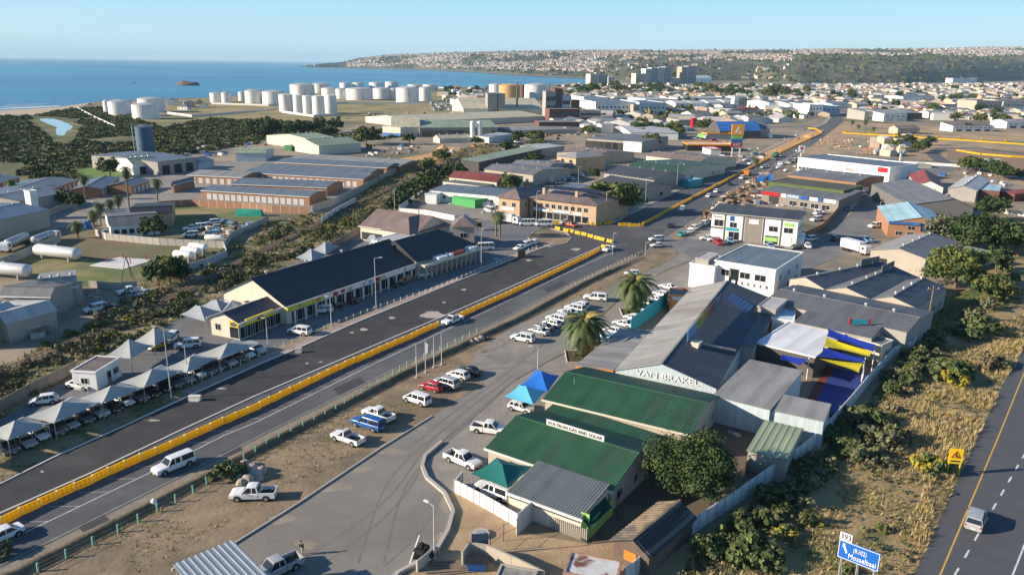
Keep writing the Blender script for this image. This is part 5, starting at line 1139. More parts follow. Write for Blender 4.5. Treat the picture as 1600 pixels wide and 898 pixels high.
wall_line('panel_wall', 'brown grey panel wall between the used car lot and the railway', [(-60,690),(0,644),(60,611),(120,580)], 1.9, mat('old_panel', (.25,.21,.17), .9, .15), 2.0)
wall_line('panel_wall', 'brown panel wall behind the brown roofed building', [(505,398),(545,374),(575,358)], 2.0, mat('old_panel', (.25,.21,.17)), 2.5)
# peach shopping building with solar panels
b = house('apartment_shops', 'peach two storey building with rows of solar panels on its brown roof', (828,308), (932,320), (846,290), 6.8, 'hip', 3.0, W_PEACH, R_BROWN, oh=.9, trim=W_TAN, win=((0,9,3.8,1.6,1.5,'w',.03,.9),(0,8,.1,2.4,2.4,'g',.05,.9),(0,2,.1,3,2.6,'x',.35,.6)))
board(b, 0, .05, .30, 2.7, 3.5, mat('sign_pale_blue', (.45,.60,.68), .6, .05)); board(b, 0, .36, .62, 2.7, 3.5, mat('sign_pale_blue', (.45,.60,.68))); board(b, 0, .66, .80, 2.7, 3.5, PL_WHITE)
for v in (.12, .62): MB().box(-.5,.5,-.5,.5,0,2.6).build('chimney', W_PEACH, b.t).location = (b.L*v, b.W*.18, b.h+.3)
inv = None
def roof_solar(o, u0, u1, v0, v1, nx, ny):
    """panels on the near slope, in fractions of the length and of the eave-to-ridge run"""
    s = o.W/2; A_ = Vector((o.L*u0, s*v0, o.h+o.rh*v0)); U_ = Vector((o.L*(u1-u0)/nx, 0, 0)); V_ = Vector((0, s*(v1-v0)/ny, o.rh*(v1-v0)/ny)); nn = U_.cross(V_).normalized(); g = .04
    P = [U_*g+V_*g, U_*(1-g)+V_*g, U_*(1-g)+V_*(1-g), U_*g+V_*(1-g)]; me = MB().hexa([p+nn*.12 for p in P], [p+nn*.18 for p in P]).mesh('solar_panel', SOLAR)
    for i in range(nx):
        for j in range(ny): link('solar_panel', me, o.t).location = A_+U_*i+V_*j
SOLAR = mat('dark_solar', (.018,.022,.035), .3, .05, spec=.5)
roof_solar(b, .12, .86, .68, .9, 24, 1); roof_solar(b, .20, .58, .38, .6, 14, 1); roof_solar(b, .66, .82, .38, .6, 6, 1)
b = house('apartment_wing', 'peach hipped wing with a sign beside the taxi rank', (779,307), (812,311), (791,296), 6.8, 'hip', 2.6, W_PEACH, R_BROWN, oh=.8, win=((0,2,3.8,1.6,1.5),(1,2,3.8,1.2,1.5)))
board(b, 0, .15, .75, 2.6, 3.6, PL_WHITE)
house('rear_wing', 'slate blue roof behind the solar panels', (858,297), (925,303), (862,284), 5.5, 'flat', .3, W_GREY, R_SLATE, oh=.2)
# block beyond the builders' yard
b = house('store', 'long white store with a slate roof behind the builders yard', (672,297), (779,306), (676,288), 4.2, 'mono', .5, W_WHITE, R_SLATE, win=((0,8,1.4,1.4,1.2),))
house('store_room', 'small white cube store at the corner of the builders yard', (664,304), (682,305), (667,298), 3.4, 'flat', .2, W_WHITE, R_LIGHT)
house('container', 'bright green shipping container in the builders yard', (706,308), (742,314), (709,302), 2.7, 'flat', .05, mat('container_green', (.06,.32,.09), .7, .08), mat('container_green_top', (.08,.36,.11), .7, .08), oh=.02)
house('house', 'maroon roofed house with tan parapets beyond the green container', (702,276), (776,284), (714,265), 4.6, rh=2.0, rid=(710,267), wall=W_CREAM, rm=R_MAROON, win=((0,6,1,1.2,1.2),(3,2,1,1.2,1.2)))
house('porch_block', 'flat roofed tan block in front of the maroon roof', (692,285), (748,292), (700,279), 3.4, 'flat', .3, W_CREAM, R_MID, oh=.1, win=((0,4,.9,1.6,1.2),))
house('warehouse', 'grey warehouse with pale skylights along its roof behind the maroon house', (757,264), (833,273), (776,251), 4.8, rh=1.6, rid=(766,256), wall=W_TAN, rm=R_MID, win=((0,6,1.2,1.8,1.6),(1,1,0,3,3,'r')))
house('warehouse', 'second grey gable behind the skylight warehouse', (800,256), (856,262), (812,247), 4.8, rh=1.4, rid=(806,250), wall=W_GREY, rm=R_MID)
house('house', 'peach villa with a grey hipped roof and a balcony', (872,243), (900,247), (886,235), 6.8, 'hip', 2.0, W_PEACH, R_GREY, oh=.8, win=((0,2,4,2.4,1.6),(1,2,4,1.6,1.6),(0,2,.4,2.4,2.2,'g')))
house('house', 'small tan hipped house left of the peach villa', (848,256), (866,259), (857,251), 3.6, 'hip', 1.8, W_PEACH, R_BROWN)
house('house', 'small brown hipped house in front of the peach villa', (864,261), (884,264), (874,256), 3.4, 'hip', 1.8, W_PEACH, R_BROWN)
house('warehouse', 'long maroon roofed warehouse behind the peach villa', (880,236), (932,243), (903,227), 4.6, rh=1.8, rid=(892,229), wall=W_TAN, rm=R_BROWN, win=((0,5,1,1.5,1.3),))
house('warehouse', 'maroon roofed warehouse end next to the open shed', (934,243), (958,238), (915,230), 4.4, rh=1.6, rid=(925,233), wall=W_TAN, rm=R_BROWN)
b = house('warehouse', 'dark green roofed warehouse with white skylights', (976,262), (1060,271), (992,243), 4.6, rh=2.2, rid=(984,250), wall=W_CREAM, rm=R_DKGREEN, win=((0,8,1,1.5,1.4),(1,2,1,1.5,1.4)))
for i in range(6): q = MB().box(-.4,.4,-1.6,1.6,0,.1).build('skylight', CONC_LT, b.t); q.location = roof_pt(b, .1+.15*i, .22, .15); q.rotation_euler = (math.atan2(b.rh, b.W/2), 0, 0)
house('warehouse', 'taupe roofed warehouse behind the dark green one', (1010,243), (1092,253), (1022,232), 4.6, rh=1.8, rid=(1016,236), wall=W_CREAM, rm=R_BROWN, win=((1,2,1,2,2,'r'),))
house('warehouse', 'charcoal gabled warehouse nearest the big roadside trees', (925,287), (992,298), None, 4.4, rh=2.4, rid=(940,272), wall=W_GREY, rm=R_CHAR, win=((1,2,1,2,1.6),))
house('warehouse', 'second charcoal gabled warehouse in front of the green roof', (944,270), (1022,281), None, 4.4, rh=2.4, rid=(958,257), wall=W_GREY, rm=R_CHAR, win=((1,2,1,2,1.6),))
house('kiosk', 'turquoise kiosk at the roadside fence', (1064,281), (1078,283), (1067,276), 3.0, 'flat', .2, W_TURQ, R_PALEBLUE)
house('carport_roof', 'long pale roofed open shed below the power plant road', (748,253), (862,229), (745,246), 4.6, 'mono', .6, W_DARK, R_SAGE)
house('warehouse', 'small pale gabled shed at the end of the long open shed', (846,232), (882,228), (858,224), 4.8, 'mono', .5, W_GREY, R_LIGHT)
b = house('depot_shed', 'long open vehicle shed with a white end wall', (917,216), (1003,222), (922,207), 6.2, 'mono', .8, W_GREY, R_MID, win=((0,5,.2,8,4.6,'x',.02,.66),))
board(b, 0, .68, 1.0, 0, 6.1, W_WHITE, name='end_wall', out=.1)
house('warehouse', 'low pale roofed shed beside the roadside hedge', (985,207), (1060,208), (995,198), 4.8, 'mono', .6, W_WHITE, R_LIGHT)
wall_line('garden_wall', 'grey blue panel wall along the road below the trees', [(952,333),(985,318),(1020,302),(1048,288),(1076,277)], 2.4, mat('wall_bluegrey', (.33,.34,.35), .9, .1), 5)
wall_line('yard_wall', 'white wall round the builders yard', [(624,333),(665,336),(710,345),(732,342)], 1.8, PL_WHITE, 4)
wall_line('yard_wall', 'grey wall on the railway side of the builders yard', [(624,331),(640,318),(660,305)], 2.0, CONC_LT, 5)
# ---------------------------------------------------------------- storage units on the left
SU = 'rows of brick storage units'
def units(lab, A_, B_, C_, h=3.4, n=12, rm=None, roof='gable', rh=1.0, wall=None, kinds='r'):
    return house('storage_units', lab, A_, B_, C_, h, roof, rh, wall or W_BRICK, rm or R_SLATE, oh=.25, group=SU, trim=CONC_LT, win=((0,n,.05,1.9,2.2,kinds),))
units('nearest long row of brick storage units with a slate roof', (315,297), (483,307), (322,288), n=16)
units('second long row of storage units behind the nearest one', (360,287), (510,293), (370,277), n=14)
units('third row of storage units with two tiers of doors', (380,269), (567,280), (388,261), n=18)
units('fourth row of storage units under a blue grey roof', (400,262), (578,271), (405,255), n=16)
units('fifth row of storage units towards the sand heap', (430,253), (604,262), (438,246), n=16)
units('farthest long row of storage units with a pale roof strip', (448,248), (625,259), (460,239), n=14, rm=R_GREY)
units('short storage row left of the long ones', (293,273), (378,277), (300,264), n=7, rm=R_GREY)
units('small storage block with a bright slate roof at the palms', (268,288), (300,280), (252,293), n=5)
units('brick storage block behind the second palm', (205,290), (233,281), (181,286), n=4)
units('large brick storage block behind the tall palms', (157,295), (186,278), (133,285), n=6)
units('storage block behind the blue roofed depot', (75,296), (120,280), (30,285), n=6)
units('low storage row at the left edge behind the palms', (-20,290), (30,276), (-40,280), n=5)
wall_line('yard_wall', 'long brick boundary wall with piers below the storage rows', [(250,325),(300,322),(380,327),(425,332),(482,335)], 2.4, W_BRICK, 3.2, cap=CONC_LT)
wall_line('yard_wall', 'tall tan boundary wall between the storage rows and the railway', [(488,332),(520,322),(545,310),(590,286),(630,264)], 2.6, W_TAN, 4)
wall_line('yard_wall', 'pale trackside wall beside the railway bend', [(503,350),(528,333),(556,318)], 2.2, CONC_LT, 5)
wall_line('yard_wall', 'panel wall between the gas depot and the office plot', [(150,368),(167,375),(250,383),(350,388)], 2.0, CONC, 2.4)
wall_line('yard_wall', 'shaded panel wall between the gas depot and the railway scrub', [(350,388),(355,402),(318,418),(292,424),(250,432)], 2.0, mat('blue_panel', (.40,.44,.47), .9, .1), 2.4)
wall_line('yard_wall', 'pale panel wall at the far corner of the green plot', [(420,345),(385,362),(362,372),(352,386)], 1.8, CONC, 2.4)
wall_line('yard_wall', 'panel wall in front of the tanker truck', [(0,418),(50,398),(95,378)], 2.2, CONC, 2.6)
wall_line('yard_wall', 'long tan panel wall below the blue roofed depot', [(0,362),(50,350),(98,328),(135,318)], 2.0, W_TAN, 3)
wall_line('yard_wall', 'panel wall beside the grey sheds at the left edge', [(140,449),(180,452),(215,449)], 1.6, CONC, 2.4)
b = house('office', 'grey roofed office between two thin palms', (172,352), (248,346), (185,328), 3.8, rh=1.8, rid=(180,340), wall=W_WHITE, rm=R_MID, win=((0,6,.8,1.4,1.6,'g'),(1,3,.8,1.4,1.2)))
house('office', 'dark roofed rear part of the office plot', (205,335), (268,332), (212,318), 4.4, rh=1.6, rid=(208,326), wall=W_PEACH, rm=R_DARK)
house('depot', 'large steel blue roofed depot at the left edge', (-40,352), (75,327), (-20,303), 5.5, rh=1.4, rid=(-30,330), wall=W_GREY, rm=mat('roof_steel_blue', (.10,.15,.22), .5, .1), oh=.2)
house('depot', 'slate wing of the blue roofed depot', (30,314), (104,300), (20,290), 4.6, rh=1.0, rid=(25,300), wall=W_GREY, rm=R_SLATE, oh=.2)
b = house('silo_frame', 'white plant tower with red bands beside the blue depot', (37,298), (46,300), (40,295), 9, 'flat', .2, W_WHITE, R_LIGHT, oh=.0)
house('shed', 'grey roofed shed at the left edge above the used car lot', (-30,512), (32,484), (-60,470), 4.2, rh=1.6, rid=(-30,488), wall=W_GREY, rm=R_LIGHT, oh=.2)
house('shed', 'long grey shed with a white gutter near the gas depot', (0,461), (78,463), (10,437), 4.4, rh=1.4, rid=(4,449), wall=W_GREY, rm=R_MID, oh=.2, trim=W_WHITE)
house('shed', 'grey shed whose gable faces the railway', (60,452), (118,446), (30,430), 4.4, rh=1.6, rid=(100,438), wall=W_GREY, rm=R_GREY, oh=.2, trim=W_WHITE)
house('shed', 'lower grey shed behind the wall of the left edge yard', (10,505), (87,484), (-20,480), 3.8, rh=1.6, rid=(60,482), wall=W_GREY, rm=R_LIGHT, oh=.2)
# water works and green roofed farm sheds
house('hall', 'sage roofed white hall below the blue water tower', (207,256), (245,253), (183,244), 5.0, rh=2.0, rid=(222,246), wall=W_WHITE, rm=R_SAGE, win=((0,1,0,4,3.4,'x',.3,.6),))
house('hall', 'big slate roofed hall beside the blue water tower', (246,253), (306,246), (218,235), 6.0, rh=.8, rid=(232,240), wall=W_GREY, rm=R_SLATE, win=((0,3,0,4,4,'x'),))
house('house', 'slate roofed house right of the big hall', (310,254), (334,250), (312,243), 3.6, rh=1.4, rid=(311,246), wall=W_BLUE, rm=R_SLATE)
house('shed', 'pale sage roofed shed on the open ground', (368,239), (414,239), (358,231), 4.4, rh=1.2, rid=(362,234), wall=W_PALE if 'W_PALE' in globals() else W_BLUE, rm=R_SAGE)
house('hall', 'pale green roofed hall with yellow gables and three ridges', (500,222), (541,219), (452,209), 5.4, rh=2.4, rid=(476,208), wall=W_CREAM, rm=R_SAGE, oh=.2, win=((0,4,1,2,1.6),))
house('hall', 'pale green front gable of the yellow walled hall', (458,222), (498,228), (480,212), 5.2, 'gableT', 2.6, W_CREAM, R_SAGE, oh=.2)
house('container', 'small dark green container near the pale hall', (444,228), (455,229), (446,225), 2.8, 'flat', .05, C['green'], C['green'], oh=.02)
# blue water tower
c0 = G(229, 240); t = thing('water_tower', 'round dark blue water tank tower', 'water tower', c0); MB().tube((0,0,-.3),(0,0,14.5),4.6,n=28).build('tank', mat('tower_blue', (.06,.12,.20), .6, .15, .6), t, smooth=False)
MB().tube((0,0,14.5),(0,0,15.6),4.7,1.5,n=28).build('tank_roof', R_SLATE, t); MB().tube((-6,-1,0),(-6,-1,15),.2,n=6).build('vent_pipe', STEEL, t)
mb = MB()
for i in range(28): mb.tube((4.6*math.cos(i*PI/14), 4.6*math.sin(i*PI/14), 14.5), (4.6*math.cos(i*PI/14), 4.6*math.sin(i*PI/14), 15.7), .05, n=4)
mb.build('railing', STEEL, t)
# ================================================================ STREET FURNITURE
YEL = mat('barrier_yellow', (.90,.60,.015), .5, .10, 1.5); YELJ = mat('barrier_joint', (.95,.85,.35), .5, .05)
for m_ in (YEL,):   # thin translucent plastic
    N_ = m_.node_tree; b_ = N_.nodes['Principled BSDF']; tr = N_.nodes.new('ShaderNodeBsdfTranslucent'); tr.inputs[0].default_value = (.95,.66,.02,1); ms = N_.nodes.new('ShaderNodeMixShader'); ms.inputs[0].default_value = .5; o_ = N_.nodes['Material Output']; N_.links.new(b_.outputs[0], ms.inputs[1]); N_.links.new(tr.outputs[0], ms.inputs[2]); N_.links.new(ms.outputs[0], o_.inputs[0])
def barrier_mesh():
    mb = MB(); L = 2.05; prof = [(.27,0),(.27,.18),(.13,.42),(.10,.95),(-.10,.95),(-.13,.42),(-.27,.18),(-.27,0)]
    mb.loft([[(x, y, z) for y, z in prof] for x in (-L/2, -.72, -.66, -.06, .06, .66, .72, L/2)] if False else [[(-L/2, y, z) for y, z in prof], [(L/2, y, z) for y, z in prof]])
    for x in (-.55, 0, .55): mb.box(x-.16, x+.16, -.20, .20, .26, .34).box(x-.05, x+.05, -.125, .125, .45, .90)
    mb.m = 1; mb.box(L/2-.04, L/2+.10, -.15, .15, .1, 1.0); return mb.mesh('barrier', [YEL, YELJ])
BM = barrier_mesh(); BG = 'yellow barriers along the road works'; nbar = [0]
def barriers(px, step, label, lim=290):
    Q = resample(gp(*px), step); far = []
    P = gp(*px); tot = sum((P[i+1]-P[i]).length for i in range(len(P)-1)); n = int(tot/step)
    for k in range(n):
        d = (k+.5)*step; i = 0
        while i < len(P)-2 and d > (P[i+1]-P[i]).length: d -= (P[i+1]-P[i]).length; i += 1
        u = (P[i+1]-P[i]).normalized(); p = P[i]+u*d; rz = math.atan2(u.y, u.x)+R.uniform(-.045, .045); p = p+Vector((-u.y, u.x, 0))*R.uniform(-.10, .10)
        if nbar[0] < lim:
            nbar[0] += 1; thing('barrier', label, 'barrier', (p.x, p.y, .08), rz, BG, BM)
        else: far.append((p, rz))
    return far
L1 = 'yellow plastic barrier in the long line along the middle of the main road'
far = []
far += barriers([(-60,852),(0,822),(45,799),(173,741),(326,673),(400,640),(538,574),(640,530),(688,508)], 2.15, L1)
far += barriers([(712,499),(800,459),(880,421),(938,392)], 2.15, L1)
for x, y in ((944,388),(952,379),(940,376),(932,374),(922,371),(912,368),(902,366),(892,363),(884,362),(871,359)):
    p = G(x, y); thing('barrier', 'yellow plastic barrier standing across the junction', 'barrier', (p.x, p.y, .08), ang(G(871,359), G(952,379)), 'barriers across the junction', BM)
for x, y in ((871,350),(922,351),(928,352),(935,351),(949,351),(953,349),(971,353),(979,353),(987,354),(994,354)):
    p = G(x, y); thing('barrier', 'yellow plastic barrier on the far side of the junction', 'barrier', (p.x, p.y, .08), .05, 'barriers on the far side of the junction', BM)
far += barriers([(1001,354),(1030,338),(1060,322),(1100,301),(1150,275),(1195,251),(1215,241),(1255,222),(1282,210)], 2.15, L1)
far += barriers([(1316,208.5),(1400,213.5),(1500,220),(1650,230)], 2.3, L1, 0)
far += barriers([(1494,236),(1530,242),(1580,246),(1650,249)], 2.3, L1, 0)
far += barriers([(1262,201),(1276,203),(1284,208)], 2.3, L1, 0)
mb = MB()
for p, rz in far:
    T = Matrix.Translation((p.x, p.y, .06)) @ Matrix.Rotation(rz, 4, 'Z'); mb.box(-1.1, 1.1, -.26, .26, 0, .3, T).box(-1.1, 1.1, -.11, .11, .3, 1.0, T)
for px in ([(1320,207),(1400,211),(1500,217),(1650,226)],):
    for q in resample(gp(*px), 14): mb.box(q.x-1.4, q.x+1.4, q.y-.3, q.y+.3, .05, 1.3)
mb.build('barrier_lines', YEL)['kind'] = 'stuff'
# fences and posts
GP = mat('post_green', (.22,.46,.36), .7, .1); GC = mat('post_grey', (.40,.37,.32), .9, .1)
post_fence('cable_fence', 'low fence of pale green posts with two cables along the dusty verge', [(60,893),(185,832),(302,770),(417,698),(525,643),(636,573),(700,543),(745,520)], 2.1, 1.05, GP, rails=(.45,.9), r=.11, rm=WOOD)
post_fence('bollard_fence', 'row of short white posts along the shop parking', [(300,602),(430,547),(518,510),(595,480),(683,451),(800,402),(838,388)], 2.0, .85, CONC_LT, rails=(.55,), r=.075)
post_fence('bollard_fence', 'row of short white posts in front of the shaded used cars', [(-40,728),(0,711),(160,642),(300,598),(405,556)], 2.6, .95, CONC_LT, r=.12)
post_fence('guard_rail', 'timber guard rail on the right of the main road before the junction', [(885,452),(920,435),(960,415),(1003,395)], 2.0, .75, GC, rails=(.6,), r=.09, rm=GC)
post_fence('wire_fence', 'wire fence along the road in front of the scrap heaps', [(1113,320),(1150,297),(1190,275),(1230,250),(1262,232)], 3, 1.6, GC, rails=(.7,1.4), r=.06)
t = thing('jersey_block', 'small white concrete block at the kerb beside the used cars', 'concrete block', G(305,626)); MB().box(-.9,.9,-.35,.35,0,.9).box(-.75,.75,-.5,.5,0,.3).build('block', CONC_LT, t)
t = thing('jersey_block', 'grey concrete block at the kerb beside the corner shop parking', 'concrete block', G(467,551)); MB().box(-.6,.6,-.35,.35,0,.9).box(-.45,.45,-.5,.5,0,.3).build('block', CONC, t)
t = thing('sack', 'white sack leaning against a post of the cable fence', 'sack', G(241,790)); mb = MB(); mb.loft([[(r*math.cos(a*PI/4), r*.8*math.sin(a*PI/4), z) for a in range(8)] for r, z in ((.35,0),(.42,.3),(.36,.7),(.14,.95))]).build('bag', C['white'], t, smooth=True)
for x, y, ty, lab, arm in ((268,623,516,'tall street lamp beside the used car row',(-1.2,0)),(588,484,405,'street lamp in front of the middle of the shop row',(1,0)),(518,511,465,'short lamp at the parking of the cream gable',(-.5,0)),(752,420,360,'street lamp at the arcade end of the shops',(.4,.3)),
        (1008,320,279,'street lamp on the garden wall side of the main road',(1,0)),(1057,296,255,'street lamp near the turquoise kiosk',(1,0)),(946,347,300,'street lamp in front of the big roadside trees',(1,0)),(1099,277,258,'far street lamp beside the car dealer',(1,0)),
        (838,349,300,'street lamp before the peach building',(.5,0)),(840,582,543,'street lamp beside the service road near the blue nets',(-1,0)),(679,874,797,'street lamp at the curved kerb near the camera',(-.6,.5)),(419,546,499,'short lamp at the corner shop',(-.3,0)),
        (294,596,540,'thin lamp between the used car nets',(-.4,0)),(1373,337,316,'street lamp on the side street',(.5,0)),(617,336,296,'thin mast behind the brown roof',(.2,0)),(142,640,605,'thin lamp at the near used car nets',(-.4,0)),(957,398,366,'traffic signal post at the end of the barriers',(.2,0)),
        (1008,398,380,'low sign post on the traffic island corner',(.2,0)),(1428,340,320,'thin lamp post beside the dark gabled warehouse',(.4,0)),(1335,262,236,'lamp post behind the long white supermarket',(.5,0)),(903,297,262,'lamp post in the car park behind the peach building',(.5,0))):
    lamp_post(x, y, ty, lab, arm)
for k, (x, y, ty) in enumerate(((651,590,540),(665,582,533),(678,574,527),(690,570,521))):
    p = G(x, y); h = (y-ty)*(p.y*math.cos(PITCH)+H*math.sin(PITCH))/FPX/math.cos(math.atan2(H, p.y)); t = thing('flagpole', f"white flagpole, {ORD[k]} of the four from the near end" + (' with a limp flag' if k == 1 else ''), 'flagpole', p, 0, 'four flagpoles on the verge')
    MB().tube((0,0,0),(0,0,h),.06,.03,n=7).build('pole', PL_WHITE, t); MB().tube((0,0,0),(0,0,.25),.22,n=10).build('base', CONC, t)
    if k == 1: MB().hexa([(.03,-.03,h-2.4),(.35,-.06,h-2.2),(.35,.06,h-2.2),(.03,.03,h-2.4)],[(.03,-.03,h-.3),(.5,-.05,h-.6),(.5,.05,h-.6),(.03,.03,h-.3)]).build('flag', PL_WHITE, t)
# big blue direction sign: posts stand beyond the lower edge of the picture
BLU = mat('sign_blue', (.012,.12,.48), .4, .04); SW_ = mat('sign_white', (.78,.78,.78), .5, .03)
a, b_ = G(1311,884,4.2), G(1374,932,4.2)
hS = 4.4; a = G(1308,868,hS); b_ = G(1372,893,hS)
L = (b_-a).length; rz = ang(a, b_); t = thing('direction_sign', 'blue road sign reading (R102) Mosselbaai with exit number 393', 'road sign', (a.x, a.y, 0), rz)
hp = 1.95
MB().box(0,L,-.05,.05,hS,hS+hp).build('sign_face', BLU, t)
mb = MB(); 
for (x0, x1, z0, z1) in ((.04,L-.04,hS+.04,hS+.09),(.04,L-.04,hS+hp-.09,hS+hp-.04),(.04,.09,hS+.09,hS+hp-.09),(L-.09,L-.04,hS+.09,hS+hp-.09)): mb.box(x0, x1, -.075, -.05, z0, z1)
mb.build('border', SW_, t)
MB().box(0,L*.30,-.05,.05,hS+hp+.01,hS+hp+.80).build('exit_plate', SW_, t)
text_on(t, '393', .85, (L*.15,-.07,hS+hp+.40), (PI/2,0,0), BLACK, L*.25); text_on(t, '(R102)', .66, (L*.53,-.07,hS+hp*.66), (PI/2,0,0), SW_, L*.32); text_on(t, 'Mosselbaai', .78, (L*.60,-.07,hS+hp*.27), (PI/2,0,0), SW_, L*.66)
mb = MB(); mb.quad((L*.10,-.07,hS+hp*.85),(L*.10,-.07,hS+hp*.62),(L*.17,-.07,hS+hp*.85)); mb.quad((L*.115,-.07,hS+hp*.70),(L*.15,-.07,hS+hp*.78),(L*.235,-.07,hS+hp*.42),(L*.20,-.07,hS+hp*.34)); mb.build('arrow', SW_, t)
for u in (.1,.5,.9): MB().tube((L*u,.1,-.2),(L*u,.1,hS+hp*.9),.08,n=7).build('post', STEEL, t)
for u in (.1,.5,.9): MB().tube((L*u,1.5,-.2),(L*u,.2,hS+hp*.5),.05,n=6).build('brace', STEEL, t)
# yellow works sign
p = G(1488,742); t = thing('works_sign', 'yellow roadworks warning sign with a digging figure beside the highway', 'road sign', (p.x,p.y,0), -.18)
YS2 = mat('works_yellow', (.85,.55,.015), .5, .04); MB().box(-.65,.65,-.04,.04,1.35,3.0).build('sign_face', YS2, t)
mb = MB()
for a_, b2 in (((-.42,2.05),(0,2.75)),((0,2.75),(.42,2.05)),((.42,2.05),(-.42,2.05))): mb.tube((a_[0],-.06,a_[1]),(b2[0],-.06,b2[1]),.035,n=4)
mb.build('triangle', C['red'], t); mb = MB(); mb.box(-.06,.02,-.08,-.05,2.15,2.42).tube((-.02,-.065,2.48),(-.02,-.085,2.48),.05,n=8); mb.hexa([(.05,-.08,2.12),(.28,-.08,2.12),(.28,-.05,2.12),(.05,-.05,2.12)],[(.15,-.08,2.25),(.18,-.08,2.25),(.18,-.05,2.25),(.15,-.05,2.25)]); mb.tube((0,-.065,2.36),(.16,-.065,2.22),.015,n=4); mb.build('digging_figure', BLACK, t)
MB().box(-.45,.45,-.065,-.045,1.55,1.70).build('plate_bar', BLACK, t)
for s in (-.55,.55): MB().box(s-.05,s+.05,-.03,.07,-.2,1.5).build('leg', YS2, t)
t.scale = (1.25,1.25,1.25)
# people
person(G(472,867), 1.2, 'person in a dark jacket and pale trousers walking across the tarmac', mat('cloth_dark', (.02,.025,.035), .9, .1), mat('cloth_khaki', (.34,.30,.24), .9, .1), .8)
person(G(953,595), 2.6, 'person in a blue top beside the hardware store', C['blue'], C['grey'], .3) if False else None
person(G(1021,512), 2.0, 'person in dark clothes near the palm planter', C['black'], C['grey'], .4) if False else None
# ================================================================ VEHICLES
car('canopy','white',271,724,-60,24,'white pickup with a canopy driving on the old carriageway beside the barriers')
car('sedan','white',1,834,-60,26,'white sedan cut by the left edge of the photo on the old carriageway')
car('pickup','white',396,769,-60,1,'white double cab pickup parked beside the rocks and green bush')
car('single','white',543,682,-45,-15,'white single cab pickup with an open dark bed, nearest of the verge row')
car('canopy','blue',575,660,-45,-14,'bright blue pickup with a canopy on the dusty verge')
car('pickup','white',591,646,-45,-16,'white pickup with a black bed cover beside the blue pickup')
car('minivan','white',652,622,-38,-12,'white minivan parked alone on the dusty verge')
car('hatch','red',674,602,-35,-9,'red hatchback on the dusty verge')
car('suv','silver',697,597,-35,-10,'silver estate car right of the red hatchback')
car('hatch','white',716,584,-34,-9,'white hatchback beside the black sedan on the verge')
car('sedan','black',733,578,-34,-8,'black sedan at the far end of the verge group')
car('suv','white',817,527,-33,-6,'white estate car on the brick paving below the palm row')
car_row(['sedan silver','sedan grey','hatch white','suv white','hatch silver','sedan white','suv white','hatch white'], 841,516,906,476, -30,-8, 'in the paved row below the palm', 'cars in the paved parking row')
car('canopy','white',930,464,-30,-3,'white pickup with a canopy on the service road between the palms')
car('single','white',707,499,-28,10,'white single cab pickup in the gap of the barrier line')
car('single','white',951,388,-18,7,'white pickup driving past the end of the barriers at the junction')
car('suv','white',1026,373,-22,1,'white estate car crossing the junction, upper of two'); car('sedan','white',1028,382,-22,1,'white sedan crossing the junction, lower of two')
car('hatch','black',1048,352,-10,8,'dark hatchback on the far carriageway before the junction')
for k, (kd, cl, x, y) in enumerate((('hatch','teal',1066,365),('sedan','white',1076,361),('suv','white',1084,356),('hatch','silver',1093,352),('suv','white',1100,349),('sedan','black',1106,347))): car(kd, cl, x, y, -16, 5, f'{cl} {VN[kd]}, {ORD[k]} from the near end of the line left of the showroom', 'cars left of the showroom')
car('hatch','white',988,426,-20,0,'white hatchback on the dry grass island behind the palm')
for k, (kd, cl, x, y) in enumerate((('suv','white',928,538),('hatch','lightblue',949,525),('hatch','white',958,515),('sedan','white',974,504),('hatch','white',989,495),('suv','white',1000,481),('hatch','silver',1016,473),('sedan','white',1025,466),('hatch','white',1033,458),('sedan','white',1044,447))):
    car(kd, cl, x, y, -30, -7, f'{cl} {VN[kd]}, {ORD[k]} from the near end along the turquoise wall', 'cars along the turquoise wall')
car('pickup','white',723,716,50,20,'white double cab pickup on the forecourt beside the teal shade net')
car('pickup','white',765,668,45,6,'white pickup with a loaded bed in front of the nearest green roof')
car('hatch','white',814,634,35,9,'white hatchback under the pale blue shade net')
car('canopy','white',771,765,-45,-18,'white camper pickup behind the white panel wall')
car('pickup','silver',432,885,-40,18,'silver blue double cab pickup at the bottom edge beside the corrugated roof')

car('suv','silver',1525,809,11,-36,'silver estate car driving away on the highway')
# left lots
car('hatch','white',68,623,-38,5,'white hatchback parked alone at the near end of the used car lot'); car('sedan','white',125,599,38,6,'white sedan in front of the small white office')
car('suv','white',293,537,-30,3,'white estate car between the net rows of the used car lot'); car('hatch','gold',246,538,-22,8,'yellow hatchback under the back shade net'); car('minivan','white',266,528,-14,10,'white minivan under the back shade net next to the yellow hatchback')
car('suv','white',468,516,-30,-4,'white estate car in front of the corner shop'); car('minivan','white',503,483,-26,0,'small white van in front of the shops'); car('sedan','maroon',545,468,-24,-2,'maroon sedan in front of the shops')
car('sedan','black',525,476,-22,6,'black sedan beside the small white van at the shops')
car('suv','black',622,441,-18,8,'black estate car under the middle of the shop row'); car('suv','grey',633,437,-18,8,'dark grey estate car next to the black one at the shops'); car('suv','white',661,428,-24,2,'white estate car in front of the arcade'); car('minibus','white',757,387,-24,1,'white minibus at the end of the arcade')
car('minivan','lightblue',5,560,20,4,'pale blue van at the left edge near the railway') if False else None
for k, (kd, x, y) in enumerate((('sedan',812,386),('suv',821,382),('hatch',834,378))): car(kd, 'white', x, y, -18, 5, f'white {VN[kd]}, {ORD[k]} from the left of the three parked beside the traffic island', 'three white cars beside the traffic island')
specs = 'suv grey,sedan silver,hatch white,suv grey,hatch silver,hatch grey,suv silver,sedan black,hatch white,suv grey,sedan black,hatch black,suv grey,sedan silver,hatch white,suv grey,hatch grey,suv silver,sedan grey,hatch white,suv silver'.split(',')
car_row(specs, 10,697,398,545, 18,10, 'under the pale used car nets', 'used cars under the pale nets')
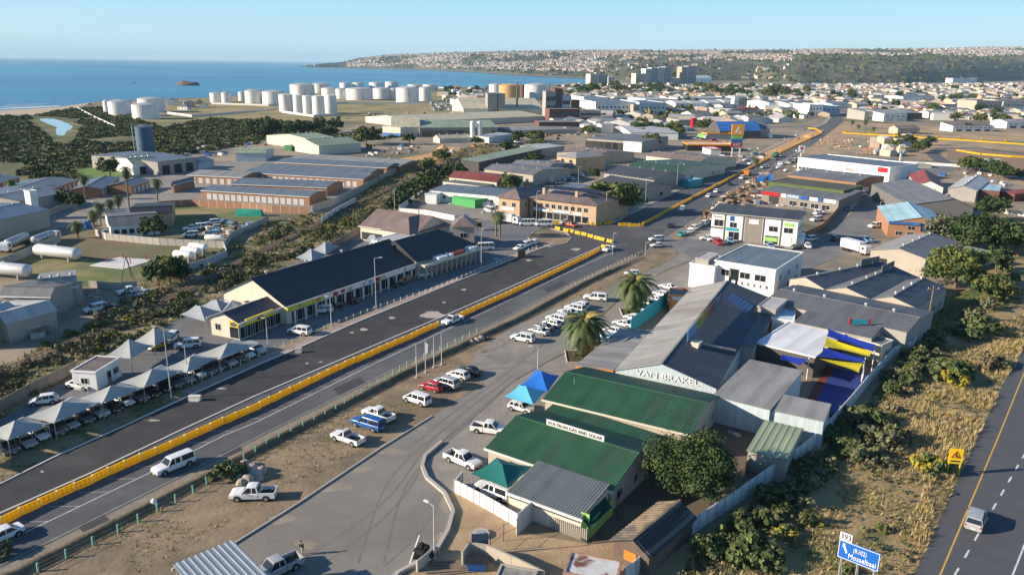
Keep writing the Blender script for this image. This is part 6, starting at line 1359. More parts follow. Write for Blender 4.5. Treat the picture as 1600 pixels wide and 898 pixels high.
car('minibus','white',824,349,-22,0,'white minibus at the taxi rank, left of two'); car('minibus','white',850,350,-22,0,'white minibus at the taxi rank, right of two'); car('sedan','silver',883,346,-18,3,'silver sedan behind the red car at the junction'); car('hatch','red',893,351,22,4,'red hatchback driving through the junction')
for k, (kd, cl, x, y) in enumerate((('hatch','white',858,334),('sedan','silver',871,333),('suv','black',886,337),('hatch','white',894,338),('hatch','white',901,338),('hatch','silver',908,339),('suv','maroon',918,342),('hatch','silver',930,343))): car(kd, cl, x, y, 3, 14, f'{cl} {VN[kd]}, {ORD[k]} from the left in front of the peach building', 'cars in front of the peach building')
for k, (kd, cl, x, y) in enumerate((('suv','white',1066,326),('sedan','white',1107,305),('hatch','white',1119,298),('sedan','black',1141,287),('suv','white',1159,277))): car(kd, cl, x, y, -14, 9, f'{cl} {VN[kd]} driving beside the far barrier line, {ORD[k]} from the junction', 'cars queueing beside the far barriers')
car('suv','white',149,481,-28,6,'white estate car on the yard beside the railway'); car('hatch','maroon',166,478,20,-3,'maroon hatchback on the yard beside the railway'); car('pickup','white',203,454,-26,4,'white pickup near the panel wall of the gas depot')
car('sedan','silver',225,457,-20,6,'silver sedan behind the white pickup near the gas depot')
for k, (kd, cl, x, y) in enumerate((('pickup','white',300,356),('canopy','white',310,354),('suv','white',332,347),('minivan','white',298,366),('hatch','lightblue',172,358),('hatch','white',202,362))): car(kd, cl, x, y, -24, 2, f'{cl} {VN[kd]}, {ORD[k]} of the vehicles round the grey roofed office', 'vehicles round the grey roofed office')
# right streets
car_row('hatch lightblue,suv silver,hatch silver,suv silver,sedan silver,hatch grey'.split(','), 1326,326,1338,306, -14,2, 'along the WORLD shop side wall', 'cars beside the WORLD shop')
car_row('minibus white,minibus white,suv silver,sedan white'.split(','), 1344,304,1354,288, -14,2, 'beside the brick store', 'vehicles beside the brick store')
for kd, cl, x, y, dx, dy, lab in (('hatch','black',1303,372,-8,6,'dark hatchback driving up the side street'),('pickup','white',1379,339,-20,4,'white pickup parked beside the blue fascia workshop'),('canopy','white',1368,352,-20,2,'white pickup with a canopy near the brick wall of the blue fascia workshop'),('pickup','lightblue',1353,374,-14,-6,'pale blue pickup beside the taupe warehouse'),
    ('sedan','white',1105,371,-14,0,'white sedan at the left corner of the showroom'),('hatch','white',1116,373,-14,0,'white hatchback second from the showroom corner'),('suv','red',1123,378,10,6,'red estate car in front of the showroom'),('hatch','lightblue',1141,375,8,8,'pale blue hatchback before the showroom glass'),('hatch','lightblue',1204,383,8,8,'pale blue hatchback at the right end of the showroom'),
    ('sedan','grey',1243,385,-12,2,'dark sedan at the corner behind the office'),('hatch','white',1262,383,8,8,'white hatchback at the showroom side wall'),('suv','white',1266,373,-14,2,'white estate car behind the showroom'),('single','white',1280,332,-14,2,'white single cab pickup in the yard of the WORLD shop'),('canopy','white',1276,342,-14,2,'cream pickup with a canopy behind the showroom'),
    ('canopy','white',1400,318,-16,2,'white pickup with a canopy beside the dark gabled warehouse'),('suv','grey',1396,309,-14,2,'dark estate car in the scrap yard'),('minivan','silver',1412,300,-14,2,'silver minivan in the scrap yard'),('pickup','white',1432,284,-10,5,'white pickup at the red roofed house'),('suv','blue',1420,281,-12,2,'blue estate car at the red roofed house'),('suv','teal',1425,262,14,2,'dark teal pickup in the shade of the supermarket')): car(kd, cl, x, y, dx, dy, lab)
# car parks of the upper half: small copies
def lot(px, n, label, group, cl=('white','white','white','silver','grey','red','lightblue'), seed=1, kinds=('hatch','sedan','suv','pickup')):
    rr = random.Random(seed); P = [Vector((x, y, 0)) for x, y in px]; xs_ = [p.x for p in P]; ys_ = [p.y for p in P]; put = []; k = 0; tries = 0
    while k < n and tries < 4000:
        tries += 1; q = Vector((rr.uniform(min(xs_), max(xs_)), rr.uniform(min(ys_), max(ys_)), 0))
        if not inpoly(q, P): continue
        g = G(q.x, q.y)
        if any((g-h_).length < 4.6 for h_ in put): continue
        put.append(g); c_ = rr.choice(cl); kd = rr.choice(kinds); car_at(kd, c_, g, rr.choice((.5, .5, 2.1, 3.6))+rr.uniform(-.1, .1), f'small {c_} {VN[kd]} {label}', group, False); k += 1
lot([(845,275),(905,262),(925,275),(870,290)], 14, 'in the car park behind the peach building', 'cars behind the peach building', seed=2)
lot([(1155,245),(1185,240),(1240,262),(1225,272),(1180,262)], 10, 'beside the brick store near the road', 'cars near the brick store', seed=3)
lot([(1205,262),(1245,248),(1250,262),(1235,270)], 8, 'at the blue tent of the supermarket', 'cars at the supermarket', seed=4)
lot([(1080,215),(1100,210),(1140,222),(1110,228)], 8, 'on the fuel station forecourt', 'cars on the fuel station forecourt', seed=5)
lot([(1360,225),(1400,222),(1405,240),(1370,242)], 16, 'in the contractor yard of the road works', 'vehicles in the contractor yard', ('white','white','white','silver'), 6)
lot([(670,160),(720,158),(725,172),(680,174)], 26, 'in the truck yard beside the cream factory', 'vehicles in the truck yard', ('white','white','white','silver'), 7, ('minibus','pickup'))
lot([(1000,172),(1150,176),(1150,188),(1000,184)], 26, 'in front of the white mall', 'cars in front of the mall', seed=8)
lot([(1200,165),(1270,170),(1260,190),(1195,185)], 18, 'in the car park of the long mall', 'cars of the long mall', seed=9)
lot([(1120,222),(1160,216),(1170,232),(1130,238)], 8, 'at the fuel station shop', 'cars at the fuel station shop', seed=10)
lot([(850,198),(960,190),(1010,200),(900,212)], 16, 'in the yards behind the long open shed', 'vehicles behind the open shed', seed=11)
lot([(1030,345),(1045,340),(1050,350),(1040,356)], 0, '', '', seed=12)
lot([(1380,305),(1410,290),(1420,296),(1400,320)], 7, 'in the scrap yard by the side street', 'vehicles in the scrap yard', seed=13)
lot([(770,318),(800,312),(800,340),(760,335)], 5, 'in the builders yard beside the taxi rank', 'vehicles in the builders yard', ('white',), 14, ('pickup','minibus'))
lot([(700,225),(800,215),(820,228),(730,236)], 9, 'on the sandy works ground near the two silos', 'vehicles near the two silos', ('white','white','orange','darkblue'), 15, ('minibus','pickup'))
# trucks
def truck(x, y, dx, dy, label, cab='white', load=None, L=8.0, kind='box', h=3.4):
    p = G(x, y, 1); q = G(x+dx*.1, y+dy*.1, 1); t = thing('truck', label, 'truck', (p.x, p.y, 0), ang(p, q)); mb = MB()
    mb.loft([[(L/2-a, s*1.2, z) for s, z in ((1, .7), (1, zt*.75), (.92, zt), (-.92, zt), (-1, zt*.75), (-1, .7))] for a, zt in ((0, 1.9), (.15, 2.5), (.6, 2.75), (2.0, 2.75))]); mb.build('cab', C[cab], t)
    MB().quad((L/2+.01-.02,-.95,1.6),(L/2-.0,.95,1.6),(L/2-.35,.9,2.45),(L/2-.35,-.9,2.45)).build('windscreen', GLASS, t)
    for s in (1,-1): MB().box(L/2-1.5,L/2-.7,s*1.21-.02,s*1.21+.02,1.6,2.3).build('side_window', GLASS, t)
    MB().box(-L/2,L/2-.3,-.5,.5,.6,.9).build('chassis', TRIM, t)
    if kind == 'box': MB().box(-L/2,L/2-2.3,-1.25,1.25,.95,h).build('box_body', load or C['white'], t)
    elif kind == 'tank':
        m2 = MB(); xs_ = [-L/2,-L/2+.3,L/2-2.6,L/2-2.3]; rr_ = [.75,1.15,1.15,.75]; m2.loft([[(x_, r_*math.cos(a*PI/8), 2.1+r_*math.sin(a*PI/8)) for a in range(16)] for x_, r_ in zip(xs_, rr_)]); m2.build('tank', load or C['silver'], t, smooth=True)
    else: MB().hexa([(-L/2,-1.1,.95),(L/2-2.4,-1.1,.95),(L/2-2.4,1.1,.95),(-L/2,1.1,.95)],[(-L/2-.2,-1.25,2.2),(L/2-2.3,-1.25,2.2),(L/2-2.3,1.25,2.2),(-L/2-.2,1.25,2.2)]).build('tipper_body', load or C['orange'], t)
    w_ = MB().tube((0,-.15,0),(0,.15,0),.5,n=12).mesh('wheel', TYRE)
    for xa in (L/2-1.1,-L/2+1.2,-L/2+2.4):
        for s in (1,-1): link('wheel', w_, t).location = (xa, s*1.05, .5)
    return t
truck(24,382,-24,10,'white tanker truck with a silver tank behind the panel wall',L=12,kind='tank'); truck(72,375,24,-9,'silver tank trailer rig behind the tanker truck',L=11,kind='tank')
truck(1337,389,30,8,'white box truck parked at the taupe warehouse',L=9); truck(1449,417,40,8,'dusty cream tanker truck behind the charcoal gables',L=11,kind='tank',load=mat('tank_cream', (.50,.46,.38), .6, .15))
truck(795,345,16,2,'white truck at the taxi rank',L=8); truck(1168,271,-12,8,'orange truck in the lane beside the barriers','orange',kind='tipper',load=C['orange'],L=7); truck(1211,243,12,-7,'dark green tipper truck on the far road','green',kind='tipper',load=C['green'],L=8)
truck(1098,215,16,2,'green truck at the fuel station','white',load=mat('truck_green', (.15,.45,.10), .6, .05)); truck(1118,213,14,-2,'second green truck at the fuel station','white',load=mat('truck_green', (.15,.45,.10)))
truck(1250,377,-2,8,'small white box truck at the showroom side wall',L=6,h=3.0); truck(1128,248,6,10,'white box truck beside the taupe warehouse',L=6,h=3); truck(1200,214,12,2,'white truck on the orange works soil',L=8)
# gas tanks
def htank(x0, y0, x1, y1, r, z, label, m, name='gas_tank', n=2):
    a, b2 = G(x0, y0, z), G(x1, y1, z); L = (b2-a).length; t = thing(name, label, 'storage tank', (a.x, a.y, 0), ang(a, b2)); rings = []
    for s, k in ((0,.05),(.12,.55),(.35,.85),(.7,1)): rings.append((s*r, k*r))
    rings = rings+[(L-s, k) for s, k in reversed(rings)]
    MB().loft([[(s, k*math.cos(i*PI/10), z+k*math.sin(i*PI/10)) for i in range(20)] for s, k in rings]).build('shell', m, t, smooth=True)
    for u in (.2,.8): MB().box(L*u-.15,L*u+.15,-r*.7,r*.7,-.1,z-r*.6).build('support', CONC, t)
    mb = MB(); mb.tube((L*.5,0,z+r*.95),(L*.5,0,z+r+.35),.15,n=6).tube((L*.45,0,z+r*.95),(L*.45,0,z+r+.25),.08,n=5); mb.build('valve', PL_WHITE, t); return t
TS = mat('tank_silver', (.62,.62,.60), .4, .08, .5, metal=.2); TW = mat('tank_white', (.72,.71,.68), .5, .06)
htank(55,389,124,397,1.5,2.2,'long silver gas tank nearest the tanker truck',TS); htank(-32,416,47,423,1.5,2.2,'silver gas tank cut by the left edge',TS)
htank(271,396,302,399,1.0,2.0,'white gas tank on legs, nearest of three',TW); htank(283,390,313,393,1.0,2.0,'white gas tank on legs, middle of three',TW); htank(295,384,324,387,1.0,2.0,'white gas tank on legs, farthest of three',TW)
htank(320,371,350,372,.9,1.8,'single white gas tank near the clutter yard',TW)
t = thing('concrete_pad', 'pale concrete slab with small valves in the gas depot', 'slab', G(190,412)); o0 = G(190,412)
mb = MB()
for k in range(6):
    a = gp((140+k*9,415.5+k*.9),(186+k*9.4,402.5+k*.7),(194+k*9.4,403+k*.75),(149+k*9,416.5+k*.9)); q = MB(); q.hexa([p-o0 for p in a], [p-o0+Vector((0,0,.18)) for p in a]); q.build('slab', CONC_LT, t)
for x, y in ((168,411),(193,405),(204,413),(229,407)): p = G(x, y)-o0; MB().tube(p, p+Vector((0,0,1.6)), .12, n=6).build('valve', C['red'], t)
t = thing('derrick', 'dark tripod derrick on the depot lawn', 'derrick', G(200,440))
for dx, dy in ((-1.6,0),(1.6,.2),(0,2)): MB().tube((dx,dy,0),(0,.5,6),.08,n=5).build('leg', BLACK, t)
t = thing('water_tank', 'blue plastic water tank beside the small palms', 'water tank', G(139,358)); MB().tube((0,0,0),(0,0,2.4),1.2,n=16).tube((0,0,2.4),(0,0,2.8),1.2,.4,n=16).build('tank', C['blue'], t)
t = thing('portable_toilet_tank', 'black upright tank box on the corner of the traffic island', 'tank', G(815,402)); MB().box(-1,1,-.8,.8,0,2).tube((0,0,2),(0,0,2.2),.4,n=10).build('tank', BLACK, t)
t = thing('netting_frame', 'turquoise netting hung over a frame in the clutter yard', 'netting', G(390,337)); MB().hexa([(-4.5,-1.5,0),(4.5,-1.5,0),(4.5,1.5,0),(-4.5,1.5,0)],[(-4,-1,1.8),(4.2,-1.2,2.3),(4,1,2),(-4.2,1.1,2.2)]).build('net', mat('net_turquoise', (.02,.32,.22), .8, .2, 1), t)
mb = MB()
for i in range(60): a = G(322+R.random()*70, 345+R.random()*24); s = R.uniform(.4,1.3); T = Matrix.Translation(a) @ Matrix.Rotation(R.random()*3, 4, 'Z'); mb.m = R.randint(0, 3); mb.box(-s,s,-s*.6,s*.6,0,s*R.uniform(.5,1.2), T)
mb.build('yard_clutter', [RUST, WOOD, C['lightblue'], CONC])['kind'] = 'stuff'
mb = MB()
def clut(px, n, s0=.4, s1=1.6):
    P = [Vector((x, y, 0)) for x, y in px]; k = 0
    for _ in range(n*6):
        q = Vector((R.uniform(min(p.x for p in P), max(p.x for p in P)), R.uniform(min(p.y for p in P), max(p.y for p in P)), 0))
        if k < n and inpoly(q, P): a = G(q.x, q.y); s = R.uniform(s0, s1); mb.m = R.choice((0,1,1,2,3,4,5,5)); mb.box(-s,s,-s*R.uniform(.4,.9),s*.7,-.1,s*R.uniform(.5,1.2), Matrix.Translation(a) @ Matrix.Rotation(R.random()*3, 4, 'Z')); k += 1
for a in (([(560,228),(660,225),(640,250),(570,248)], 30), ([(760,232),(960,186),(1000,196),(800,250)], 70), ([(640,200),(720,190),(760,186),(700,200)], 20), ([(520,183),(640,170),(690,182),(640,196)], 50), ([(700,300),(780,300),(785,335),(700,338)], 22), ([(1230,300),(1330,262),(1345,285),(1310,330)], 22), ([(1180,300),(1192,292),(1190,318),(1150,330)], 22), ([(1400,300),(1440,285),(1440,310),(1400,325)], 24), ([(1460,275),(1500,262),(1590,285),(1560,300)], 24), ([(820,275),(900,262),(910,285),(840,292)], 10),
          ([(1100,640),(1160,665),(1150,700),(1090,690)], 10, .3, .8), ([(250,232),(350,228),(440,222),(380,238),(300,250)], 24), ([(90,300),(160,290),(170,310),(90,330)], 14), ([(0,500),(90,500),(100,520),(10,540)], 10), ([(130,455),(200,452),(230,465),(150,475)], 12, .3, .8), ([(1190,312),(1290,326),(1285,332),(1190,322)], 26, .3, .9)): clut(*a)
mb.build('yard_clutter', [RUST, CONC, PL_WHITE, C['blue'], WOOD, STEEL])['kind'] = 'stuff'
p = G(1448,514); t = thing('utility_pole', 'wooden power pole with a cross arm beside the long grey shed', 'power pole', p); MB().tube((0,0,-.2),(0,0,9),.16,.11,n=7).build('pole', WOOD, t); MB().box(-1.2,1.2,-.07,.07,8.2,8.4).build('cross_arm', WOOD, t)
for s in (-1,0,1): MB().tube((s,0,8.4),(s,0,8.65),.06,n=6).build('insulator', PL_WHITE, t)
# scrap heaps along the far right verge
mb = MB()
for i in range(230):
    u = R.random(); x = 1103+u*90+R.uniform(-4,10); y = 332-u*62+R.uniform(-3,14); a = G(x, y); s = R.uniform(.3,1.5); T = Matrix.Translation(a) @ Matrix.Rotation(R.random()*3, 4, 'Z') @ Matrix.Rotation(R.uniform(-.4,.4), 4, 'X'); mb.m = R.choice((0,0,1,2,3)); mb.box(-s,s,-s*.5,s*.5,-.1,s*R.uniform(.4,1.1), T)
mb.build('scrap_rubble', [DIRT, RUST, DIRT, CONC])['kind'] = 'stuff'
mb = MB()
for i in range(130):
    x, y = R.choice(((1300,222),(1360,232),(1330,225),(1250,215),(1400,228),(1230,238),(1175,237))); a = G(x+R.gauss(0,22), y+R.gauss(0,4)); s = R.uniform(.3,1.0); T = Matrix.Translation(a) @ Matrix.Rotation(R.random()*3, 4, 'Z'); mb.m = R.choice((0,1,1,2,1,3,4)); mb.box(-s,s,-s*.5,s*.5,-.1,s*R.uniform(.4,1.0), T)
mb.build('works_clutter', [RUST, DIRT_OR, DIRT_OR, PL_WHITE, C['green'], YEL])['kind'] = 'stuff'
def heap(x, y, rpx, h, m, name, label, seed=1, cat='heap'):
    c_ = G(x, y); r_ = (G(x+rpx, y)-c_).length; t = thing(name, label, cat, c_); rings = []
    for j in range(6): s = 1-j/5.2; rings.append([(r_*s*math.cos(k*PI/8)*(1+.25*noise.noise((k*.8, j, seed))), r_*s*math.sin(k*PI/8)*(1+.2*noise.noise((k, j*.7, seed+3))), -.1+h*(1-s)**.75*(1+.3*noise.noise((k*.5, j, seed+9)))) for k in range(16)])
    MB().loft(rings).build('heap_mass', m, t)
heap(692,237,12,4.5,DIRT_OR,'sand_heap','big orange sand heap at the building ground',1); heap(707,240,8,3,CONC,'gravel_heap','grey gravel heap beside the orange sand',2); heap(694,312,6,1.8,W_BRICK,'sand_heap','small reddish sand heap beside the green container',3); heap(655,318,7,2.4,DIRT,'rubble_heap','rubble heap at the wall of the builders yard',4); heap(668,316,5,2,SCRUBG,'rubble_heap','second rubble heap next to the small white store',5)
heap(1135,312,9,2.2,W_BRICK,'sand_heap','red soil heap behind the showroom',6); heap(1265,215,9,2.4,DIRT_OR,'sand_heap','orange soil heap in the median works',7)
# rocks and plants near the parked white pickup
for k, (x, y, s) in enumerate(((378,756,.8),(388,752,1.0),(400,745,1.1),(409,738,.9),(372,748,.7),(395,735,1.0),(383,728,.9),(405,750,.6),(770,544,.0),(745,533,.8),(752,531,.9),(737,536,.7))):
    if s > 0: 
        p = G(x, y); t = thing('boulder', 'pale boulder in the rock pile beside the white pickup' if k < 8 else 'pale boulder in the rock pile near the flagpoles', 'boulder', p, R.random()*6, 'boulders beside the white pickup' if k < 8 else 'boulders near the flagpoles')
        rg = [[(s*q*math.cos(a*PI/4)*(1+.3*noise.noise((a,j,k))), s*q*.8*math.sin(a*PI/4)*(1+.3*noise.noise((a,j,k+5))), s*z) for a in range(8)] for j, (q, z) in enumerate(((.8,-.1),(1,.25),(.8,.7),(.35,.95)))]
        MB().loft(rg).build('stone', mat('boulder_stone', (.38,.32,.26), .95, .2, 1.5), t)
# ================================================================ PLANTS
palm(911,556,6.0,4.9,'big date palm with an orange heart in a round planter, the nearer of two',nf=90); palm(990,486,6.0,4.9,'big date palm beside the parked white cars, the farther of two',nf=90,tr=.42)
for x, y, w_, lab in ((911,558,3.0,'stone edged planter under the nearer date palm'),(990,489,2.6,'stone edged planter under the farther date palm')):
    t = thing('planter', lab, 'planter', G(x, y)); mb = MB(); s = w_
    for a, b2 in (((-s,-s),(s,-s)),((s,-s),(s,s)),((s,s),(-s,s)),((-s,s),(-s,-s))): mb.tube((a[0],a[1],.15),(b2[0],b2[1],.15),.15,n=6)
    mb.build('edging', W_TAN, t); MB().box(-s,s,-s,s,-.1,.14).build('soil', mat('planter_soil', (.07,.06,.04), .95, .2), t)
    for k in range(7): q = link('plant', bush_mesh(k % 2), t); q.location = (R.uniform(-s,s)*.75, R.uniform(-s,s)*.75, .05); q.scale = (.5,.5,.5)
palm(781,372,7.0,3.0,'tall palm in front of the arcade, right of a pair',nf=44,detail=False,tr=.28); palm(775,369,6.6,2.7,'tall palm in front of the arcade, left of a pair',nf=40,detail=False,tr=.26)
for x, y, th, L, lab in ((20,305,5,2.6,'palm at the left edge behind the storage block'),(134,312,8,2.6,'tall palm right of the left storage blocks'),(205,350,17,3.0,'very tall thin palm at the grey roofed office'),(247,318,8,3.0,'palm between the storage blocks'),(186,332,5,2.8,'bushy palm above the office roof'),(122,372,4,2.6,'short palm beside the gas depot wall'),(148,360,5,2.8,'palm beside the blue water tank'),(158,352,6,2.8,'palm behind the blue water tank'),(174,345,6,2.6,'palm left of the office'),(80,305,3,2.4,'low palm between the storage blocks and the blue depot'),
        (1350,207,9,3.4,'tall palm on the interchange island, biggest of its clump'),(1330,203,7,2.8,'palm at the left of the interchange clump'),(1340,206,5,2.6,'low palm in the interchange clump'),(1364,208,4,2.4,'low palm at the right of the interchange clump'),(1180,262,4,2.4,'palm behind the supermarket car park')):
    palm(x, y, th, L, lab, nf=40, detail=False, tr=.24)
def big_tree(x, y, label, radii, h, mi=0, nc=170, nl=60, lf=.22, seed=5):
    p = G(x, y); t = thing('tree', label, 'tree', p); V, N = leaf_cloud(seed, radii, nc, nl, lf); V = V+np.array([0, 0, h-radii[2]*.8]); k = (np.repeat(np.random.RandomState(seed).rand(nc), nl) > .65).astype(int)
    link('crown', mesh_quads('crown', V, [LEAF[mi], LEAF[mi+1]], k), t); trunk_mb(h, .38, seed, 7, radii[0]*.6).build('trunk', BARK, t)
big_tree(1080,775,'big dark round tree between the green workshop and the brown shed',(5.0,4.6,3.7),6.6,0,230,120,.125)
big_tree(1517,392,'big dark spreading tree beside the blue fascia workshop',(8.5,7.5,5.0),9.0,0,150,60,.32,6); big_tree(1492,450,'light olive green tree behind the taupe warehouse',(6.4,5.6,4.6),8.0,1,140,60,.28,7)
big_tree(1572,392,'dark tree at the right edge above the grassy slope',(7,6,4.4),7.0,0,110,50,.32,8)
for kd, x, y, s, lab in (('grey',1468,388,1.5,'grey brown bare looking tree beside the taupe warehouse'),('round',1590,400,1.4,'round tree cut by the right edge'),('wide',572,226,1.5,'wide dark tree beside the pale green hall'),('round',640,226,1.1,'round tree in front of the arched factory'),('small',577,236,1.2,'small tree below the wide dark tree'),
        ('wide',946,333,1.45,'broad tree on the main road beside the peach building'),('olive',972,336,1.5,'grey green tree next to the broad roadside tree'),('round',930,322,1.3,'round tree behind the broad roadside tree'),('olive',796,302,1.0,'tree beside the maroon roofed house'),('dark',928,281,.8,'small dark tree at the charcoal gable'),('round',920,259,1.0,'round tree beside the peach villa'),
        ('dark',241,376,1.1,'dark round tree at the depot wall'),('dark',172,276,1.3,'dark clipped tree on the bright lawn'),('small',173,262,1.2,'pale small tree near the water tower'),('wide',265,440,.8,'dark bushy tree at the corner of the gas depot'),('round',248,446,.8,'dark bush tree left of the depot corner'),('round',284,442,.7,'dark bush tree right of the depot corner'),
        ('olive',1018,232,1.3,'olive tree beside the long open shed'),('round',120,330,.9,'tree beside the long tan wall'),('round',100,322,.9,'tree behind the blue depot'),('olive',1546,470,.9,'round tree on the grassy slope'),('round',1555,425,1.0,'round tree below the grassy slope'),('small',745,360,.9,'small dark tree at the brown pavilion'),
        ('round',805,178,1.0,'tree behind the cream factory'),('wide',920,212,1.0,'dark tree right of the maroon plant'),('wide',835,222,1.0,'dark tree below the maroon plant'),('small',806,224,1.6,'small tree left of the dark tree'),('round',1540,345,1.2,'dark tree on the shaded green bank'),('round',1560,335,1.0,'second dark tree on the shaded green bank'),('wide',1512,268,.9,'low dark tree at the interchange fence')):
    tree(kd, x, y, lab, s)
# row of road trees near the dealers and trees of the mid town
rr = random.Random(12)
def tree_region(px, n, label, group, kinds, s0, s1, seed, md=6):
    rr = random.Random(seed); P = [Vector((x, y, 0)) for x, y in px]; xs_ = [p.x for p in P]; ys_ = [p.y for p in P]; k = 0; tr_ = 0
    while k < n and tr_ < 5000:
        tr_ += 1; q = Vector((rr.uniform(min(xs_), max(xs_)), rr.uniform(min(ys_), max(ys_)), 0))
        if inpoly(q, P): tree(rr.choice(kinds), q.x, q.y, label, rr.uniform(s0, s1), group); k += 1
tree_region([(985,200),(1070,203),(1110,195),(1115,206),(1060,214),(1000,216)], 16, 'dark tree in the row along the back street', 'trees along the back street', ('round','dark','olive'), .8, 1.3, 1)
tree_region([(860,192),(950,186),(1000,190),(960,200),(880,204)], 10, 'dark tree in the row before the maroon plant', 'trees before the maroon plant', ('round','dark'), .8, 1.3, 2)
tree_region([(880,136),(1230,140),(1240,156),(1080,150),(900,152)], 70, 'dark tree among the green roofed houses', 'trees among the green roofed houses', ('round','dark','wide'), 1.2, 2.4, 3)
tree_region([(1240,140),(1600,135),(1600,190),(1420,186),(1240,160)], 55, 'tree among the suburb houses on the right', 'trees among the suburb houses', ('round','dark','olive'), 1.0, 2.0, 4)
tree_region([(690,140),(760,142),(760,152),(700,152)], 10, 'tree behind the tank farm', 'trees behind the tank farm', ('round','dark'), 1.0, 1.8, 5)
tree_region([(1380,226),(1470,226),(1440,240),(1400,238)], 7, 'dark bushy tree at the ramp road', 'trees at the ramp road', ('round','olive'), .8, 1.2, 6)
tree_region([(1490,262),(1530,262),(1600,280),(1600,295),(1540,275)], 12, 'dark bushy tree below the ramp', 'trees below the ramp', ('round','dark'), .8, 1.3, 7)
tree_region([(1490,190),(1580,186),(1560,205),(1500,206)], 6, 'tree beside the long white wall', 'trees beside the long white wall', ('round','olive'), 1.0, 1.8, 8)
tree_region([(700,225),(900,190),(1000,200),(940,226),(860,262),(700,262)], 16, 'green tree between the industrial yards', 'trees between the industrial yards', ('round','olive','small'), .7, 1.2, 10)
tree_region([(640,262),(700,246),(690,262),(640,290)], 6, 'small tree beside the railway embankment', 'trees beside the railway embankment', ('small','olive'), .8, 1.1, 11)
tree_region([(380,205),(560,205),(560,215),(400,215)], 22, 'dark tree in the belt before the pale green hall', 'tree belt before the pale hall', ('round','dark'), 1.0, 1.7, 9)
# scrub of the dunes, far too much to count
wm = [(DUNE[0], .34), (DUNE[1], .32), (DUNE[2], .16), (DUNE[3], .18)]
LW = [G(x, y) for x, y in ((48,181),(100,184),(128,196),(124,212),(108,226),(84,226),(72,208),(48,196))]; pts = [p for p in scatter(D1, 4.0, 0, -.30, .014, 3) if not inpoly(p, LW)]
def near_water(p): return any((p-c_).length < r_ for c_, r_ in LG)
LG = [(G(75,188), 16), (G(92,191), 17), (G(104,199), 14), (G(97,207), 12), (G(68,187), 10)]
pts = [p for p in pts if not near_water(p) and not inpoly(p, [G(x, y) for x, y in ((112,266),(160,256),(210,256),(200,277),(140,287))])]
bush_mass('dune_scrub', pts, wm, 1.2, 3.4, 9, 7, .26, .40, 1)
pts = scatter([(640,290),(700,262),(800,240),(812,230),(730,262),(690,282),(640,318),(610,330),(600,325)], 2.2, 0, -.3, .05, 5); bush_mass('embankment_scrub', pts, [(LEAF[0], .6), (LEAF[1], .4)], 1.2, 2.6, 16, 9, .2, .9, 2)
# dune relief under the scrub
# railway corridor bushes, one by one
BL_ = ['dark green bush', 'yellow green bush', 'grey green bush', 'brown dry bush', 'yellow flowering bush', 'grey dry bush']
c1 = scatter([(-80,700),(0,650),(110,585),(160,556),(290,488),(330,466),(380,440),(470,400),(540,360),(600,340),(600,325),(520,350),(430,388),(330,440),(260,476),(160,522),(80,556),(0,590),(-80,615)], 3.1, 0, -.22, .09, 2)
c2 = scatter([(-80,600),(0,577),(80,546),(160,512),(260,465),(330,430),(400,394),(437,375),(500,345),(420,350),(392,380),(300,414),(240,450),(150,500),(60,545)], 4.2, 0, -.05, .09, 3)
allb = c1+c2; R.shuffle(allb); allb.sort(key=lambda p: p.length)
for p in allb[:200]:
    n_ = noise.noise(p*.06); i = (1 if n_ > .18 else 4 if n_ > .08 else 2 if n_ > -.12 else 0 if n_ > -.25 else 3) if R.random() < .7 else R.randint(0, 5)
    bush(i, p, R.uniform(.7, 1.35), BL_[i]+' in the scrub along the railway', 'bushes along the railway')
bush_mass('railway_scrub', allb[200:]+scatter(COR, 2.5, 0, -.10, .1, 9), [(DUNE[0], .35), (DUNE[2], .2), (LEAF[2], .3), (DUNE[1], .15)], .45, 1.25, 12, 7, .16, .8, 4)
# slope on the right
wb = [((1176,868),2,0),((1197,880),1.6,0),((1262,815),1.2,1),((1228,838),1.1,4),((1350,720),1.5,2),((1362,712),1.2,2),((1382,695),1.7,2),((1400,688),1.3,2),((1395,700),1.0,3),((1453,735),1.7,4),((1380,828),.7,1),((1318,895),1.0,1),((1235,822),.9,3),((1160,880),1.3,0),((1478,588),2.2,0),((1495,575),2.0,1),((1488,598),1.8,4),((1470,575),1.7,0),((1505,590),1.5,1),
      ((1530,520),2.3,0),((1512,528),2.0,0),((1545,515),1.9,1),((1550,570),2.0,3),((1562,572),1.8,5),((1540,575),1.6,3),((1500,518),1.7,1),((1520,500),1.8,2),((1540,480),1.8,2),((1560,470),1.9,0),((1575,455),1.7,1),((1440,555),1.5,2),((1425,575),1.4,5),((1405,590),1.3,3),((1545,440),2.0,1),((1565,425),2.0,0),((1580,440),1.8,0),((1510,395),1.2,2),((1390,640),1.2,5),((1350,660),1.2,3),((1430,650),1.0,3)]
for (x, y), s, i in wb: bush(i, G(x, y+2), s, BL_[i]+' on the dry slope between the yards and the highway', 'bushes on the dry slope')
st = scatter([(1100,860),(1215,762),(1285,700),(1330,652),(1400,575),(1440,540),(1455,512),(1470,530),(1440,590),(1400,640),(1340,700),(1300,740),(1240,790),(1180,860),(1120,898)], 2.0, 0, -.25, .12, 7); R.shuffle(st)
for p in st[:190]: i = R.choice((0,0,0,1,2,5)); bush(i, p, R.uniform(.7, 1.5), BL_[i]+' in the shade of the boundary wall', 'bushes in the shade of the boundary wall')
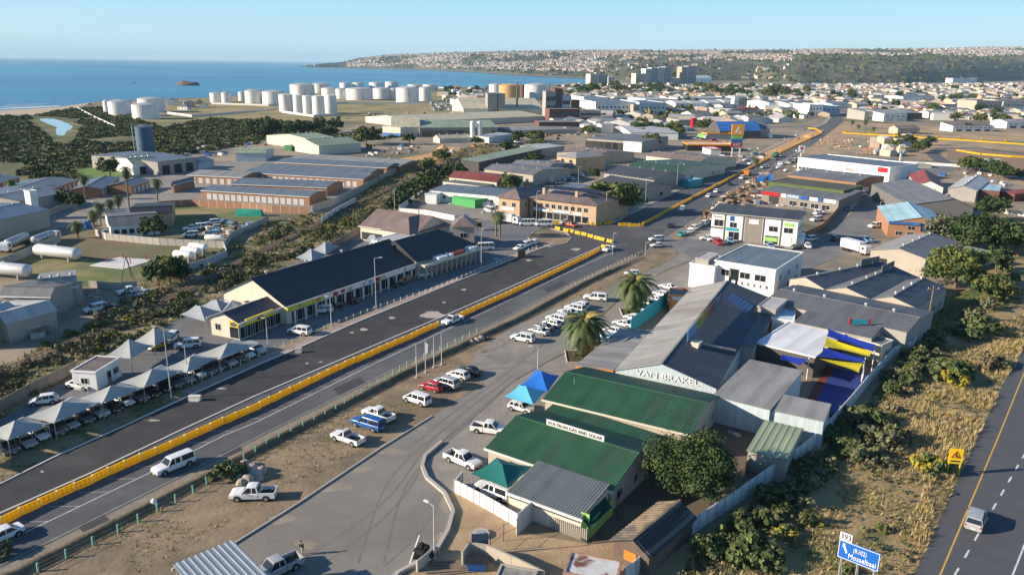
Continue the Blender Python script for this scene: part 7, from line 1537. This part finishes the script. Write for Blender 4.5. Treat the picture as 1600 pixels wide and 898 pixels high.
# tufts of grass
def tufts(name, pts, mats_w, h0, h1, seed, blades=7, wd=.05):
    r = np.random.RandomState(seed); n = len(pts); B = np.repeat(np.array([[p.x, p.y, p.z] for p in pts]), blades, 0); N = len(B)
    a = r.rand(N)*6.28; sp = .10+.25*r.rand(N); hh = h0+(h1-h0)*r.rand(N); d = np.stack([np.cos(a), np.sin(a), np.zeros(N)], 1); s_ = np.stack([-np.sin(a), np.cos(a), np.zeros(N)], 1)*wd
    b0 = B+d*(.12*r.rand(N))[:, None]; t_ = b0+d*sp[:, None]*1.6; t_[:, 2] += hh; m_ = (b0+t_)/2; m_[:, 2] += hh*.18
    V = np.stack([b0-s_, b0+s_, m_+s_*.8, m_-s_*.8, m_-s_*.8, m_+s_*.8, t_+s_*.15, t_-s_*.15], 1).reshape(-1, 3)
    mi = np.repeat(np.repeat(r.choice(len(mats_w), n, p=[w_ for _, w_ in mats_w]), blades), 2); me = mesh_quads(name, V, [m for m, _ in mats_w], mi); o = link(name, me); o['kind'] = 'stuff'
STRAW = mat('dry_grass', (.40,.29,.12), .9, .3, .5, world=True); STRAW2 = mat('pale_grass', (.50,.40,.20), .9, .25, .5, world=True); GRN = mat('green_grass', (.13,.15,.04), .9, .3, .5, world=True)
SL = [(1080,855),(1215,765),(1290,695),(1450,530),(1470,480),(1500,470),(1600,450),(1600,530),(1570,590),(1530,672),(1444,860),(1420,905),(1060,905)]
tufts('dry_grass', scatter(SL, .50, 0, -.12, .16, 21), [(STRAW, .6), (STRAW2, .15), (GRN, .25)], .12, .5, 1, 7, .03)
tufts('tall_grass', scatter([(1440,620),(1520,560),(1590,500),(1600,540),(1533,672),(1470,800),(1446,858),(1420,840),(1440,760),(1400,700)], .55, 0, -.10, .12, 26), [(STRAW, .55), (STRAW2, .45)], .3, .9, 6, 8, .03)
bush_mass('heather', scatter(SL, 1.5, 0, -.05, .11, 27), [(LEAF[3], .4), (LEAF[5], .3), (DUNE[1], .3)], .25, .7, 10, 6, .14, .7, 14)
tufts('verge_grass', scatter([(0,905),(30,892),(225,791),(400,704),(650,578),(800,505),(1000,415),(1040,395),(1030,420),(960,443),(800,530),(675,620),(595,680),(465,760),(400,790),(200,905)], .9, 0, .02, .10, 22), [(STRAW, .6), (GRN, .4)], .06, .22, 2, 6, .04)
tufts('kerb_grass', scatter([(-40,775),(95,706),(190,664),(300,612),(400,568),(400,562),(300,600),(160,640),(0,712),(-40,735)], .7, 0, -.1, .2, 23), [(GRN, .7), (STRAW, .3)], .08, .3, 3, 6, .04)
tufts('railway_grass', scatter(COR, 1.15, 0, -.2, .1, 24), [(STRAW, .5), (GRN, .3), (STRAW2, .2)], .2, .7, 4, 6, .07)
tufts('slope_grass', scatter([(1430,560),(1462,470),(1540,445),(1530,470),(1490,510),(1450,575)], .8, 0, -.3, .2, 25), [(GRN, 1.0)], .15, .4, 5, 6, .05)
bush(0, G(352,748), 1.5, 'round green bush beside the rock pile and the white pickup', 'garden bushes'); bush(1, G(366,744), 1.2, 'light green bush touching the rock pile', 'garden bushes'); bush(3, G(377,735), 1.0, 'brown bush behind the rock pile', 'garden bushes'); bush(0, G(5,868), 1.0, 'dark bush at the left edge beside the road', 'garden bushes'); bush(5, G(760,530), .7, 'dry bush near the flagpoles', 'garden bushes')
bush(0, G(1293,655), .8, 'small dark bush behind the sage roof', 'garden bushes')
# ================================================================ TANK FARM AND PLANT
TKW = mat('tank_paint', (.72,.71,.68), .6, .10, .3, col2=(.46,.42,.37), mix=(.52,.75,.4), stretch=(1,1,.12)); TKO = mat('tank_ochre', (.55,.33,.13), .6, .1, .1); TKG = mat('tank_grey', (.40,.41,.42), .6, .12, .1)
def tank(x0, x1, yt, yb, label, m=None, dome=.12, group='storage tanks of the tank farm'):
    cx = (x0+x1)/2; g = G(cx, yb); zc = g.y*math.cos(PITCH)+H*math.sin(PITCH); r = (x1-x0)/2*zc/FPX; c_ = g+Vector((g.x, g.y, 0)).normalized()*r; h = (yb-yt)*zc/FPX*1.0
    t = thing('storage_tank', label, 'storage tank', c_, 0, group); MB().tube((0,0,-.5),(0,0,h*(1-dome)),r,n=32).build('shell', m or TKW, t, smooth=False)
    mb = MB(); rings = [[(r*k*1.01*math.cos(a*PI/16), r*k*1.01*math.sin(a*PI/16), h*(1-dome)+h*dome*z) for a in range(32)] for k, z in ((1,0),(.75,.5),(.4,.85),(.05,1))]; mb.loft(rings).build('roof', TKG if m is None else m, t)
    mb = MB(); nn = 14; a0 = -1.9
    for i in range(nn): a = a0+i*.09; z = h*(1-dome)*i/nn; mb.box(-.35,.35,-.15,.15,0,.25, Matrix.Translation(((r+.6)*math.cos(a), (r+.6)*math.sin(a), z)))
    mb.build('stair', STEEL, t)['kind'] = 'stuff'
    return t
TL = [(163,175,156.5,178,'white tank partly hidden behind the larger left tank'),(172,208,157,182,'broad white tank at the left of the small compound'),(218,258,153,176,'broad white tank at the back of the small compound'),(209,248,162,187,'white tank at the front of the small compound'),
 (329,349,144.5,160,'low grey white tank left of the farm'),(347,362,144,161,'narrow white tank beside the low grey one'),(373,386,143,158,'small tank behind the first big white tank'),(384,412,140.5,162,'first big white tank from the left of the farm'),(411,446,142,163,'second big white tank from the left'),
 (454,492,131,151,'domed white tank above the silo cluster'),(487,516,130,146,'domed grey tank behind the silo cluster'),(503,528,137,154,'low white tank right of the silo cluster'),(525,541,138,155,'narrow low white tank next to it'),
 (531,549,129,139,'far small tank, leftmost of the back row'),(551,570,129,139,'far small tank, second of the back row'),(577,601,128.5,139,'far tank, third of the back row'),(602,623,127.5,138.5,'far tank, rightmost of the back row'),
 (541,583,137.5,157,'broad white tank in the middle of the farm'),(583,611,137,155,'white tank right of the middle one'),(608,624,138,155,'narrow white tank behind the domed one'),(619,655,136,161,'domed white tank at the right of the farm'),(655,674,136,158,'tall white tank right of the domed one'),(637,661,132,144,'flat tank far behind the domed one'),(660,684,132,142,'pale blue flat tank at the right end'),
 (764,784,131,149,'white tank above the grey tower'),(819,856,131,155,'big white tank right of the ochre one')]
for a in TL: tank(*a)
tank(779,813,132,156,'large ochre tank behind the grey tower',TKO,.1); tank(812,822,133,152,'rust brown tank sliver beside the ochre tank',W_MAROON,.05)
for x0, x1, yt, yb, l in ((437,459,148,174.5,'leftmost of five tall silos'),(459,474,149,177,'second of five tall silos'),(474,489,150,179,'middle of five tall silos'),(489,508,150.5,181,'fourth of five tall silos'),(508,527,149.5,178,'rightmost of five tall silos')): tank(x0, x1, yt, yb, l+' in the cluster', TKW, .03, 'five tall silos')
tank(734.5,742,190,222,'left of the two slim white silos at the factory',PL_WHITE,.05,'two slim silos'); tank(745.5,753,190,222,'right of the two slim white silos at the factory',PL_WHITE,.05,'two slim silos')
for px, l in (([(262,178),(300,183),(340,180),(430,172)],'low bund wall of the small tank compound'),([(330,163),(420,166),(540,162),(700,163)],'long pale bund wall before the big tanks'),([(440,176),(490,183),(530,181)],'low wall round the five silos')): wall_line('bund_wall', l, px, 2.0, CONC_LT, 25, posts=False, pname='wall_face', th=.6)
wall_line('trackside_wall', 'pale double wall running down from the small tank compound', [(120,170),(150,186),(180,200)], 2, CONC_LT, 25, posts=False, pname='wall_face', th=.5)
def bx(name, label, x0, x1, yb, hpx, dep, roof='flat', rh=1.0, wall=None, rm=None, yb2=None, cat='building', win=(), group=None, trim=None):
    a, b2 = G(x0, yb), G(x1, yb if yb2 is None else yb2); u = (b2-a); L = u.length; u.normalize(); m_ = (a+b2)/2; zc = m_.y*math.cos(PITCH)+H*math.sin(PITCH); h = hpx*zc/FPX
    return house_m(name, label, Vector((a.x, a.y, h)), math.atan2(u.y, u.x), L, dep, h, roof, rh, wall, rm, 0, .3, .5, cat, group, win, 0, trim)
GW = mat('band_glass', (.05,.07,.09), .3, .05)
def bands(b, side, n, z0, z1):
    T, L = wall_T(b, side); s = (z1-z0)/n
    for i in range(n): q = MB().box(L*.05, L*.95, -.15, .05, 0, s*.5).build('window_band', GW, b.t); q.location = T @ Vector((0, 0, z0+s*(i+.3))); q.rotation_euler = (0, 0, T.to_euler().z)
b = bx('factory', 'arched yellow end building with a blue base', 598, 626, 213, 15, 30, 'flat', .3, W_CREAM, R_CREAM, 215); board(b, 0, 0, 1, 0, b.h*.4, R_BLUE, name='base_band', out=.2)
b = bx('factory', 'long factory hall with a pale olive roof and a curved front', 612, 656, 214, 15, 34, 'barrel', 5.5, W_CREAM, R_CREAM)
b = bx('factory', 'long low glazed factory front behind the two slim silos', 656, 778, 215, 15, 60, 'gable', 3.0, mat('factory_glass', (.22,.22,.21), .6, .2, .5), R_SAGE, 214, win=((0,22,.6,3.2,4.2),))
bx('factory', 'pale roofed hall behind the glazed factory front', 640, 850, 200, 9, 70, 'gable', 3, W_CREAM, R_CREAM, 190)
bx('hall', 'small pale gabled shed left of the two silos', 687, 736, 224, 7, 10, 'gable', 2, W_CREAM, R_CREAM, 222)
bx('hall', 'white open lorry shed right of the two silos', 764, 800, 224, 9, 10, 'mono', .5, W_WHITE, R_LIGHT, 218)
bx('warehouse', 'huge cream warehouse with a low gable behind the grey tower', 724, 850, 184, 14, 90, 'gable', 8, W_CREAM, R_CREAM)
bx('warehouse', 'pale flat shed left of the cream warehouse', 714, 768, 166, 8, 50, 'flat', .5, W_WHITE, R_LIGHT)
bx('warehouse', 'small cream shed in front of the cream warehouse', 708, 735, 184, 6, 14, 'gable', 2, W_CREAM, R_CREAM)
b = bx('tower', 'tall dark grey concrete tower of the plant', 762, 789, 184, 36, 16, 'flat', .5, mat('tower_grey', (.27,.26,.25), .9, .12, .3), R_GREY); board(b, 0, .55, .60, 0, b.h, BLACK, name='duct')
for a in ((852,868,190,45,14,W_GREY,'grey block of the maroon plant'),(866,878,190,49,14,W_MAROON,'tall maroon block of the plant'),(878,890,190,38,14,mat('pale_blue_block', (.40,.48,.55), .7, .1),'pale blue block of the plant'),(858,905,196,24,18,W_MAROON,'broad maroon block of the plant'),(842,905,206,14,20,W_MAROON,'low maroon front of the plant'),(905,938,196,22,18,W_TAN,'tan block right of the plant'),(892,905,186,28,12,R_OLIVE,'olive block of the plant')):
    b = bx('plant_block', a[6]+' beside the chimneys', a[0], a[1], a[2], a[3], a[4], 'flat', .5, a[5], R_GREY); bands(b, 0, 2, b.h*.3, b.h*.9)
for x, yt, yb, l in ((807.5,130,183,'tall thin chimney left of the plant'),(857,131,165,'short dark chimney behind the plant')):
    p = G(x, yb); zc = p.y*math.cos(PITCH)+H*math.sin(PITCH); t = thing('chimney', l, 'chimney', p); MB().tube((0,0,0),(0,0,(yb-yt)*zc/FPX),1.0,.75,n=12).build('shaft', mat('chimney_brown', (.14,.12,.10), .8, .1), t)
bx('hall', 'long roof below the maroon plant', 800, 905, 212, 7, 22, 'mono', 1, W_TAN, R_GREY, 208)
# tower blocks
BW = mat('tower_white', (.62,.62,.60), .7, .08, .05); BB_ = mat('tower_blue_grey', (.33,.38,.44), .7, .08, .05)
for x0, x1, yb, hp_, m_, l in ((922,934,134,17,W_CREAM,'cream tower block, leftmost of the group'),(934,949,134,16,BB_,'blue grey tower block next to the cream one'),(950,960,132,11,BW,'low pale block right of the blue grey tower'),(993,1007,131,15,W_CREAM,'cream tower block in the middle group'),(1008,1016,131,22,BW,'white tower block left of the twin one'),(1017,1026,131,24,BB_,'blue grey tower block left of the twin one'),(1028,1037,131,24,BW,'white face of the twin tower block'),(1038,1048,131,25,BB_,'blue half of the twin tower block'),(1064,1073,131,25,W_TAN,'tan tower block'),(1073,1087,131,26,BB_,'dark tower block at the right of the group'),(1049,1063,131,8,BW,'low block between the tower blocks')):
    b = bx('tower_block', l+' on the skyline of the town', x0, x1, yb, hp_, 22, 'flat', 1.0, m_, R_GREY, group='tower blocks'); bands(b, 0, 9, b.h*.05, b.h*.97); bands(b, 1, 9, b.h*.05, b.h*.97)
b = bx('sail_building', 'white curved building right of the tower blocks', 1087, 1112, 129, 6, 40, 'barrel', 9, PL_WHITE, R_WHITE)
# mall and big sheds; mall sides in shade are coloured blue grey for it
for x0, x1, yb, hp_, dep, rf, wl, rm_, l in ((930,998,181,20,60,'flat',W_WHITE,R_SLATE,'big white mall block with a slate roof'),(998,1040,182,20,55,'flat',mat('mall_shade_blue', (.45,.52,.58), .7, .1, .05),R_SLATE,'blue grey side of the mall'),(912,950,165,12,50,'flat',W_WHITE,R_SLATE,'rear white mall block'),(989,998,182,17,10,'flat',W_TAN,R_GREY,'tan corner tower of the mall'),
    (1008,1060,166,10,60,'flat',W_WHITE,R_LIGHT,'flat white mall roof behind the tan corner'),(1055,1078,173,11,30,'barrel',W_WHITE,R_LIGHT,'first barrel roofed hall of the mall'),(1080,1104,173,11,30,'barrel',W_WHITE,R_LIGHT,'second barrel roofed hall of the mall'),(1106,1130,172,11,30,'barrel',W_WHITE,R_LIGHT,'third barrel roofed hall of the mall'),(1131,1150,171,11,30,'barrel',W_WHITE,R_LIGHT,'fourth barrel roofed hall of the mall'),
    (1060,1150,160,6,60,'flat',W_WHITE,R_LIGHT,'long white roof behind the barrel halls'),(1146,1153,172,20,8,'flat',W_WHITE,R_LIGHT,'white entrance tower of the mall'),(1153,1172,172,16,10,'flat',W_TAN,R_GREY,'tan gateway of the mall'),(1172,1200,172,12,40,'flat',W_WHITE,R_LIGHT,'white box right of the gateway'),
    (1200,1232,177,16,50,'gable',W_WHITE,R_SLATE,'long pale mall wing, left part'),(1232,1263,179,16,50,'gable',W_WHITE,R_SLATE,'long pale mall wing, middle part'),(1263,1284,182,17,40,'flat',W_WHITE,R_LIGHT,'tall pale end of the long mall wing'),(1284,1312,181,14,40,'flat',mat('mall_shade_blue', (.45,.52,.58)),R_SLATE,'shaded end of the long mall wing, its shade coloured blue grey'),
    (1060,1100,197,8,30,'flat',W_GREY,R_LIGHT,'grey flat building beside the fuel station'),(1082,1088,199,12,6,'flat',C['red'],R_RED,'red pylon building beside the fuel station'),(1140,1192,181,9,30,'flat',W_GREY,R_MID,'grey canopy building above the fuel station'),(1160,1182,180,10,8,'flat',C['red'],R_RED,'red fascia on the grey canopy building'),
    (1350,1382,188,13,30,'mono',W_GREY,R_GREY,'grey shop with a tilted roof and red signs'),(1380,1416,190,12,30,'mono',W_WHITE,R_GREY,'white shop with a green sign and tilted roof'),(1400,1440,187,10,30,'mono',W_DARK,R_GREY,'dark side of the tilted roof shops'),
    (1478,1524,176,9,30,'gable',W_WHITE,R_CHAR,'dark roofed white complex on the right'),(1523,1563,179,20,30,'flat',W_TAN,R_CHAR,'tan block of the complex on the right'),(1565,1610,176,17,40,'gable',W_CREAM,R_BROWN,'cream block at the right edge'),(1488,1552,206,9,16,'mono',W_WHITE,R_BROWN,'long white walled hall with a brown roof'),(1572,1610,201,10,20,'gable',W_WHITE,R_GREY,'white hall at the right edge'),(1402,1436,210,9,12,'gable',W_TAN,R_BROWN,'small tan brick house on the interchange land'),
    (1488,1526,130,7,30,'flat',BW,R_LIGHT,'white block on the far ridge'),(1527,1536,130,8,30,'flat',C['darkblue'],R_DARK,'dark blue end of the block on the far ridge'),(1410,1460,162,10,40,'gable',W_WHITE,R_SLATE,'pale hall with a tan side street'),(1300,1350,170,7,40,'gable',W_BLUE,R_SLATE,'slate roofed hall behind the tilted roof shops'),(1010,1075,205,6,24,'mono',W_WHITE,R_LIGHT,'white low sheds beside the back street'),
    (1120,1190,175,4,40,'flat',W_TAN,R_GREY,'low tan roofs before the mall')):
    b = bx('mall_hall' if 'mall' in l else 'building', l, x0, x1, yb, hp_, dep, rf, (2.5 if rf == 'barrel' else 2.0 if rf != 'flat' else .8), wl, rm_)
    if hp_ > 8 and rf != 'barrel' and 'pylon' not in l: n9 = max(2, int(b.L/9)); openings(b, 0, n9, .2, b.L/n9*.55, b.h*.38, R.choice('grg')); openings(b, 0, n9*2, b.h*.58, b.L/n9*.22, b.h*.14, 'w')
# fuel station
OR = mat('sign_orange', (.80,.30,.02), .5, .03)
p = G(1149,246); zc = p.y*math.cos(PITCH)+H*math.sin(PITCH); k_ = zc/FPX; t = thing('pylon_sign', 'tall fuel station pylon sign with orange, green, blue and red panels', 'pylon sign', p, .05)
for z0, z1, wpx, m_, tx in ((34,51,19,OR,None),(28.5,33.5,17,mat('sign_green', (.20,.50,.12), .5, .03),None),(23,28,18,C['blue'],None),(16,22.5,18,C['red'],'KFC')):
    q = MB().box(-wpx*k_/2,wpx*k_/2,-.4,.4,0,(z1-z0)*k_-.1).build('panel', m_, t); q.location = (0,0,z0*k_)
    if tx: text_on(q, tx, 1.9, (0,-.45,(z1-z0)*k_/2), (PI/2,0,0), SW_, wpx*k_*.6)
MB().quad((-2.2,-.45,37*k_),(-.2,-.45,38*k_),(1.0,-.45,48*k_),(.2,-.45,48*k_)).quad((.6,-.45,37*k_),(2.3,-.45,37*k_),(1.3,-.45,42*k_)).build('emblem', SW_, t)
for s in (-1,1): MB().box(s*6*k_-.3,s*6*k_+.3,-.3,.3,0,16*k_).build('leg', CONC_LT, t)
b = bx('fuel_canopy', 'long orange fuel station canopy', 1074, 1146, 236, 9, 14, 'flat', .9, BLACK, R_WHITE, 237, trim=OR); b.t.children[0].hide_render = False
b = bx('fuel_canopy', 'orange canopy of the truck pumps', 1104, 1142, 218, 8, 10, 'flat', .9, W_GREY, R_WHITE, trim=OR)
bx('fuel_shop', 'white convenience shop beside the fuel canopy', 1110, 1126, 243, 9, 14, 'flat', .5, PL_WHITE, R_WHITE, trim=C['red'])
b = bx('hall', 'blue barrel roofed hall beside the pylon sign', 1124, 1188, 217, 12, 24, 'barrel', 6, W_DARK, R_BLUE)
bx('hall', 'grey vaulted hall behind the blue barrel roof', 1188, 1202, 216, 14, 30, 'barrel', 4, W_GREY, R_MID)
for x, yb, hp_, m_, l in ((1406,252,26,'sign_shell_yellow','white and yellow fuel sign on a tall post by the interchange'),(1251,248,20,'sign_red','white pylon with red panels at the end of the supermarket'),(1347,285,0,'','')):
    if not hp_: continue
    p = G(x, yb); k_ = (p.y*math.cos(PITCH)+H*math.sin(PITCH))/FPX; t = thing('pylon_sign', l, 'pylon sign', p); MB().box(-.3,.3,-.3,.3,0,hp_*k_*.6).build('post', PL_WHITE, t); MB().box(-4.5*k_,4.5*k_,-.3,.3,hp_*k_*.5,hp_*k_).build('panel', PL_WHITE, t)
    MB().tube((0,-.35,hp_*k_*.8),(0,-.32,hp_*k_*.8),hp_*k_*.12,n=14).build('emblem', YSG if 'yellow' in m_ else C['red'], t)
t = thing('billboard', 'white and blue billboard on the brown field', 'billboard', G(1548,266)); MB().box(-4,4,-.15,.15,2.2,6).build('panel', PL_WHITE, t); MB().box(-4,4,-.2,-.16,2.3,3.6).build('band', C['lightblue'], t)
for s in (-3.5,3.5): MB().box(s-.15,s+.15,-.15,.15,0,2.2).build('leg', STEEL, t)
for x, y, l in ((1186,283,'left'),(1200,281,'right')): tent('market_tent', f'{l} half of the bright blue market tent beside the olive roof', [(x-6,y-1),(x+8,y+2),(x+12,y-7),(x-1,y-9)], 2.6, 2.0, C['blue'])
b = bx('low_wall_ring', 'long white wall beside the works yard', 1412, 1500, 256, 3, 1.0, 'flat', .2, W_WHITE, R_LIGHT, 261) 
bx('site_office', 'tan flat shelter beside the works yard', 1396, 1455, 262, 5, 8, 'flat', .3, W_CREAM, R_CREAM, 263)
# ================================================================ SUBURB HOUSES
WH = [W_WHITE, W_CREAM, W_TAN, W_PEACH]; WHN = ['white', 'cream', 'tan', 'peach']
RH = [R_SAGE, R_DKGREEN, R_GREY, R_LIGHT, R_BROWN, R_TILE, R_RED, R_SLATE]; RHN = ['pale green', 'dark green', 'grey', 'pale grey', 'brown', 'terracotta', 'red', 'slate']
taken = []
nh = [0]
def suburb(px, n, where, wr, seed, dx=9, dy=2.6, sz=(9,16), md=12):
    rr = random.Random(seed); P = [Vector((x, y, 0)) for x, y in px]; xs_ = [p.x for p in P]; ys_ = [p.y for p in P]; k = tr_ = 0
    while k < n and tr_ < 6000:
        tr_ += 1; q = Vector((rr.uniform(min(xs_), max(xs_)), rr.uniform(min(ys_), max(ys_)), 0))
        if not inpoly(q, P) or any(abs(q.x-a) < dx and abs(q.y-b_) < dy for a, b_ in taken): continue
        taken.append((q.x, q.y)); g = G(q.x, q.y); L = rr.uniform(*sz); Wd = L*rr.uniform(.55, .8); h = rr.choice((3, 3.2, 5.6)); ri = rr.choice(wr); wi = rr.choice((0, 0, 1, 2, 3)); rz = rr.choice((.4, .4+PI/2, -.2, 1.2))+rr.uniform(-.1, .1)
        house_m('house', f'small {WHN[wi]} house with a {RHN[ri]} roof {where}', Vector((g.x, g.y, h)), rz, L, Wd, h, rr.choice(('gable', 'hip', 'gable')), 1.9, WH[wi], RH[ri], 0, .3, .5, 'house', 'houses '+where, ((0,3,1,1.4,1.2),(3,2,1,1.4,1.2),(1,2,1,1.4,1.2)) if g.length < 900 else (), 0, None); k += 1; nh[0] += 1
suburb([(880,136),(1230,137),(1240,152),(1140,150),(900,150)], 85, 'before the tower blocks', (0,0,1,2,4), 1, 7, 2.2, (11,20))
suburb([(1240,136),(1600,134),(1600,152),(1420,150),(1240,150)], 95, 'below the scrub hill', (2,3,4,5,7,3), 2, 8, 2.2, (11,20))
suburb([(1240,152),(1470,154),(1600,154),(1600,186),(1450,184),(1320,168),(1240,158)], 60, 'behind the interchange', (2,3,4,5,6,7), 3, 10, 3.5, (11,18))
suburb([(690,136),(770,140),(770,150),(700,150)], 12, 'behind the tank farm', (2,3,4), 4, 8, 2.5, (10,20))
suburb([(265,158),(330,160),(325,172),(270,172)], 7, 'between the two tank groups', (7,2), 5, 9, 3, (9,16))
# beyond the 300 largest, the carpet of small far houses reads as one mass
rr = random.Random(5); hwh = mat('far_wall_white', (.56,.54,.50), .8, .05); hcr = mat('far_wall_cream', (.50,.41,.30), .8, .05); hpk = mat('far_wall_pink', (.54,.38,.28), .8, .05)
hr1 = mat('far_roof_terracotta', (.32,.17,.11), .8, .05); hr2 = mat('far_roof_grey', (.30,.29,.29), .8, .05); hr3 = mat('far_roof_dark', (.14,.13,.13), .8, .05); hr4 = mat('far_roof_pale', (.42,.40,.38), .8, .05)
HM = [hwh, hcr, hpk, hr1, hr2, hr3, hr4, R_SAGE, R_SLATE]
def hbox(mb, p, L, Wd, h, rz, wi, ri, base=-4):
    T = Matrix.Translation(p) @ Matrix.Rotation(rz, 4, 'Z'); P = [T @ Vector(v) for v in ((-L/2,-Wd/2,base),(L/2,-Wd/2,base),(L/2,Wd/2,base),(-L/2,Wd/2,base),(-L/2,-Wd/2,h),(L/2,-Wd/2,h),(L/2,Wd/2,h),(-L/2,Wd/2,h),(-L/2,0,h+Wd*.14),(L/2,0,h+Wd*.14))]
    i = len(mb.v); mb.v += [tuple(v) for v in P]
    for f in ((0,1,5,4),(1,2,6,5),(2,3,7,6),(3,0,4,7),(4,7,8),(5,9,6)): mb.f.append(tuple(i+k for k in f)); mb.mi.append(wi)
    for f in ((4,5,9,8),(6,7,8,9)): mb.f.append(tuple(i+k for k in f)); mb.mi.append(ri)
mb = MB()
for reg, n, sz, rs in (([(880,133),(1240,134),(1240,158),(1100,160),(900,154)], 420, (9,20), (7,7,4,6,5,3)), ([(1240,134),(1650,131),(1650,152),(1240,152)], 620, (9,24), (3,4,6,5,8,4)), ([(1240,152),(1650,152),(1650,188),(1470,188),(1330,170),(1240,160)], 330, (9,24), (3,4,6,5,8,4)), ([(1000,160),(1240,158),(1290,182),(1200,196),(1040,192)], 90, (10,26), (4,6,8,5)), ([(690,150),(760,150),(760,160),(690,160)], 16, (10,20), (4,6)), ([(860,186),(1000,186),(1060,200),(880,212)], 46, (9,24), (4,6,5,8)), ([(1360,222),(1420,222),(1420,244),(1370,246)], 16, (5,8), (6,6))):
    P = [Vector((x, y, 0)) for x, y in reg]; k = tr_ = 0; put = []
    while k < n and tr_ < 9000:
        tr_ += 1; q = Vector((rr.uniform(min(p.x for p in P), max(p.x for p in P)), rr.uniform(min(p.y for p in P), max(p.y for p in P)), 0))
        if not inpoly(q, P) or any(abs(q.x-a) < 5 and abs(q.y-b_) < 1.3 for a, b_ in put) or any(abs(q.x-a) < 6 and abs(q.y-b_) < 1.6 for a, b_ in taken): continue
        put.append((q.x, q.y)); g = G(q.x, q.y); L = rr.uniform(*sz); hbox(mb, g, L, L*rr.uniform(.5,.9), rr.choice((3,3.4,6)), rr.choice((.4, 1.97, -.2, 1.2)), rr.choice((0,0,1,1,2)), rr.choice(rs), -.2); k += 1
mb.build('suburb_houses', HM)['kind'] = 'stuff'
tp = [G(rr.uniform(870, 1650), rr.uniform(133, 188)) for _ in range(1500)]; bush_mass('town_trees', [p for p in tp if noise.noise(p*.004) > -.15], [(DUNE[0], .4), (DUNE[3], .4), (DUNE[1], .2)], 2.5, 6, 5, 5, .35, .8, 12)
# hillside: the larger ones one by one
rr = random.Random(77); HC = [(W_WHITE, 'white'), (W_CREAM, 'cream'), (W_PEACH, 'peach'), (W_TAN, 'tan')]
mb = MB(); cnt = 0
big = []
while cnt < 9000:
    x = rr.uniform(480, 1640); s = rr.random()
    D = noise.noise(Vector((x*.012, s*3.2, 4)))+.5*noise.noise(Vector((x*.04, s*9, 8)))
    if x < 600 and s > .9 and rr.random() < .6: continue
    if x > 1235:
        if s < .50 and not (.40 < s < .46 and 1370 < x < 1530): 
            continue
        if D < -.12: continue
    elif x > 930:
        if s < .25 and rr.random() < .95: continue
        if D < -.10: continue
    else:
        if s < .10 or D < -.12 or rr.random() < .35: continue
    if s > .985: continue
    p = hill_pt(x, s); wi = rr.choice((0,0,0,1,2)) if x < 850 and rr.random() < .8 else rr.choice((0,0,1,1,2,2)); ri = rr.choice((3,3,4,4,5)); L = rr.uniform(13, 26) if x > 850 else rr.uniform(12, 20)
    if len(big) < 70 and p.length < 4200: big.append((p, wi, ri, L)); cnt += 1; continue
    hbox(mb, p, L, L*.6, rr.uniform(3.5, 8), rr.uniform(-.5, .5), wi, ri); cnt += 1
mb.build('hillside_houses', HM)['kind'] = 'stuff'
for p, wi, ri, L in big:
    m2 = MB(); hbox(m2, Vector((0,0,0)), L, L*.6, 5, 0, wi, ri); thing('hillside_house', 'small pale house on the hillside above the tower blocks', 'house', p, rr.uniform(-.5,.5), 'houses on the hillside', m2.mesh('hillside_house', HM))
pts = [hill_pt(rr.uniform(470, 1660), 0) for _ in range(0)]
sp = []
for _ in range(7000):
    x = rr.uniform(480, 1660); s = rr.random(); 
    if (x > 1235 and s > .5 or 900 < x < 1235 and s > .1) and rr.random() < .65: continue
    sp.append(hill_pt(x, s))
bush_mass('hillside_scrub', sp, [(DUNE[0], .3), (LEAF[5], .35), (DUNE[3], .35)], 5, 11, 3, 4, .5, .6, 11)
# ================================================================ AIR
HZ = bpy.data.materials.new('air'); HZ.use_nodes = True; n_ = HZ.node_tree; n_.nodes.clear(); pv = n_.nodes.new('ShaderNodeVolumePrincipled'); ou = n_.nodes.new('ShaderNodeOutputMaterial')
pv.inputs['Color'].default_value = (.55,.80,1.0,1); pv.inputs['Density'].default_value = 0.00004; pv.inputs['Anisotropy'].default_value = .0; n_.links.new(pv.outputs[0], ou.inputs['Volume'])
mb = MB(); mb.box(-30000, 30000, -400, 45000, -2.5, 420); o = mb.build('haze', HZ); o['kind'] = 'stuff'
